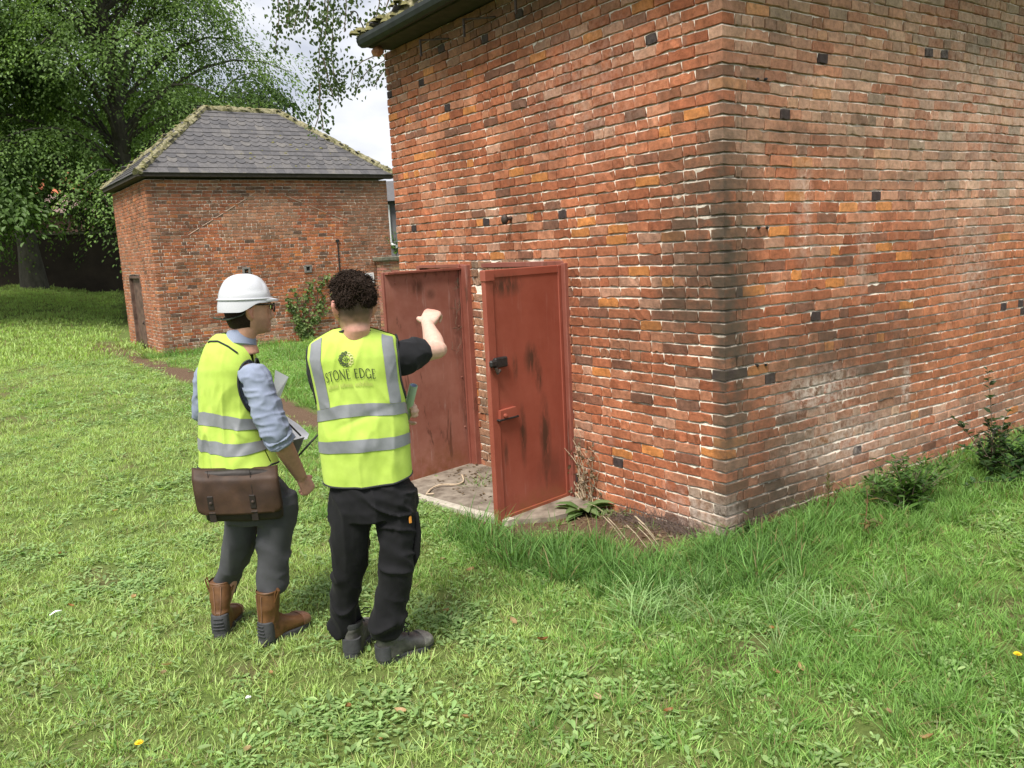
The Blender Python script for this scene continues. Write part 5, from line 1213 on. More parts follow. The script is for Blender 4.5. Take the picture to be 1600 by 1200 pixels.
    limb(mb, [shR - axR * .04 + V3(0, 0, -.01), shR, shR + (elR - shR) * .35, shR + (elR - shR) * .7, elR, elR + d_ * .08], [.060, .070, .071, .068, .062, .058], 26, 22)
    limb(mb, [shL + PA.r * .05, shL, shL + (elL - shL) * .5, elL, elL + dl * .15], [.075, .074, .066, .058, .05], 22, 18)
    v, f = loft([(PA.wld(0, -.005, z) + PA.r * prof_c(prof, z), PA.r, PA.f, a, b, b, 2.3) for z, a, b in ((1.08, .125, .082), (1.30, .135, .085), (1.38, .115, .075), (1.43, .085, .065))], 24); mb.add(v, f)
    me = remesh(mb, .0062, 3, 'shirt'); ax_ = unit(elR - shR)
    def sf(v):
        t = (v - shR) @ ax_ / np.linalg.norm(elR - shR); c1 = ax_; a1 = unit(np.cross(ax_, (0, 0, 1.))); a2 = np.cross(ax_, a1); q = v - shR; A_, B_, C_ = q @ c1, q @ a1, q @ a2
        am = .004 + .006 * sstep(.2, .9, t); return am * ridged(A_ * 15 + B_ * 7, B_ * 8, C_ * 8 + A_ * 4, 51) + .0035 * ridged(A_ * 30 + C_ * 6, B_ * 12, C_ * 12, 52) + .0022 * ridged(A_ * 4, B_ * 26, C_ * 26, 53)
    displace(me, sf); shirt = link('shirt', me, M['shirt'], p)
    mb = MB(); du = unit(d_); 
    limb(mb, [elR + d_ * .0, elR + d_ * .04, elR + d_ * .09, elR + d_ * .15, elR + d_ * .20, elR + d_ * .22], [.050, .0665, .069, .066, .067, .055], 26, 18); me = remesh(mb, .005, 2, 'cuff')
    displace(me, lambda v: .0065 * ridged(((v - elR) @ du) * 46 + 2.2 * vnoise(v[:, 0] * 12, v[:, 1] * 12, v[:, 2] * 12, 5), v[:, 0] * 6, v[:, 1] * 6, 54) + .003 * ridged(v[:, 0] * 25, v[:, 1] * 25, v[:, 2] * 25, 55)); link('rolled_cuff', me, M['shirt'], shirt)
    cn = T(0, -.018, -.118); ca_ = unit(T(0, .0, .05) - nb); mb = MB(); V = []; n = 40; u_ = PA.r; v_ = unit(np.cross(ca_, u_)) * 1.0
    for i in range(n):
        a = 2 * math.pi * i / n
        for (rr, h_) in ((.060, .034), (.064, .038), (.073, .006), (.080, -.022), (.070, -.03)):
            V.append(nb + u_ * rr * math.cos(a) + v_ * rr * 1.02 * math.sin(a) + ca_ * (h_ - .012 + .012 * math.sin(a + math.pi)))
    mb.add(V, [(i * 5 + k, ((i + 1) % n) * 5 + k, ((i + 1) % n) * 5 + k + 1, i * 5 + k + 1) for i in range(n) for k in range(4)]); mb.build('collar', M['shirt'], shirt, True)
    # --- trousers tucked into the boots
    mb = MB()
    legs(mb, PA, DA, [(372, 705, 34, .07), (376, 728, 44, .085), (392, 765, 60, .125), (403, 795, 60, .125), (404, 812, 56, .115)],
         [(376, 780, 30, 4.14), (378, 812, 28, 4.15), (375, 842, 26, 4.16), (369, 868, 24, 4.20), (359, 893, 21.5, 4.25), (355, 906, 20.5, 4.27), (353, 916, 18.5, 4.28), (352, 928, 16, 4.285)],
         [(432, 770, 30, 4.04), (433, 806, 30, 4.03), (430, 838, 27, 4.03), (427, 868, 25, 4.03), (426, 897, 23.5, 4.04), (427, 914, 23.5, 4.04), (426, 926, 18, 4.04)])
    me = remesh(mb, .008, 4, 'trousers')
    def tf(v):
        z = v[:, 2]; a = .0065 * np.exp(-((z - .46) / .09) ** 2) + .006 * np.exp(-((z - .32) / .06) ** 2) + .005 * np.exp(-((z - .7) / .10) ** 2) + .0025
        sl_ = 5 * vnoise(v[:, 0] * 3.5, v[:, 1] * 3.5, z * 2.2, 66); return a * ridged(v[:, 0] * 7 + z * 3, v[:, 1] * 7, z * 14 + sl_ + v[:, 1] * 8, 61) + .003 * ridged(v[:, 0] * 10, v[:, 1] * 10, z * 5, 62)
    displace(me, tf); link('trousers', me, M['grey_trouser'], p)
    g = ground(344, 1000); g[2] = 0; boot(p, g, math.radians(58), .285, 'tan_boot', 'tan_toe', 'rubber', lean=.30, size=.95)
    g = ground(411, 1011); g[2] = 0; boot(p, g, math.radians(20), .285, 'tan_boot', 'tan_toe', 'rubber', lean=.08, size=.95)
    # --- shoulder bag
    c = atd(373, 774, 3.925); n = unit(V3(CAM[0] - c[0], CAM[1] - c[1], 0)); n = unit(n + .12 * V3(-.818, .573, 0)); s_ = V3(-n[1], n[0], 0); s_ = -s_ if s_ @ V3(.818, -.573, 0) < 0 else s_; Z = unit(V3(0, 0, 1) - .05 * s_)
    s_ = unit(s_ + V3(0, 0, -.075)); BT = lambda x, y, z: c + s_ * x + n * y + Z * z
    bg_ = empty('shoulder_bag', tuple(c)); tag(bg_, 'worn brown leather bag with two buckled straps hanging at the hip', 'bag')
    def bl(o): o.location = -Vector(c); return o
    mb = MB(); rings = []
    for z, a, b_ in ((-.125, .155, .028), (-.118, .172, .044), (-.06, .176, .050), (.05, .174, .046), (.11, .168, .036), (.122, .155, .022)): rings.append((BT(.012, -.03, z), s_, n, a, b_, b_, 5))
    v, f = loft(rings, 40); mb.add(v, f); me = remesh(mb, .008, 3, 'body'); displace(me, lambda v: .006 * vnoise(v[:, 0] * 9, v[:, 1] * 9, v[:, 2] * 9, 71)); bl(link('pouch', me, M['bag_dark'], bg_))
    V = []; F = []; nx_, nz_ = 30, 22                            # flap
    for j in range(nz_):
        t = j / (nz_ - 1)
        for i in range(nx_):
            u = i / (nx_ - 1) * 2 - 1; hwd = .190 - .004 * t - .03 * max(0, t - .86) / .14 * 0; rc = max(0, (t - .86) / .14); xx = u * hwd * (1 - .10 * rc ** 3 * (abs(u) > .8)); zz = .128 - .205 * t - (.006 * (1 - u * u)); y = .020 + .012 * math.sin(min(1, t * 1.4) * math.pi / 2) - (.05 * (1 - t * 5) if t < .2 else 0) + .004 * float(vnoise(u * 3, t * 4, 0, 72)) - .010 * max(0, abs(u) - .85) / .15
            V.append(BT(xx, y, zz))
    F = [(j * nx_ + i, j * nx_ + i + 1, (j + 1) * nx_ + i + 1, (j + 1) * nx_ + i) for j in range(nz_ - 1) for i in range(nx_ - 1)]
    fl = bl(link('flap', make_mesh('flap', V, F, smooth=True), M['bag'], bg_)); sm = fl.modifiers.new('t', 'SOLIDIFY'); sm.thickness = .004
    for sx in (-.122, .062):
        mb = MB(); mb.box((-.013, 0, -.03), (.013, .006, .035), .002, Matrix(((s_[0], n[0], Z[0], BT(sx, .033, -.025)[0]), (s_[1], n[1], Z[1], BT(sx, .033, -.025)[1]), (s_[2], n[2], Z[2], BT(sx, .033, -.025)[2]), (0, 0, 0, 1))))
        mb.box((-.015, 0, -.05), (.015, .006, .0), .002, Matrix(((s_[0], n[0], Z[0], BT(sx, .031, -.064)[0]), (s_[1], n[1], Z[1], BT(sx, .031, -.064)[1]), (s_[2], n[2], Z[2], BT(sx, .031, -.064)[2]), (0, 0, 0, 1)))); st_ = bl(mb.build('strap', M['bag_dark'], bg_))
        mb = MB(); q = BT(sx, .040, -.022); mb.tube([q - n * .002, q + n * .003, q + n * .005], [.007, .007, .004], 10); q = BT(sx, .038, -.070); mb.tube([q - s_ * .014, q + s_ * .014], .003, 6); k = mb.build('buckle', M['iron'], st_, True)
    for sx in (-.118, .066):
        mb = MB(); mb.tube([BT(sx, .032, -.01), BT(sx, .030, .05), BT(sx, .012, .125)], .0016, 5); bl(mb.build('seam', M['bag_dark'], bg_))
    mb = MB(); mb.tube([BT(.155, -.05, .06), BT(.13, -.10, .10), BT(.07, -.15, .18), atd(368, 620, 4.11)], .010, 6, flat=.35); mb.tube([BT(-.14, -.05, .06), BT(-.10, -.11, .10), BT(-.04, -.15, .18), atd(352, 620, 4.11)], .010, 6, flat=.35); bl(mb.build('shoulder_strap', M['bag_dark'], bg_))
    # --- clipboard with papers, held in front of him
    a, b, d = atd(436, 648, 4.16), atd(478, 688, 4.22), atd(452, 722, 4.20)
    cb = empty('clipboard', tuple(atd(455, 685, 4.2))); tag(cb, 'open clipboard folder with white papers held in front of the hard hat man', 'clipboard')
    def sheet(pts, th, nm, mat):
        n_ = unit(np.cross(pts[1] - pts[0], pts[-1] - pts[0])); k = len(pts); v = [q for q in pts] + [q + n_ * th for q in pts]; m2 = MB(); m2.add(v, [tuple(range(k))[::-1], tuple(range(k, 2 * k))] + [(i, (i + 1) % k, k + (i + 1) % k, k + i) for i in range(k)]); o = m2.build(nm, M[mat], cb); o.location = -Vector(cb.location); return o
    sheet([atd(444, 648, 4.34), atd(468, 664, 4.36), atd(483, 678, 4.34), atd(480, 686, 4.26), atd(455, 690, 4.12), atd(436, 690, 4.10)], .002, 'papers', 'paper')
    sheet([atd(452, 690, 4.14), atd(476, 683, 4.14), atd(463, 716, 4.16), atd(452, 725, 4.18)], .003, 'cover', 'grey_board')
    mb = MB(); mb.tube([atd(443, 655, 4.11), atd(452, 663, 4.11), atd(470, 681, 4.11)], .0075, 8, flat=.6); o = mb.build('clip_bar', M['black_iron'], cb); o.location = -Vector(cb.location)
    mb = MB(); mb.tube([atd(465, 714, 4.13), atd(482, 695, 4.13), atd(501, 675, 4.13)], [.0075, .0085, .0075], 8, flat=.6); o = mb.build('edge_bar', M['black_iron'], cb); o.location = -Vector(cb.location)
    o = sheet([atd(430, 578, 4.14), atd(451, 589, 4.16), atd(438, 620, 4.16), atd(426, 625, 4.14)], .0015, 'sheet', 'paper')
    n_ = o; n_.parent = None; n_.location = (0, 0, 0); n_.name = 'folded_sheet'; tag(n_, 'folded white sheet sticking out beside the blue shirt sleeve', 'paper')
M['grey_board'] = simple('grey_board', (.17, .18, .16), .7, var=.1)
man_a()
# ------------------------------------------------------------------ leaves
def leaf_mat(name, rough=0.5, trans=0.42, varscale=0.5):
    m, t, b = mat_new(name); a = t.nodes.new('ShaderNodeAttribute'); a.attribute_name = 'tone'
    oi = t.nodes.new('ShaderNodeObjectInfo')
    c = mixc(t, 1.0, a.outputs['Color'], ramp_out(t, oi.outputs['Random'], [(0, 1 - varscale * .5), (1, 1 + varscale * .5)]), 'MULTIPLY')
    t.links.new(c, b.inputs['Base Color']); b.inputs['Roughness'].default_value = rough; b.inputs['Specular IOR Level'].default_value = 0.3
    tr = t.nodes.new('ShaderNodeBsdfTranslucent'); t.links.new(mixc(t, 1.0, c, (1.15, 1.25, 0.55), 'MULTIPLY'), tr.inputs[0])
    ms = t.nodes.new('ShaderNodeMixShader'); ms.inputs[0].default_value = trans
    o = t.nodes['Material Output']; t.links.new(b.outputs[0], ms.inputs[1]); t.links.new(tr.outputs[0], ms.inputs[2]); t.links.new(ms.outputs[0], o.inputs[0])
    return m
M['leaf'] = leaf_mat('leaf')
M['grass'] = leaf_mat('grass_blade', 0.6, 0.4, 0.5)
def bark_mat():
    m, t, b = mat_new('bark'); p = geo_pos(t); n = noise_node(t, 6, 6, .7, scaled(t, p, (1, 1, .35)))
    t.links.new(ramp_out(t, n.outputs[0], [(.3, (.032, .028, .022)), (.7, (.11, .10, .082))]), b.inputs['Base Color']); b.inputs['Roughness'].default_value = .95
    bump(t, b, n.outputs[0], .8, .04); return m
M['bark'] = bark_mat()
M['twig'] = simple('twig', (.10, .075, .05), .9, var=.3, nscale=30)
def kites(pos, d, nrm, ln, wd, fold=0.18):
    """leaf blades: six points (base, two each side, tip), two quads folded along the midrib"""
    d = unit(d); s = unit(np.cross(d, nrm)); n = np.cross(s, d); ln = ln[:, None]; wd = wd[:, None]
    P = np.stack([pos, pos + d * ln * .38 + s * wd * .5 + n * wd * fold, pos + d * ln * .75 + s * wd * .36 + n * wd * fold * .7, pos + d * ln - n * ln * .06,
                  pos + d * ln * .75 - s * wd * .36 + n * wd * fold * .7, pos + d * ln * .38 - s * wd * .5 + n * wd * fold], 1)
    return P
def kite_mesh(name, P, tones):
    n = len(P); b = np.arange(n)[:, None] * 6
    F = np.concatenate([b + np.array([0, 1, 2, 3]), b + np.array([0, 3, 4, 5])]).astype(np.int32)
    return make_mesh(name, P.reshape(-1, 3), F, np.repeat(tones, 6, 0))
def tones(n, a, b, r, jit=.18):
    f = r.random((n, 1)); return (np.array(a) * (1 - f) + np.array(b) * f) * r.uniform(1 - jit, 1 + jit, (n, 1))
def sprays(base, dirs, L_, r, m=24, leaf=.11, droop=.4, spread=.10, wr=.62):
    """flat drooping fronds of leaves; base, dirs (n,3), L_ (n,)"""
    n = len(base); d = unit(dirs); up = np.array([0, 0, 1.0]); side = unit(np.cross(d, up) + r.normal(0, .12, (n, 3))); nr = unit(np.cross(side, d))
    t = (np.arange(m)[None, :] + r.random((n, m))) / m; sg = np.where((np.arange(m) % 2)[None, :] == 0, 1.0, -1.0) * np.ones((n, 1))
    p = base[:, None] + d[:, None] * (L_[:, None] * t)[..., None] - up * (droop * L_[:, None] * t ** 2)[..., None]
    wdt = (spread + .5 * spread * np.sin(t * math.pi)) * L_[:, None] * r.random((n, m)) * 2.2
    p = p + side[:, None] * (sg * wdt)[..., None] + r.normal(0, .03, (n, m, 3)) * L_[:, None, None]
    ld = d[:, None] * .55 + side[:, None] * (sg * .75)[..., None] - up * (.25 + .5 * t)[..., None] + r.normal(0, .25, (n, m, 3))
    ln = nr[:, None] + r.normal(0, .27, (n, m, 3))
    sz = leaf * r.uniform(.65, 1.25, (n, m))
    return kites(p.reshape(-1, 3), ld.reshape(-1, 3), ln.reshape(-1, 3), sz.ravel(), sz.ravel() * wr)
def tree(name, label, x, y, r_trunk, zc0, zc1, prof, seed, nl=64, per=30, m=22, leaf=.12, ca=(.125, .22, .058), cb=(.27, .41, .12), lean=(0, 0), group=None, cat='tree', droop=.45, zt=None, spl=1.3):
    r = np.random.default_rng(seed); z0 = float(ground_z(x, y, False)); t = empty(name, (0, 0, 0))
    tag(t, label, cat, group); mb = MB(); pts = []; rad = []
    H = zt or zc1 * .92
    for k in range(9):
        f = k / 8; zz = z0 - .3 + (H - z0) * f; pts.append((x + lean[0] * f ** 1.3 + .12 * math.sin(3 * f + seed), y + lean[1] * f + .1 * math.cos(2.3 * f), zz)); rad.append(r_trunk * (1.35 if k == 0 else 1) * (1 - .78 * f))
    mb.tube(pts, rad, 12); mb.build('trunk', M['bark'], t, True)
    tp = np.array(pts); lb = MB(); B = []; D = []; LL = []
    for i in range(nl):
        zs = zc0 + .35 + (zc1 - zc0) * (i + r.random()) / nl; R_ = prof(zs) * r.uniform(.72, 1.08); az = i * 2.39996 + r.normal(0, .25)
        f = np.clip((zs - z0) / (H - z0), 0.12, 1); k = f * 8; k0 = int(min(7, k)); o = tp[k0] + (tp[k0 + 1] - tp[k0]) * (k - k0)
        ph = r.uniform(.15, .55) if zs > zc0 + 1.5 else r.uniform(.25, .5); hd = np.array([math.cos(az), math.sin(az), 0]); st = o - np.array([0, 0, min(R_ * .35, o[2] - z0 - 2.0)])
        q = []
        for j in range(7):
            g = j / 6; zz = st[2] + R_ * ph * math.sin(g * 1.9) - R_ * .35 * droop * g ** 2.2 * 1.6 + (o[2] - st[2]) * g; zz = max(zz, z0 + 1.0)
            w_ = np.array([-hd[1], hd[0], 0]) * R_ * .10 * math.sin(3 * g + i); q.append(np.array([st[0], st[1], zz]) + hd * R_ * g + w_ * g)
        lb.tube(q, [max(.012, r_trunk * .24 * (1 - .9 * j / 6)) for j in range(7)], 5, cap=False); q = np.array(q)
        u = .22 + .80 * r.random(per) ** .75; k = np.clip(u * 6, 0, 5.999); k0 = k.astype(int); b_ = q[k0] + (q[k0 + 1] - q[k0]) * (k - k0)[:, None]
        lat = np.array([-hd[1], hd[0], 0]); sp = r.normal(0, .17, per) * R_ * (.4 + .5 * u); b_ = b_ + lat * sp[:, None] + np.array([0, 0, 1.0]) * (r.normal(0, .22, per) - .05 * np.abs(sp))[:, None]
        B.append(b_); D.append(hd * r.uniform(.3, 1.0, (per, 1)) + lat * r.normal(0, .65, (per, 1)) + np.array([0, 0, -1.0]) * r.uniform(.05, .75, (per, 1))); LL.append(r.uniform(.6, 1.25, per) * spl)
    lb.build('branches', M['bark'], t, True)
    B, D, LL = np.concatenate(B), np.concatenate(D), np.concatenate(LL)
    v = (B - CAM) @ RM; px_, py_ = 800 + FPX * v[:, 0] / v[:, 2], 600 + FPX * v[:, 1] / v[:, 2]; k = ~((px_ > 52) & (px_ < 132) & (py_ > 262) & (py_ < 352)); B, D, LL = B[k], D[k], LL[k]      # the gap in the branches that shows the house
    P = sprays(B, D, LL, r, m, leaf, droop)
    tn = np.repeat(tones(len(B), ca, cb, r, .2), m, 0) * r.uniform(.8, 1.2, (len(P), 1))
    link('crown', kite_mesh('crown', P, tn), M['leaf'], t); return t
def pxy(px, d):
    q = ray(px, 430); q = q / math.hypot(q[0], q[1]); return CAM[0] + q[0] * d, CAM[1] + q[1] * d
x_, y_ = pxy(50, 39)
tree('beech_tree', 'tall beech with a thick grey trunk showing beneath its crown at the far left', x_, y_, .42, 5.3, 18.5, lambda z: 7.6 if z < 10 else 7.6 - (z - 10) * .45, 101, nl=76, per=40, m=34, leaf=.112, lean=(-1.2, 0))
x_, y_ = pxy(212, 30)
tree('beech_tree', 'drooping beech rising directly behind the smaller brick building', x_, y_, .36, 3.4, 16.0, lambda z: 5.3 if z < 8.3 else max(2.2, 5.3 - (z - 8.3) * .40), 102, nl=90, per=46, m=34, leaf=.098, droop=.6)
x_, y_ = pxy(-75, 30)
tree('chestnut_tree', 'dark low hanging chestnut foliage at the left edge of the lawn', x_, y_, .32, 3.4, 11.5, lambda z: 4.0, 103, nl=50, per=30, m=24, leaf=.16, ca=(.06, .11, .03), cb=(.12, .20, .055), spl=1.1)
for k, (px, d, R_, zz) in enumerate(((205, 47, 3.0, 10.0), (345, 44, 4.2, 11), (-40, 50, 4.0, 13))):
    x_, y_ = pxy(px, d)
    tree('broadleaf_tree', ['broad dark tree beyond the back wall between the two beeches', 'dark tree far behind the right shoulder of the slate roof', 'shaded tree beyond the back wall at the far left'][k], x_, y_, .3, 2.6, zz, lambda z: R_, 110 + k, nl=40, per=22, m=16, leaf=.24, ca=(.03, .06, .016), cb=(.05, .09, .024))

# overhanging bough of a tree that stands behind the near building
def bough_tree():
    t = empty('beech_tree', (0, 0, 0)); tag(t, 'overhanging beech bough with small leaf sprays hanging against the pale sky', 'tree'); r = np.random.default_rng(77)
    mb = MB(); b = (7.2, 12.2); mb.tube([(b[0], b[1], -.2), (b[0], b[1] + .1, 4), (b[0] - .2, b[1], 8), (b[0] - .4, b[1], 12)], [.5, .38, .3, .15], 12); mb.build('trunk', M['bark'], t, True)
    lm = MB(); D0 = 13.5
    A = lambda px, py, dd=0: atd(px, py, D0 + dd)
    lm.tube([(b[0] - .2, b[1], 7.2), A(760, -150, 2), A(640, -130, .6), A(540, -95), A(440, -70)], [.17, .13, .09, .06, .03], 7)
    st = [[(432, -40), (436, 30), (430, 80)], [(450, -40), (452, 20), (447, 45)], [(470, -60), (466, 10), (460, 44)], [(490, -60), (484, 5), (478, 35)], [(512, -60), (506, 30), (500, 70), (497, 120), (502, 150)],
          [(516, -60), (512, 20), (508, 60)], [(526, -60), (520, 40), (518, 90), (524, 130), (530, 152)], [(540, -60), (541, 10), (538, 50)], [(505, 90), (512, 120), (520, 150)], [(500, 130), (499, 160), (497, 185), (492, 200)], [(499, 150), (500, 168), (504, 185), (505, 205)],
          [(560, -60), (556, 0), (560, 10)], [(600, -40), (592, 10), (584, 38)], [(615, -20), (600, 20), (590, 42)], [(625, 60), (590, 85), (566, 96), (551, 110), (549, 126)], [(625, 70), (600, 95), (575, 110), (560, 130), (556, 146)], [(625, 80), (604, 105), (590, 125), (584, 136)]]
    Ps = []; Ts = []
    for i, s in enumerate(st):
        dd = r.normal(0, .5); q = np.array([A(px, py, dd) for px, py in s]); lm.tube(list(q), [.016] + [.008] * (len(q) - 1), 5, cap=False)
        L_ = sum(np.linalg.norm(q[k + 1] - q[k]) for k in range(len(q) - 1)); n = int(L_ * (140 if i < 9 else 85))
        k = r.random(n) * (len(q) - 1) * .999; k0 = k.astype(int); p = q[k0] + (q[k0 + 1] - q[k0]) * (k - k0)[:, None]
        w = .055 + .085 * np.abs(np.sin(k * 5 + i)); p = p + r.normal(0, 1, (n, 3)) * w[:, None] * np.array([1, 1, .8])
        d = r.normal(0, .6, (n, 3)) + np.array([0, 0, -.8]); nr = r.normal(0, .6, (n, 3)) + np.array([-.3, -.5, .6]); sz = .070 * r.uniform(.6, 1.2, n)
        Ps.append(kites(p, d, nr, sz, sz * .68)); Ts.append(tones(n, (.035, .060, .020), (.075, .11, .035), r))
    lm.build('branches', M['twig'], t, True); link('crown', kite_mesh('crown', np.concatenate(Ps), np.concatenate(Ts)), M['leaf'], t)
bough_tree()

# ------------------------------------------------------------------ back wall and the house beyond
def wall_run():
    w = empty('boundary_wall', (0, 0, 0)); tag(w, 'long dark brick boundary wall in the shade under the trees', 'wall')
    a = np.array(pxy(-160, 41)); b = np.array(pxy(420, 43)); d = (b - a) / np.linalg.norm(b - a); n = np.array([-d[1], d[0]]); Lw = np.linalg.norm(b - a); z0 = .9
    m2 = MB(); q = [a, b, b + n * .3, a + n * .3]; m2.add([(p[0], p[1], z0 - .5) for p in q] + [(p[0], p[1], z0 + 2.5) for p in q], [(0, 1, 5, 4), (1, 2, 6, 5), (2, 3, 7, 6), (3, 0, 4, 7), (4, 5, 6, 7)])
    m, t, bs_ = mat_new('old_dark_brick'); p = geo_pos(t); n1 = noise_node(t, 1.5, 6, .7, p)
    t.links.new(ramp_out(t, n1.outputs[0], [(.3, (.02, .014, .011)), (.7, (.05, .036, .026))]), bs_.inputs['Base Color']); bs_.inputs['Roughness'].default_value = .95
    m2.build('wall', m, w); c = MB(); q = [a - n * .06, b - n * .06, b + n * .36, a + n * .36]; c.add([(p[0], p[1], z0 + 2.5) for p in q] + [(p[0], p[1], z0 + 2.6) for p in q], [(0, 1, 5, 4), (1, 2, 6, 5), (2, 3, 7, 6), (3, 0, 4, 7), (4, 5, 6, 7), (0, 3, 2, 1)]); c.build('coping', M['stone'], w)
wall_run()
def far_house():
    x, y = pxy(92, 58); h = empty('house', (x, y, 1.2)); h.rotation_euler = (0, 0, .12); tag(h, 'distant house with a red tiled roof glimpsed through the beeches', 'house')
    tile = simple('red_roof_tiles', (.36, .11, .05), .85, var=.25, nscale=3, world=True); tile2 = simple('pale_roof_sheet', (.24, .16, .14), .8, var=.12, nscale=2, world=True); wl = simple('house_wall', (.22, .13, .10), .9, var=.2, nscale=2, world=True)
    m2 = MB(); m2.box((-4.6, 0, -.5), (4.6, 7, 4.6)); m2.build('wall', wl, h)
    m2 = MB(); m2.add([(-4.9, .0, 5.0), (4.9, .0, 5.0), (4.2, 3.5, 8.2), (-4.2, 3.5, 8.2), (-4.9, 7.2, 5.0), (4.9, 7.2, 5.0)], [(0, 1, 2, 3), (2, 5, 4, 3), (0, 3, 4), (1, 5, 2)]); m2.build('roof', tile, h)
    m2 = MB(); m2.add([(-3.4, -1.9, 4.05), (3.4, -1.9, 4.05), (3.4, 0.4, 5.35), (-3.4, .4, 5.35), (-3.4, -1.9, 3.95), (3.4, -1.9, 3.95), (3.4, .4, 5.2), (-3.4, .4, 5.2)], [(0, 1, 2, 3), (4, 7, 6, 5), (0, 4, 5, 1), (1, 5, 6, 2), (3, 2, 6, 7), (0, 3, 7, 4)]); m2.build('porch_roof', tile2, h)
    m2 = MB(); m2.box((-3.2, -1.7, -.5), (3.2, 0, 3.95)); m2.build('porch_wall', wl, h)
    m2 = MB(); m2.box((-3.4, -2.0, 3.90), (3.4, -1.85, 4.02)); m2.build('gutter', M['gutter'], h)
    for wx in (-2.0, 1.9):
        m2 = MB(); m2.box((wx - .5, -1.74, 1.6), (wx + .5, -1.69, 2.9)); f_ = m2.build('window', M['white'], h); m2 = MB(); m2.box((wx - .42, -1.75, 1.68), (wx + .42, -1.735, 2.82)); m2.build('pane', M['dark'], f_)
far_house()
def gap_house():
    q = atd(611, 400, 27.0); h = empty('house', (q[0], q[1], 0), -.62); tag(h, 'grey house end with a white downpipe seen in the gap between the brick buildings', 'house')
    m2 = MB(); m2.box((-.25, 0, -.5), (5, 4, 3.5)); m2.build('wall', simple('grey_render', (.11, .11, .115), .9, var=.15, nscale=2, world=True), h)
    m2 = MB(); m2.add([(-.3, -.3, 3.5), (5.2, -.3, 3.5), (5.2, 2, 4.3), (-.3, 2, 4.3), (-.3, 4.3, 3.5), (5.2, 4.3, 3.5)], [(0, 1, 2, 3), (3, 2, 5, 4), (0, 3, 4), (1, 5, 2)]); m2.build('roof', M['slate'], h)
    m2 = MB(); m2.tube([(.02, -.06, 3.4), (.02, -.06, 2.2), (.22, -.06, 2.05)], .06, 8); m2.build('downpipe', M['white'], h)
gap_house()

# ------------------------------------------------------------------ lawn
def blade_tuft(n, rad, h0, h1, wd, lean, r, ca, cb, dry=.08):
    V = []; F = []; C = []
    for i in range(n):
        a = r.random() * 6.283; q = rad * math.sqrt(r.random()); x, y = q * math.cos(a), q * math.sin(a); h = r.uniform(h0, h1); b = r.random() * 6.283; le = h * lean * r.uniform(.3, 1.5)
        bd = np.array([math.cos(a), math.sin(a), 0]) * .6 + np.array([math.cos(b), math.sin(b), 0]) * .7; sd_ = np.array([-math.sin(b), math.cos(b), 0]); w_ = wd * r.uniform(.7, 1.3)
        c = np.array(lerp(ca, cb, r.random())) * r.uniform(.8, 1.2)
        if r.random() < dry: c = np.array((.24, .20, .09))
        k = len(V)
        for (f, ww) in ((0, .8), (.4, 1), (.75, .7)):
            o = np.array([x, y, -.01 + h * f * (1 - .25 * lean * f)]) + bd * le * f ** 1.8
            V += [o - sd_ * w_ * ww / 2, o + sd_ * w_ * ww / 2]
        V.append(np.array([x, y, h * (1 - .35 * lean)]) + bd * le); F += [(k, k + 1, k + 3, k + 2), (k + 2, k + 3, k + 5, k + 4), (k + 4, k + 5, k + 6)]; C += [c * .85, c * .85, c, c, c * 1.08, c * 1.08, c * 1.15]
    return V, F, C
def herb_patch(n, rad, ls, r, ca, cb, ht=.03, wr=.7, rosette=False):
    V = []; F = []; C = []
    for i in range(n):
        a = i * 2.4 + r.normal(0, .3) if rosette else r.random() * 6.283; q = 0.008 if rosette else rad * math.sqrt(r.random())
        o = np.array([q * math.cos(a), q * math.sin(a), 0.004 + (0 if rosette else r.uniform(.2, 1) * ht)]); b = a + r.normal(0, .4); el = r.uniform(.05, .6); d = np.array([math.cos(b) * math.cos(el), math.sin(b) * math.cos(el), math.sin(el)])
        s_ = np.array([-math.sin(b), math.cos(b), 0]); L_ = ls * r.uniform(.6, 1.3); w_ = L_ * wr; nn_ = np.cross(d, s_) * -1; k = len(V)
        V += [o, o + d * L_ * .35 + s_ * w_ * .4 + nn_ * .1 * w_, o + d * L_ * .75 + s_ * w_ * .5 + nn_ * .1 * w_ - np.array([0, 0, .1 * L_]), o + d * L_ - np.array([0, 0, .22 * L_]), o + d * L_ * .75 - s_ * w_ * .5 + nn_ * .1 * w_ - np.array([0, 0, .1 * L_]), o + d * L_ * .35 - s_ * w_ * .4 + nn_ * .1 * w_]
        F += [(k, k + 1, k + 2, k + 3), (k, k + 3, k + 4, k + 5)]; c = np.array(lerp(ca, cb, r.random())) * r.uniform(.8, 1.2); C += [c] * 6
    return V, F, C
PROTO = bpy.data.collections.new('turf_kinds'); r = np.random.default_rng(5)
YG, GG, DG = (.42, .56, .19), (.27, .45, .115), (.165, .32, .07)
KINDS = {}
def add_proto(kind, geo):
    i = len(PROTO.objects); me = make_mesh('turf_%02d' % i, geo[0], geo[1], np.array(geo[2])); me.materials.append(M['grass'])
    PROTO.objects.link(bpy.data.objects.new('turf_%02d' % i, me)); KINDS.setdefault(kind, []).append(i)
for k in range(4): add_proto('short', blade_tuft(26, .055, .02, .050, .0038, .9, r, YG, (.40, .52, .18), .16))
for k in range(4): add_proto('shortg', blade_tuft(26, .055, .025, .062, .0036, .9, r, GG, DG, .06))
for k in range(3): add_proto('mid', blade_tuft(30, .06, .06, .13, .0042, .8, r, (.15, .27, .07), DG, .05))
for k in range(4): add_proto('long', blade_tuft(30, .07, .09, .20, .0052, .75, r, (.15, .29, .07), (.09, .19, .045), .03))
for k in range(2): add_proto('pale', blade_tuft(40, .08, .09, .16, .0048, 1.1, r, (.32, .46, .20), (.22, .36, .13), .05))
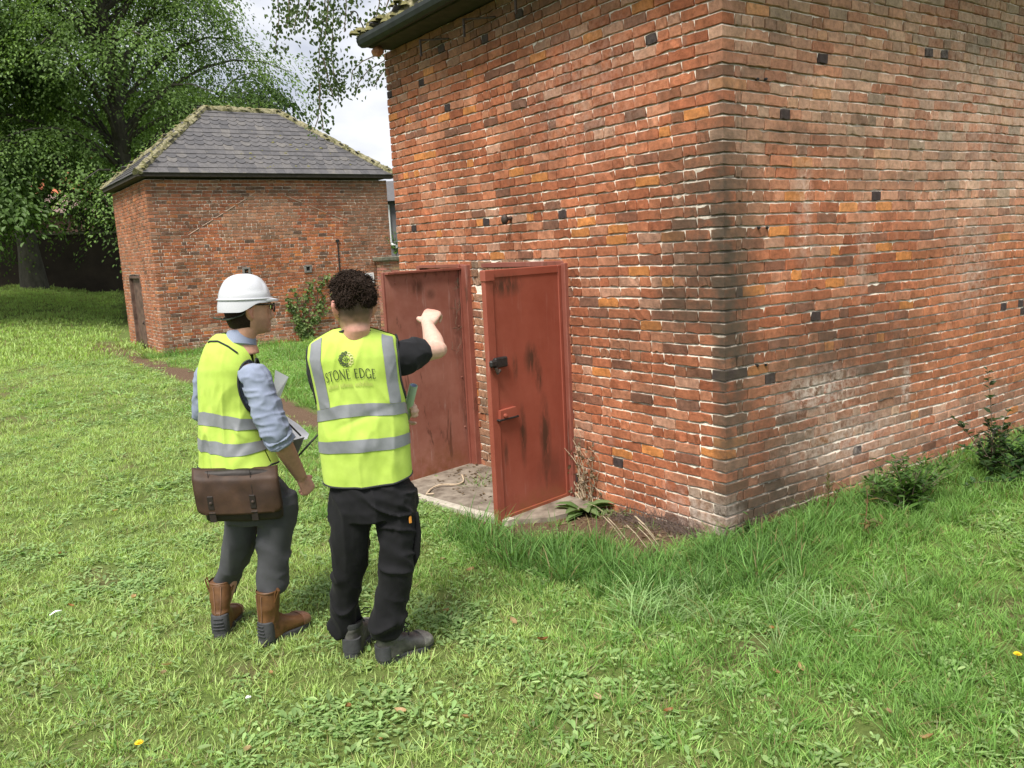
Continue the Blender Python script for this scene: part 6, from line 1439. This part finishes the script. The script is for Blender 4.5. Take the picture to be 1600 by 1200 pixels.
for k in range(2): add_proto('clover', herb_patch(16, .06, .015, r, (.26, .38, .14), (.18, .30, .10), .03, .85))
for k in range(4): add_proto('clover', herb_patch(11, .065, .036, r, (.34, .45, .19), (.20, .33, .11), .022, .38))
for k in range(3): add_proto('dry', blade_tuft(24, .06, .010, .028, .0034, 1.6, r, (.46, .41, .26), (.30, .27, .16), .3))
for k in range(3): add_proto('broad', herb_patch(9, .05, .045, r, (.30, .42, .16), (.19, .32, .10), .03, .42, True))
for k in range(2): add_proto('far', blade_tuft(34, .20, .03, .075, .011, .7, r, YG, (.32, .45, .13), .10))
def sample_lawn():
    r = np.random.default_rng(99); out = []
    def ring(d0, d1, dens, kind_fn, size=1.0):
        a0, a1 = math.radians(-6), math.radians(140); area = .5 * (a1 - a0) * (d1 * d1 - d0 * d0); n = int(area * dens)
        a = r.uniform(a0, a1, n); d = np.sqrt(r.uniform(d0 * d0, d1 * d1, n)); x = CAM[0] + d * np.cos(a); y = CAM[1] + d * np.sin(a)
        z = ground_z(x, y); v = np.stack([x, y, z], 1) - CAM; c = v @ RM; px = 800 + FPX * c[:, 0] / c[:, 2]; py = 600 + FPX * c[:, 1] / c[:, 2]
        ok = (c[:, 2] > .2) & (px > -750) & (px < 2350) & (py < 2600)
        ok &= ~((x > -.005) & (y > -.02) & (y < 4.2) & (x < 5.6)) & ~((x > 0) & (y > 15) & (y < 18.8) & (x < 5.5)) & ~((x > 4.0) & (y > 3.5)) & ~((x > 0) & (y > 18.8) & (px > 180))
        x, y, z, d = x[ok], y[ok], z[ok], d[ok]; bs = bare_soil(x, y); keep = r.random(len(x)) > bs * .97; x, y, z, d = x[keep], y[keep], z[keep], d[keep]
        out.append((x, y, z, d, size, kind_fn))
    ring(1.6, 6.2, 460, 'near'); ring(6.2, 11, 190, 'near', 1.25); ring(11, 19, 75, 'near', 1.8); ring(19, 46, 18, 'far', 1.5)
    P = []; I = []; SC = []; RO = []
    for x, y, z, d, size, fn in out:
        n = len(x); u = r.random(n); pick = lambda k, m: r.choice(KINDS[k], m)
        # turf is longer and deeper green rightwards; tree shade is put into that green too
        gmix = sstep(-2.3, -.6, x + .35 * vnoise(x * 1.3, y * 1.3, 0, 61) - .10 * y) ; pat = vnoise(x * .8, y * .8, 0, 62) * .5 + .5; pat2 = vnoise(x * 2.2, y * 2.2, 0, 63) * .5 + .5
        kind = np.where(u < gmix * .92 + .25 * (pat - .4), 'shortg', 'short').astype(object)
        herb = r.random(n); hm = (.13 + .40 * sstep(.45, .75, pat2)) * (1 - .5 * gmix)
        kind[(herb < hm) & (d < 20)] = 'clover'; kind[(herb > .978) & (d < 14)] = 'broad'
        kind[(r.random(n) < .22 * gmix * sstep(.4, .7, pat)) & (herb > .3)] = 'mid'
        kind[(r.random(n) < .085 - .06 * gmix + .16 * sstep(.55, .8, pat) * (1 - gmix)) & (d < 20)] = 'dry'
        if fn == 'far': kind[:] = 'far'
        # longer growth the mower misses: along the bed, the corner and the right wall
        edge = np.where(x < .05, np.abs(np.hypot(np.maximum(-x - .62, 0) * 0 + (-x - .68 - .12 * np.maximum(y - .2, 0)), 0)), 9)
        band = (x > -1.36) & (x < -.38) & (y > -.35) & (y < 1.35) & (np.abs(x + .97 + .22 * np.clip(.6 - y, 0, 1) * -1) < .33)
        band |= (x > -.85) & (x < .25) & (y > -.62) & (y < -.06) & (x * .9 - y > -.30)
        bandm = band & (r.random(n) < .42); kind[bandm] = 'long'
        rw = (x > .1) & (y > -.34 - .06 * x) & (y < 0); kind[rw & (r.random(n) < .22)] = 'long'; kind[rw & (r.random(n) < .4)] = 'mid'
        rw2 = (x > .1) & (y > -.75 - .05 * x) & (y <= -.34 - .06 * x); kind[rw2 & (r.random(n) < .35)] = 'mid'
        base2 = (x > -.35) & (x < 0) & (y > 1.3) & (y < 14); kind[(x > -.35) & (y > 14.6) & (y < 15.0) & (r.random(n) < .5)] = 'mid'
        pt = np.exp(-(((x + .98) / .20) ** 2 + ((y + .42) / .13) ** 2)); kind[r.random(n) < pt * .4] = 'pale'
        pt = np.exp(-(((x + .55) / .40) ** 2 + ((y + .95) / .22) ** 2)); kind[r.random(n) < pt * .06] = 'pale'
        drb = (np.hypot(x + .80, y - 1.42) < .26); kind[drb & (r.random(n) < .6)] = 'long'
        idx = np.zeros(n, int); sc = r.uniform(.8, 1.25, n) * size
        for k in KINDS:
            mk = kind == k
            if mk.any(): idx[mk] = pick(k, mk.sum())
        sc = np.where(kind == 'long', sc * (.55 + .6 * r.random(n)) / size ** .7, sc); sc = np.where(kind == 'far', sc / 1.0, sc)
        # legs, boots and door leaves press the grass down
        sc = np.where(np.hypot(x + 2.6, y - .35) < .0, sc * .5, sc)
        P.append(np.stack([x, y, z], 1)); I.append(idx); SC.append(sc); RO.append(np.stack([r.normal(0, .12, n), r.normal(0, .12, n), r.random(n) * 6.283], 1))
    return np.concatenate(P), np.concatenate(I), np.concatenate(SC), np.concatenate(RO)
def scatter(name, P, I, SC, RO, coll):
    me = bpy.data.meshes.new(name); me.vertices.add(len(P)); me.vertices.foreach_set('co', P.astype(np.float32).ravel())
    a = me.attributes.new('idx', 'INT', 'POINT'); a.data.foreach_set('value', I.astype(np.int32))
    a = me.attributes.new('scl', 'FLOAT', 'POINT'); a.data.foreach_set('value', SC.astype(np.float32))
    a = me.attributes.new('rot', 'FLOAT_VECTOR', 'POINT'); a.data.foreach_set('vector', RO.astype(np.float32).ravel())
    o = link(name, me); ng = bpy.data.node_groups.new(name, 'GeometryNodeTree')
    ng.interface.new_socket('Geometry', in_out='INPUT', socket_type='NodeSocketGeometry'); ng.interface.new_socket('Geometry', in_out='OUTPUT', socket_type='NodeSocketGeometry')
    gi = ng.nodes.new('NodeGroupInput'); go = ng.nodes.new('NodeGroupOutput'); ip = ng.nodes.new('GeometryNodeInstanceOnPoints'); ci = ng.nodes.new('GeometryNodeCollectionInfo')
    ci.inputs['Collection'].default_value = coll; ci.inputs['Separate Children'].default_value = True; ci.inputs['Reset Children'].default_value = True
    def na(nm, ty):
        q = ng.nodes.new('GeometryNodeInputNamedAttribute'); q.data_type = ty; q.inputs['Name'].default_value = nm
        return [s for s in q.outputs if s.enabled and s.name == 'Attribute'][0]
    K = ng.links.new; K(gi.outputs[0], ip.inputs['Points']); K(ci.outputs[0], ip.inputs['Instance']); ip.inputs['Pick Instance'].default_value = True
    K(na('idx', 'INT'), ip.inputs['Instance Index']); K(na('rot', 'FLOAT_VECTOR'), ip.inputs['Rotation']); K(na('scl', 'FLOAT'), ip.inputs['Scale']); K(ip.outputs[0], go.inputs[0])
    md = o.modifiers.new('scatter', 'NODES'); md.node_group = ng; return o
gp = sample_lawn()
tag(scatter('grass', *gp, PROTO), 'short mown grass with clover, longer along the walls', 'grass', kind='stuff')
# ------------------------------------------------------------------ weeds, ivy, litter
def plant(name, label, cat, base, stems, leaf, wr, n, ca, cb, seed, stem_r=.004, stem_mat='twig', up=.35, leaf_out=.9, t0=.15, group=None):
    """stems: list of (dx, dy, height, bow); leaves spread along each stem"""
    r = np.random.default_rng(seed); t = empty(name, tuple(base)); tag(t, label, cat, group); mb = MB(); P = []; T_ = []
    for dx, dy, h, bow in stems:
        q = [np.array([dx * f ** 1.4 + bow * math.sin(f * 2.6) * .3, dy * f ** 1.4 + bow * math.cos(f * 3) * .12, h * f - .02 - abs(bow) * .5 * f ** 3 * h]) for f in np.linspace(0, 1, 7)]
        mb.tube(q, [stem_r * (1 - .7 * i / 6) for i in range(7)], 5); q = np.array(q); k = (t0 + (1 - t0) * r.random(n) ** .8) * 5.999; k0 = k.astype(int); p = q[k0] + (q[k0 + 1] - q[k0]) * (k - k0)[:, None]
        a = r.random(n) * 6.283; d = np.stack([np.cos(a) * leaf_out, np.sin(a) * leaf_out, up + r.normal(0, .3, n)], 1); sz = leaf * r.uniform(.55, 1.25, n) * (1.15 - .6 * (k / 6)); nr = np.stack([-np.cos(a) * .5, -np.sin(a) * .5, np.ones(n)], 1) + r.normal(0, .25, (n, 3))
        P.append(kites(p, d, nr, sz, sz * wr, .12)); T_.append(tones(n, ca, cb, r))
    mb.build('stem', M[stem_mat], t); link('leaves', kite_mesh('leaves', np.concatenate(P), np.concatenate(T_)), M['leaf'], t); return t
M['red_stem'] = simple('red_stem', (.16, .07, .04), .8, var=.3, nscale=30)
M['dry_stem'] = simple('dry_stem', (.36, .29, .20), .9, var=.25, nscale=30)
def gz(p): return np.array([p[0], p[1], float(ground_z(p[0], p[1]))])
r = np.random.default_rng(6)
rs = lambda n, sx, sy, h0, h1, b=.12: [(r.normal(0, sx), r.normal(0, sy), r.uniform(h0, h1), r.normal(0, b)) for _ in range(n)]
DGa, DGb = (.030, .070, .018), (.075, .135, .035)
b = gz(ground(1552, 742)); b[1] = min(b[1], -.14)
plant('bramble', 'dark leafy bramble with one tall upright shoot at the foot of the right wall', 'bramble', b, [(-.06, .06, .86, .05)] + rs(14, .26, .10, .25, .55, .3), .075, .62, 26, (.022, .055, .016), (.065, .12, .035), 41, .005)
b = gz(ground(1600, 742)); b[1] = min(b[1], -.16)
plant('bramble', 'low spreading bramble at the right edge of the photograph', 'bramble', b, rs(14, .30, .14, .18, .42, .35), .07, .62, 26, (.022, .06, .018), (.06, .12, .035), 42, .005)
b = gz(ground(1420, 800))
plant('nettle', 'bushy clump of narrow leaved nettles in front of the right wall', 'weed', b, rs(36, .28, .10, .20, .42, .2), .085, .36, 20, (.045, .10, .022), (.10, .19, .045), 43)
b = gz(ground(1372, 792)); b[1] = min(b[1], -.06)
plant('nettle', 'small fine leaved weed between the tall dock and the nettles', 'weed', b, rs(9, .10, .05, .18, .30, .2), .045, .5, 22, (.07, .15, .03), (.14, .24, .05), 44)
b = gz(ground(1293, 812)); b[1] = min(b[1], -.07)
plant('dock_plant', 'thin reddish dock stem standing against the right wall near the corner', 'weed', b, [(.02, .02, .36, .03), (-.03, .0, .28, .06), (.05, -.02, .22, .1)], .06, .35, 16, (.09, .07, .03), (.12, .15, .05), 45, .004, 'red_stem', up=.6, leaf_out=.5)
b = gz(ground(1350, 842))
plant('dock_plant', 'leaning dock with rusty seed stem and yellowing leaves on the grass', 'weed', b, [(.03, .03, .34, .1), (-.06, -.02, .16, .2), (.07, -.04, .14, .2)], .085, .40, 9, (.13, .16, .05), (.24, .17, .07), 46, .004, 'red_stem', up=.3)
b = gz(ground(1165, 848)); b[0], b[1] = .16, -.05
plant('dock_plant', 'broad green leaf weed just right of the building corner', 'weed', b, rs(6, .08, .03, .10, .2, .2), .075, .55, 5, (.06, .13, .03), (.11, .20, .05), 47)
# the rosette of long pale leaves beside the near door
def rosette(base, n, L_, seed):
    r = np.random.default_rng(seed); V = []; F = []; C = []
    for i in range(n):
        a = r.uniform(-2.9, .5) if i % 3 else r.random() * 6.283; l = L_ * r.uniform(.6, 1.15); w_ = l * .16; el = r.uniform(.25, 1.0); k = len(V); m_ = 7; c = np.array(lerp((.11, .19, .06), (.20, .27, .12), r.random()))
        for j in range(m_):
            f = j / (m_ - 1); o = np.array([math.cos(a), math.sin(a), 0]) * l * f * math.cos(el * (1 - .4 * f)) + np.array([0, 0, l * math.sin(el) * f * (1 - .62 * f)]); ww = w_ * math.sin(math.pi * (.12 + .85 * f)) * (1 + .25 * (j % 2)); s_ = np.array([-math.sin(a), math.cos(a), 0])
            V += [o - s_ * ww + V3(0, 0, .25 * ww), o, o + s_ * ww + V3(0, 0, .25 * ww)]; C += [c * .85, c * 1.25, c * .95]
        for j in range(m_ - 1):
            for q in (0, 1): x = k + j * 3 + q; F.append((x, x + 1, x + 4, x + 3))
    t = empty('thistle', tuple(base)); tag(t, 'rosette of long pale green thistle leaves beside the open near door', 'weed'); link('leaves', make_mesh('leaves', V, F, np.array(C)), M['leaf'], t)
rosette(gz((-.16, 1.20)), 26, .24, 48)
b = gz((-.10, 1.02))
plant('thistle', 'low straggly thistle trailing over the soil under the wall', 'weed', b, [(-.10, -.25, .10, .2), (-.2, -.1, .08, .2), (-.05, -.3, .12, .1), (-.12, .1, .12, .1)], .07, .25, 12, (.12, .19, .06), (.20, .26, .11), 49, .004, 'dry_stem')
t = empty('dried_vine', (0, 0, 0)); tag(t, 'dry brown vine stems clinging to the wall right of the near door', 'vine')
for k in range(16):
    mb = MB(); y0_ = r.uniform(1.18, 1.46); q = [V3(-.02, y0_, -.06)]; h_ = r.uniform(.25, .62)
    for j in range(7): q.append(q[-1] + V3(r.normal(0, .010), r.normal(0, .035), h_ / 7)); q[-1][0] = min(-.012, max(-.09, q[-1][0]))
    mb.tube(q, [.005 * (1 - .1 * j) for j in range(8)], 4); mb.build('stem', M['dry_stem'], t)
n = 90; p = np.stack([r.uniform(-.09, -.02, n), r.uniform(1.15, 1.48, n), r.uniform(-.02, .45, n)], 1)
link('leaves', kite_mesh('leaves', kites(p, r.normal(0, 1, (n, 3)), r.normal(0, 1, (n, 3)), r.uniform(.02, .045, n), r.uniform(.012, .03, n)), tones(n, (.14, .10, .065), (.30, .24, .16), r)), M['leaf'], t)
t = empty('dead_scrub', (0, 0, 0)); tag(t, 'patch of dead purplish brown scrub at the wall foot left of the corner', 'weed')
mb = MB()
for k in range(520):
    y_ = r.uniform(.14, .92); a = V3(-.03 - abs(r.normal(0, .10)), y_, float(ground_z(-.1, y_)) - .01); d = unit(V3(r.normal(-.2, .5), r.normal(0, .5), r.uniform(.3, 1.1))); l = r.uniform(.05, .15) * (1.1 - .3 * abs(y_ - .5)); mb.tube([a, a + d * l * .5 + V3(0, 0, .01), a + d * l + V3(r.normal(0, .012), r.normal(0, .012), -.01)], [.0018, .0014, .0008], 3, cap=False)
tag(mb.build('twigs', simple('dead_twigs', (.085, .055, .050), .95, var=.35, nscale=60, col2=(.17, .125, .10)), t), kind='stuff')
mb = MB()
for k in range(7):
    y_ = .1 + .06 * k + r.normal(0, .03); a = V3(-.28 - r.random() * .2, y_, -.0); mb.tube([a, a + V3(-.05, .05, .10), a + V3(-.02, .16, .12), a + V3(.04, .24, .05)], [.003, .003, .0025, .002], 4)
mb.build('stem', M['dry_stem'], t)
# ivy on the far building
t = empty('ivy', (3.2, LY - .01, 0)); tag(t, 'ivy climbing the smaller building between the two men', 'ivy'); mb = MB(); P = []; T_ = []
paths = [[(3.05, .02), (2.95, .45), (2.78, .75), (2.72, 1.0)], [(3.1, .02), (3.05, .5), (3.12, .85), (3.25, 1.2), (3.32, 1.32)], [(3.15, .05), (3.25, .5), (3.42, .8), (3.45, 1.1), (3.62, 1.35), (3.72, 1.45)], [(3.1, .3), (3.3, .45), (3.55, .75), (3.6, 1.0)], [(3.0, .2), (2.85, .5), (2.95, .9), (2.9, 1.15)]]
for i, pa in enumerate(paths):
    q = catmull(np.array([[x - 3.2, 0, z] for x, z in pa]), 14); mb.tube(list(q), .010, 5); n = 80; k = r.random(n) ** 1.2 * 12.99; k0 = k.astype(int); p = q[k0] + (q[k0 + 1] - q[k0]) * (k - k0)[:, None] + np.stack([r.normal(0, .055, n), r.uniform(-.06, -.01, n), r.normal(0, .05, n)], 1)
    sz = r.uniform(.05, .10, n); P.append(kites(p, np.stack([r.normal(0, .6, n), r.normal(-.3, .2, n), r.normal(-.5, .5, n)], 1), np.stack([r.normal(0, .3, n), -np.ones(n), r.normal(.4, .3, n)], 1), sz, sz * .85)); T_.append(tones(n, (.06, .11, .03), (.20, .26, .09), r))
mb.build('stem', M['twig'], t); link('leaves', kite_mesh('leaves', np.concatenate(P), np.concatenate(T_)), M['leaf'], t)
for (x, y, lab) in ((-.12, 16.3, 'weedy tuft under the brown door of the smaller building'), (.75, 14.85, 'dry weed at the front wall foot of the smaller building')):
    plant('wall_weed', lab, 'weed', gz((x, y)), rs(8, .14, .06, .15, .34, .15), .06, .45, 14, (.09, .12, .05), (.20, .24, .10), int(x * 100) + 60)
# plant on the low wall by the gap
plant('wall_weed', 'green weed growing on the coping of the low garden wall', 'weed', (5.42, 14.75, 1.80), rs(10, .08, .05, .3, .8, .1), .07, .6, 20, (.06, .13, .03), (.12, .22, .05), 71)
# notice
mb = MB(); mb.box((4.60, LY - .03, 1.14), (4.90, LY - .008, 1.44), .004); o = mb.build('notice_board', M['white']); tag(o, 'small white notice on the smaller building beside the curly hair', 'notice')
mb = MB(); mb.box((4.645, LY - .0335, 1.19), (4.855, LY - .0295, 1.395)); mb.build('printed_panel', simple('notice_print', (.52, .55, .62), .6, var=.05), o)
# stick on the slab and litter
mb = MB(); q = [ground(666, 772, -.03), ground(676, 762, -.03), ground(692, 757, -.025), ground(712, 757, -.03), ground(724, 752, -.03), ground(722, 742, -.03)]; mb.tube(catmull(np.array(q), 16), [.0055 + .003 * math.sin(i) ** 2 for i in range(16)], 6)
mb.tube([q[0], q[0] + V3(.05, -.03, .0)], .006, 5); tag(mb.build('dry_stick', simple('pale_stick', (.46, .36, .25), .9, var=.2, nscale=30), None, True), 'crooked pale dry stick lying on the concrete slab', 'stick')
P = []; n = 520; x = np.concatenate([r.uniform(-.62, -.02, 260), r.uniform(-.52, -.02, 260)]); y = np.concatenate([r.uniform(1.75, 2.85, 260), r.uniform(.15, 1.3, 260)]); keep = r.random(n) < np.clip(1.2 + x * 1.6, .1, 1); x, y = x[keep], y[keep]; n = len(x)
z = np.where(y > 1.5, -.038, ground_z(x, y) + .006); a = r.random(n) * 6.283; sz = r.uniform(.012, .045, n)
tag(link('leaf_litter', kite_mesh('leaf_litter', kites(np.stack([x, y, z], 1), np.stack([np.cos(a), np.sin(a), r.normal(0, .15, n)], 1), np.stack([r.normal(0, .3, n), r.normal(0, .3, n), np.ones(n)], 1), sz, sz * .5), tones(n, (.10, .06, .035), (.34, .25, .16), r)), M['leaf']), 'dry leaf crumbs on the slab and the soil bed', 'leaf litter', kind='stuff')
t = empty('dried_tendrils', (0, 0, 0)); tag(t, 'dry climbing tendrils and cobweb along the hinge side of the far red door', 'vine')
for k in range(11):
    f_ = r.random() ** 1.5; z = 1.66 - 1.1 * f_ * r.random(); a0 = math.radians(101); u_ = r.uniform(.0, .10) if k % 3 else r.uniform(.05, .22); q = []
    for j in range(6): uu = u_ + .018 * j * r.uniform(-.5, 1); q.append(V3(-.02 - uu * math.sin(a0) - .018 * math.cos(a0) * 0, 2.92 + uu * math.cos(a0) - .030, z - .022 * j + r.normal(0, .012)))
    mb = MB(); mb.tube(q, [.0022, .0022, .002, .0018, .0015, .001], 4); mb.build('tendril', M['twig'], t)
# fallen leaves, flowers
LP = [(848, 1010), (1250, 1052), (1212, 1062), (1452, 1168), (1338, 993), (802, 975), (1388, 1128), (730, 1135), (110, 955), (208, 940), (262, 1053), (255, 1065), (545, 1112), (626, 1125), (598, 1165), (1205, 990), (955, 905), (425, 812 + 250), (385, 1240 - 60), (935, 1105), (1045, 1125), (700, 960), (735, 895), (690, 880), (95, 870), (180, 800)]
LV = []
for k, (px, py) in enumerate(LP):
    g = gz(ground(px, py)); a = r.random() * 6.28; s_ = r.uniform(.030, .052); V = []; m_ = 6
    for j in range(m_):
        f = j / (m_ - 1); w_ = .30 * math.sin(math.pi * min(1, .08 + .92 * f)) ** .8 * s_; V += [(s_ * (f - .5), -w_, .014 + .35 * w_ + .18 * s_ * (f - .5) ** 2 * 4), (s_ * (f - .5), 0, .010 + .18 * s_ * (f - .5) ** 2 * 4), (s_ * (f - .5), w_, .014 + .5 * w_ + .18 * s_ * (f - .5) ** 2 * 4)]
    F = [(j * 3 + q, j * 3 + q + 1, j * 3 + q + 4, j * 3 + q + 3) for j in range(m_ - 1) for q in (0, 1)]
    c = lerp((.42, .22, .08), (.48, .36, .22), r.random()) if k % 4 else (.30, .13, .05)
    o = link('fallen_leaf', make_mesh('fallen_leaf', V, F, np.tile(c, (len(V), 1))), M['leaf']); o.location = tuple(g + V3(0, 0, .018)); o.rotation_euler = (r.normal(0, .25), r.normal(0, .25), a)
    LV.append((o, px, py, 0 if k % 4 == 0 else (1 if c[1] < .29 else 2)))
LV.sort(key=lambda q: q[1]); words = ('dark brown', 'orange brown', 'pale tan'); place_ = lambda px, py: 'on the left lawn' if px < 320 else ('in front of the two men' if px < 700 else ('on the lawn before the red doors' if px < 1010 else 'on the right hand lawn'))
for w_ in range(3):
    for pl in sorted(set(place_(q[1], q[2]) for q in LV)):
        g_ = [q for q in LV if q[3] == w_ and place_(q[1], q[2]) == pl]
        for i, q in enumerate(g_):
            nth = '' if len(g_) == 1 else (('left one', 'right one') if len(g_) == 2 else ('leftmost', 'second from left', 'third from left', 'fourth from left', 'fifth from left', 'sixth from left'))[i]
            tag(q[0], 'curled %s fallen leaf %s%s' % (words[w_], pl, ', ' + nth if nth else ''), 'leaf', 'fallen leaves scattered on the lawn')
yel = simple('dandelion_yellow', (.78, .56, .015), .7, var=.12, nscale=90)
for px, py, lab in ((218, 1173, 'yellow dandelion flower in the lawn at the lower left'), (1589, 1035, 'yellow dandelion flower in the lawn at the right edge'), (207, 566, 'tiny yellow flower in the grass by the worn strip, the left one'), (221, 572, 'tiny yellow flower in the grass by the worn strip, the right one')):
    g = gz(ground(px, py)); t = empty('dandelion', tuple(g)); tag(t, lab, 'flower'); mb = MB(); mb.tube([(0, 0, -.01), (.004, .002, .02), (.002, 0, .045)], .002, 5); mb.build('stem', M['red_stem'], t); mb = MB()
    for ring, (n, rad, h_) in enumerate(((16, .019, .044), (12, .014, .048), (8, .008, .051))):
        for k in range(n):
            a = 6.283 * k / n + ring * .3; d = V3(math.cos(a), math.sin(a), 0); s_ = V3(-d[1], d[0], 0); o = V3(.002, 0, h_ - .003); mb.add([o, o + d * rad * .6 + s_ * .0028, o + d * rad + V3(0, 0, .003), o + d * rad * .6 - s_ * .0028], [(0, 1, 2, 3)])
    mb.build('petals', yel, t)
wf = simple('white_petals', (.75, .75, .72), .7, var=.05)
for px, py, lab in ((389, 1098, 'white clover flower in the lawn below the tan boots'), (88, 965, 'pale feather lying on the lawn at the left')):
    g = gz(ground(px, py)); o_ = V3(0, 0, .03); mb = MB()
    if 'clover' in lab:
        for k in range(26):
            d = unit(V3(r.normal(), r.normal(), abs(r.normal()) * .8)); mb.tube([o_, o_ + d * .007, o_ + d * .013], [.001, .0028, .001], 4)
        o = mb.build('clover_flower', wf); tag(o, lab, 'flower')
    else:
        mb.add([(-.03, -.01, .02), (.0, -.008, .032), (.035, 0, .03), (.0, .010, .034), (-.03, .004, .022)], [(0, 1, 2, 3, 4)]); o = mb.build('feather', wf); tag(o, lab, 'feather')
    o.location = tuple(g)
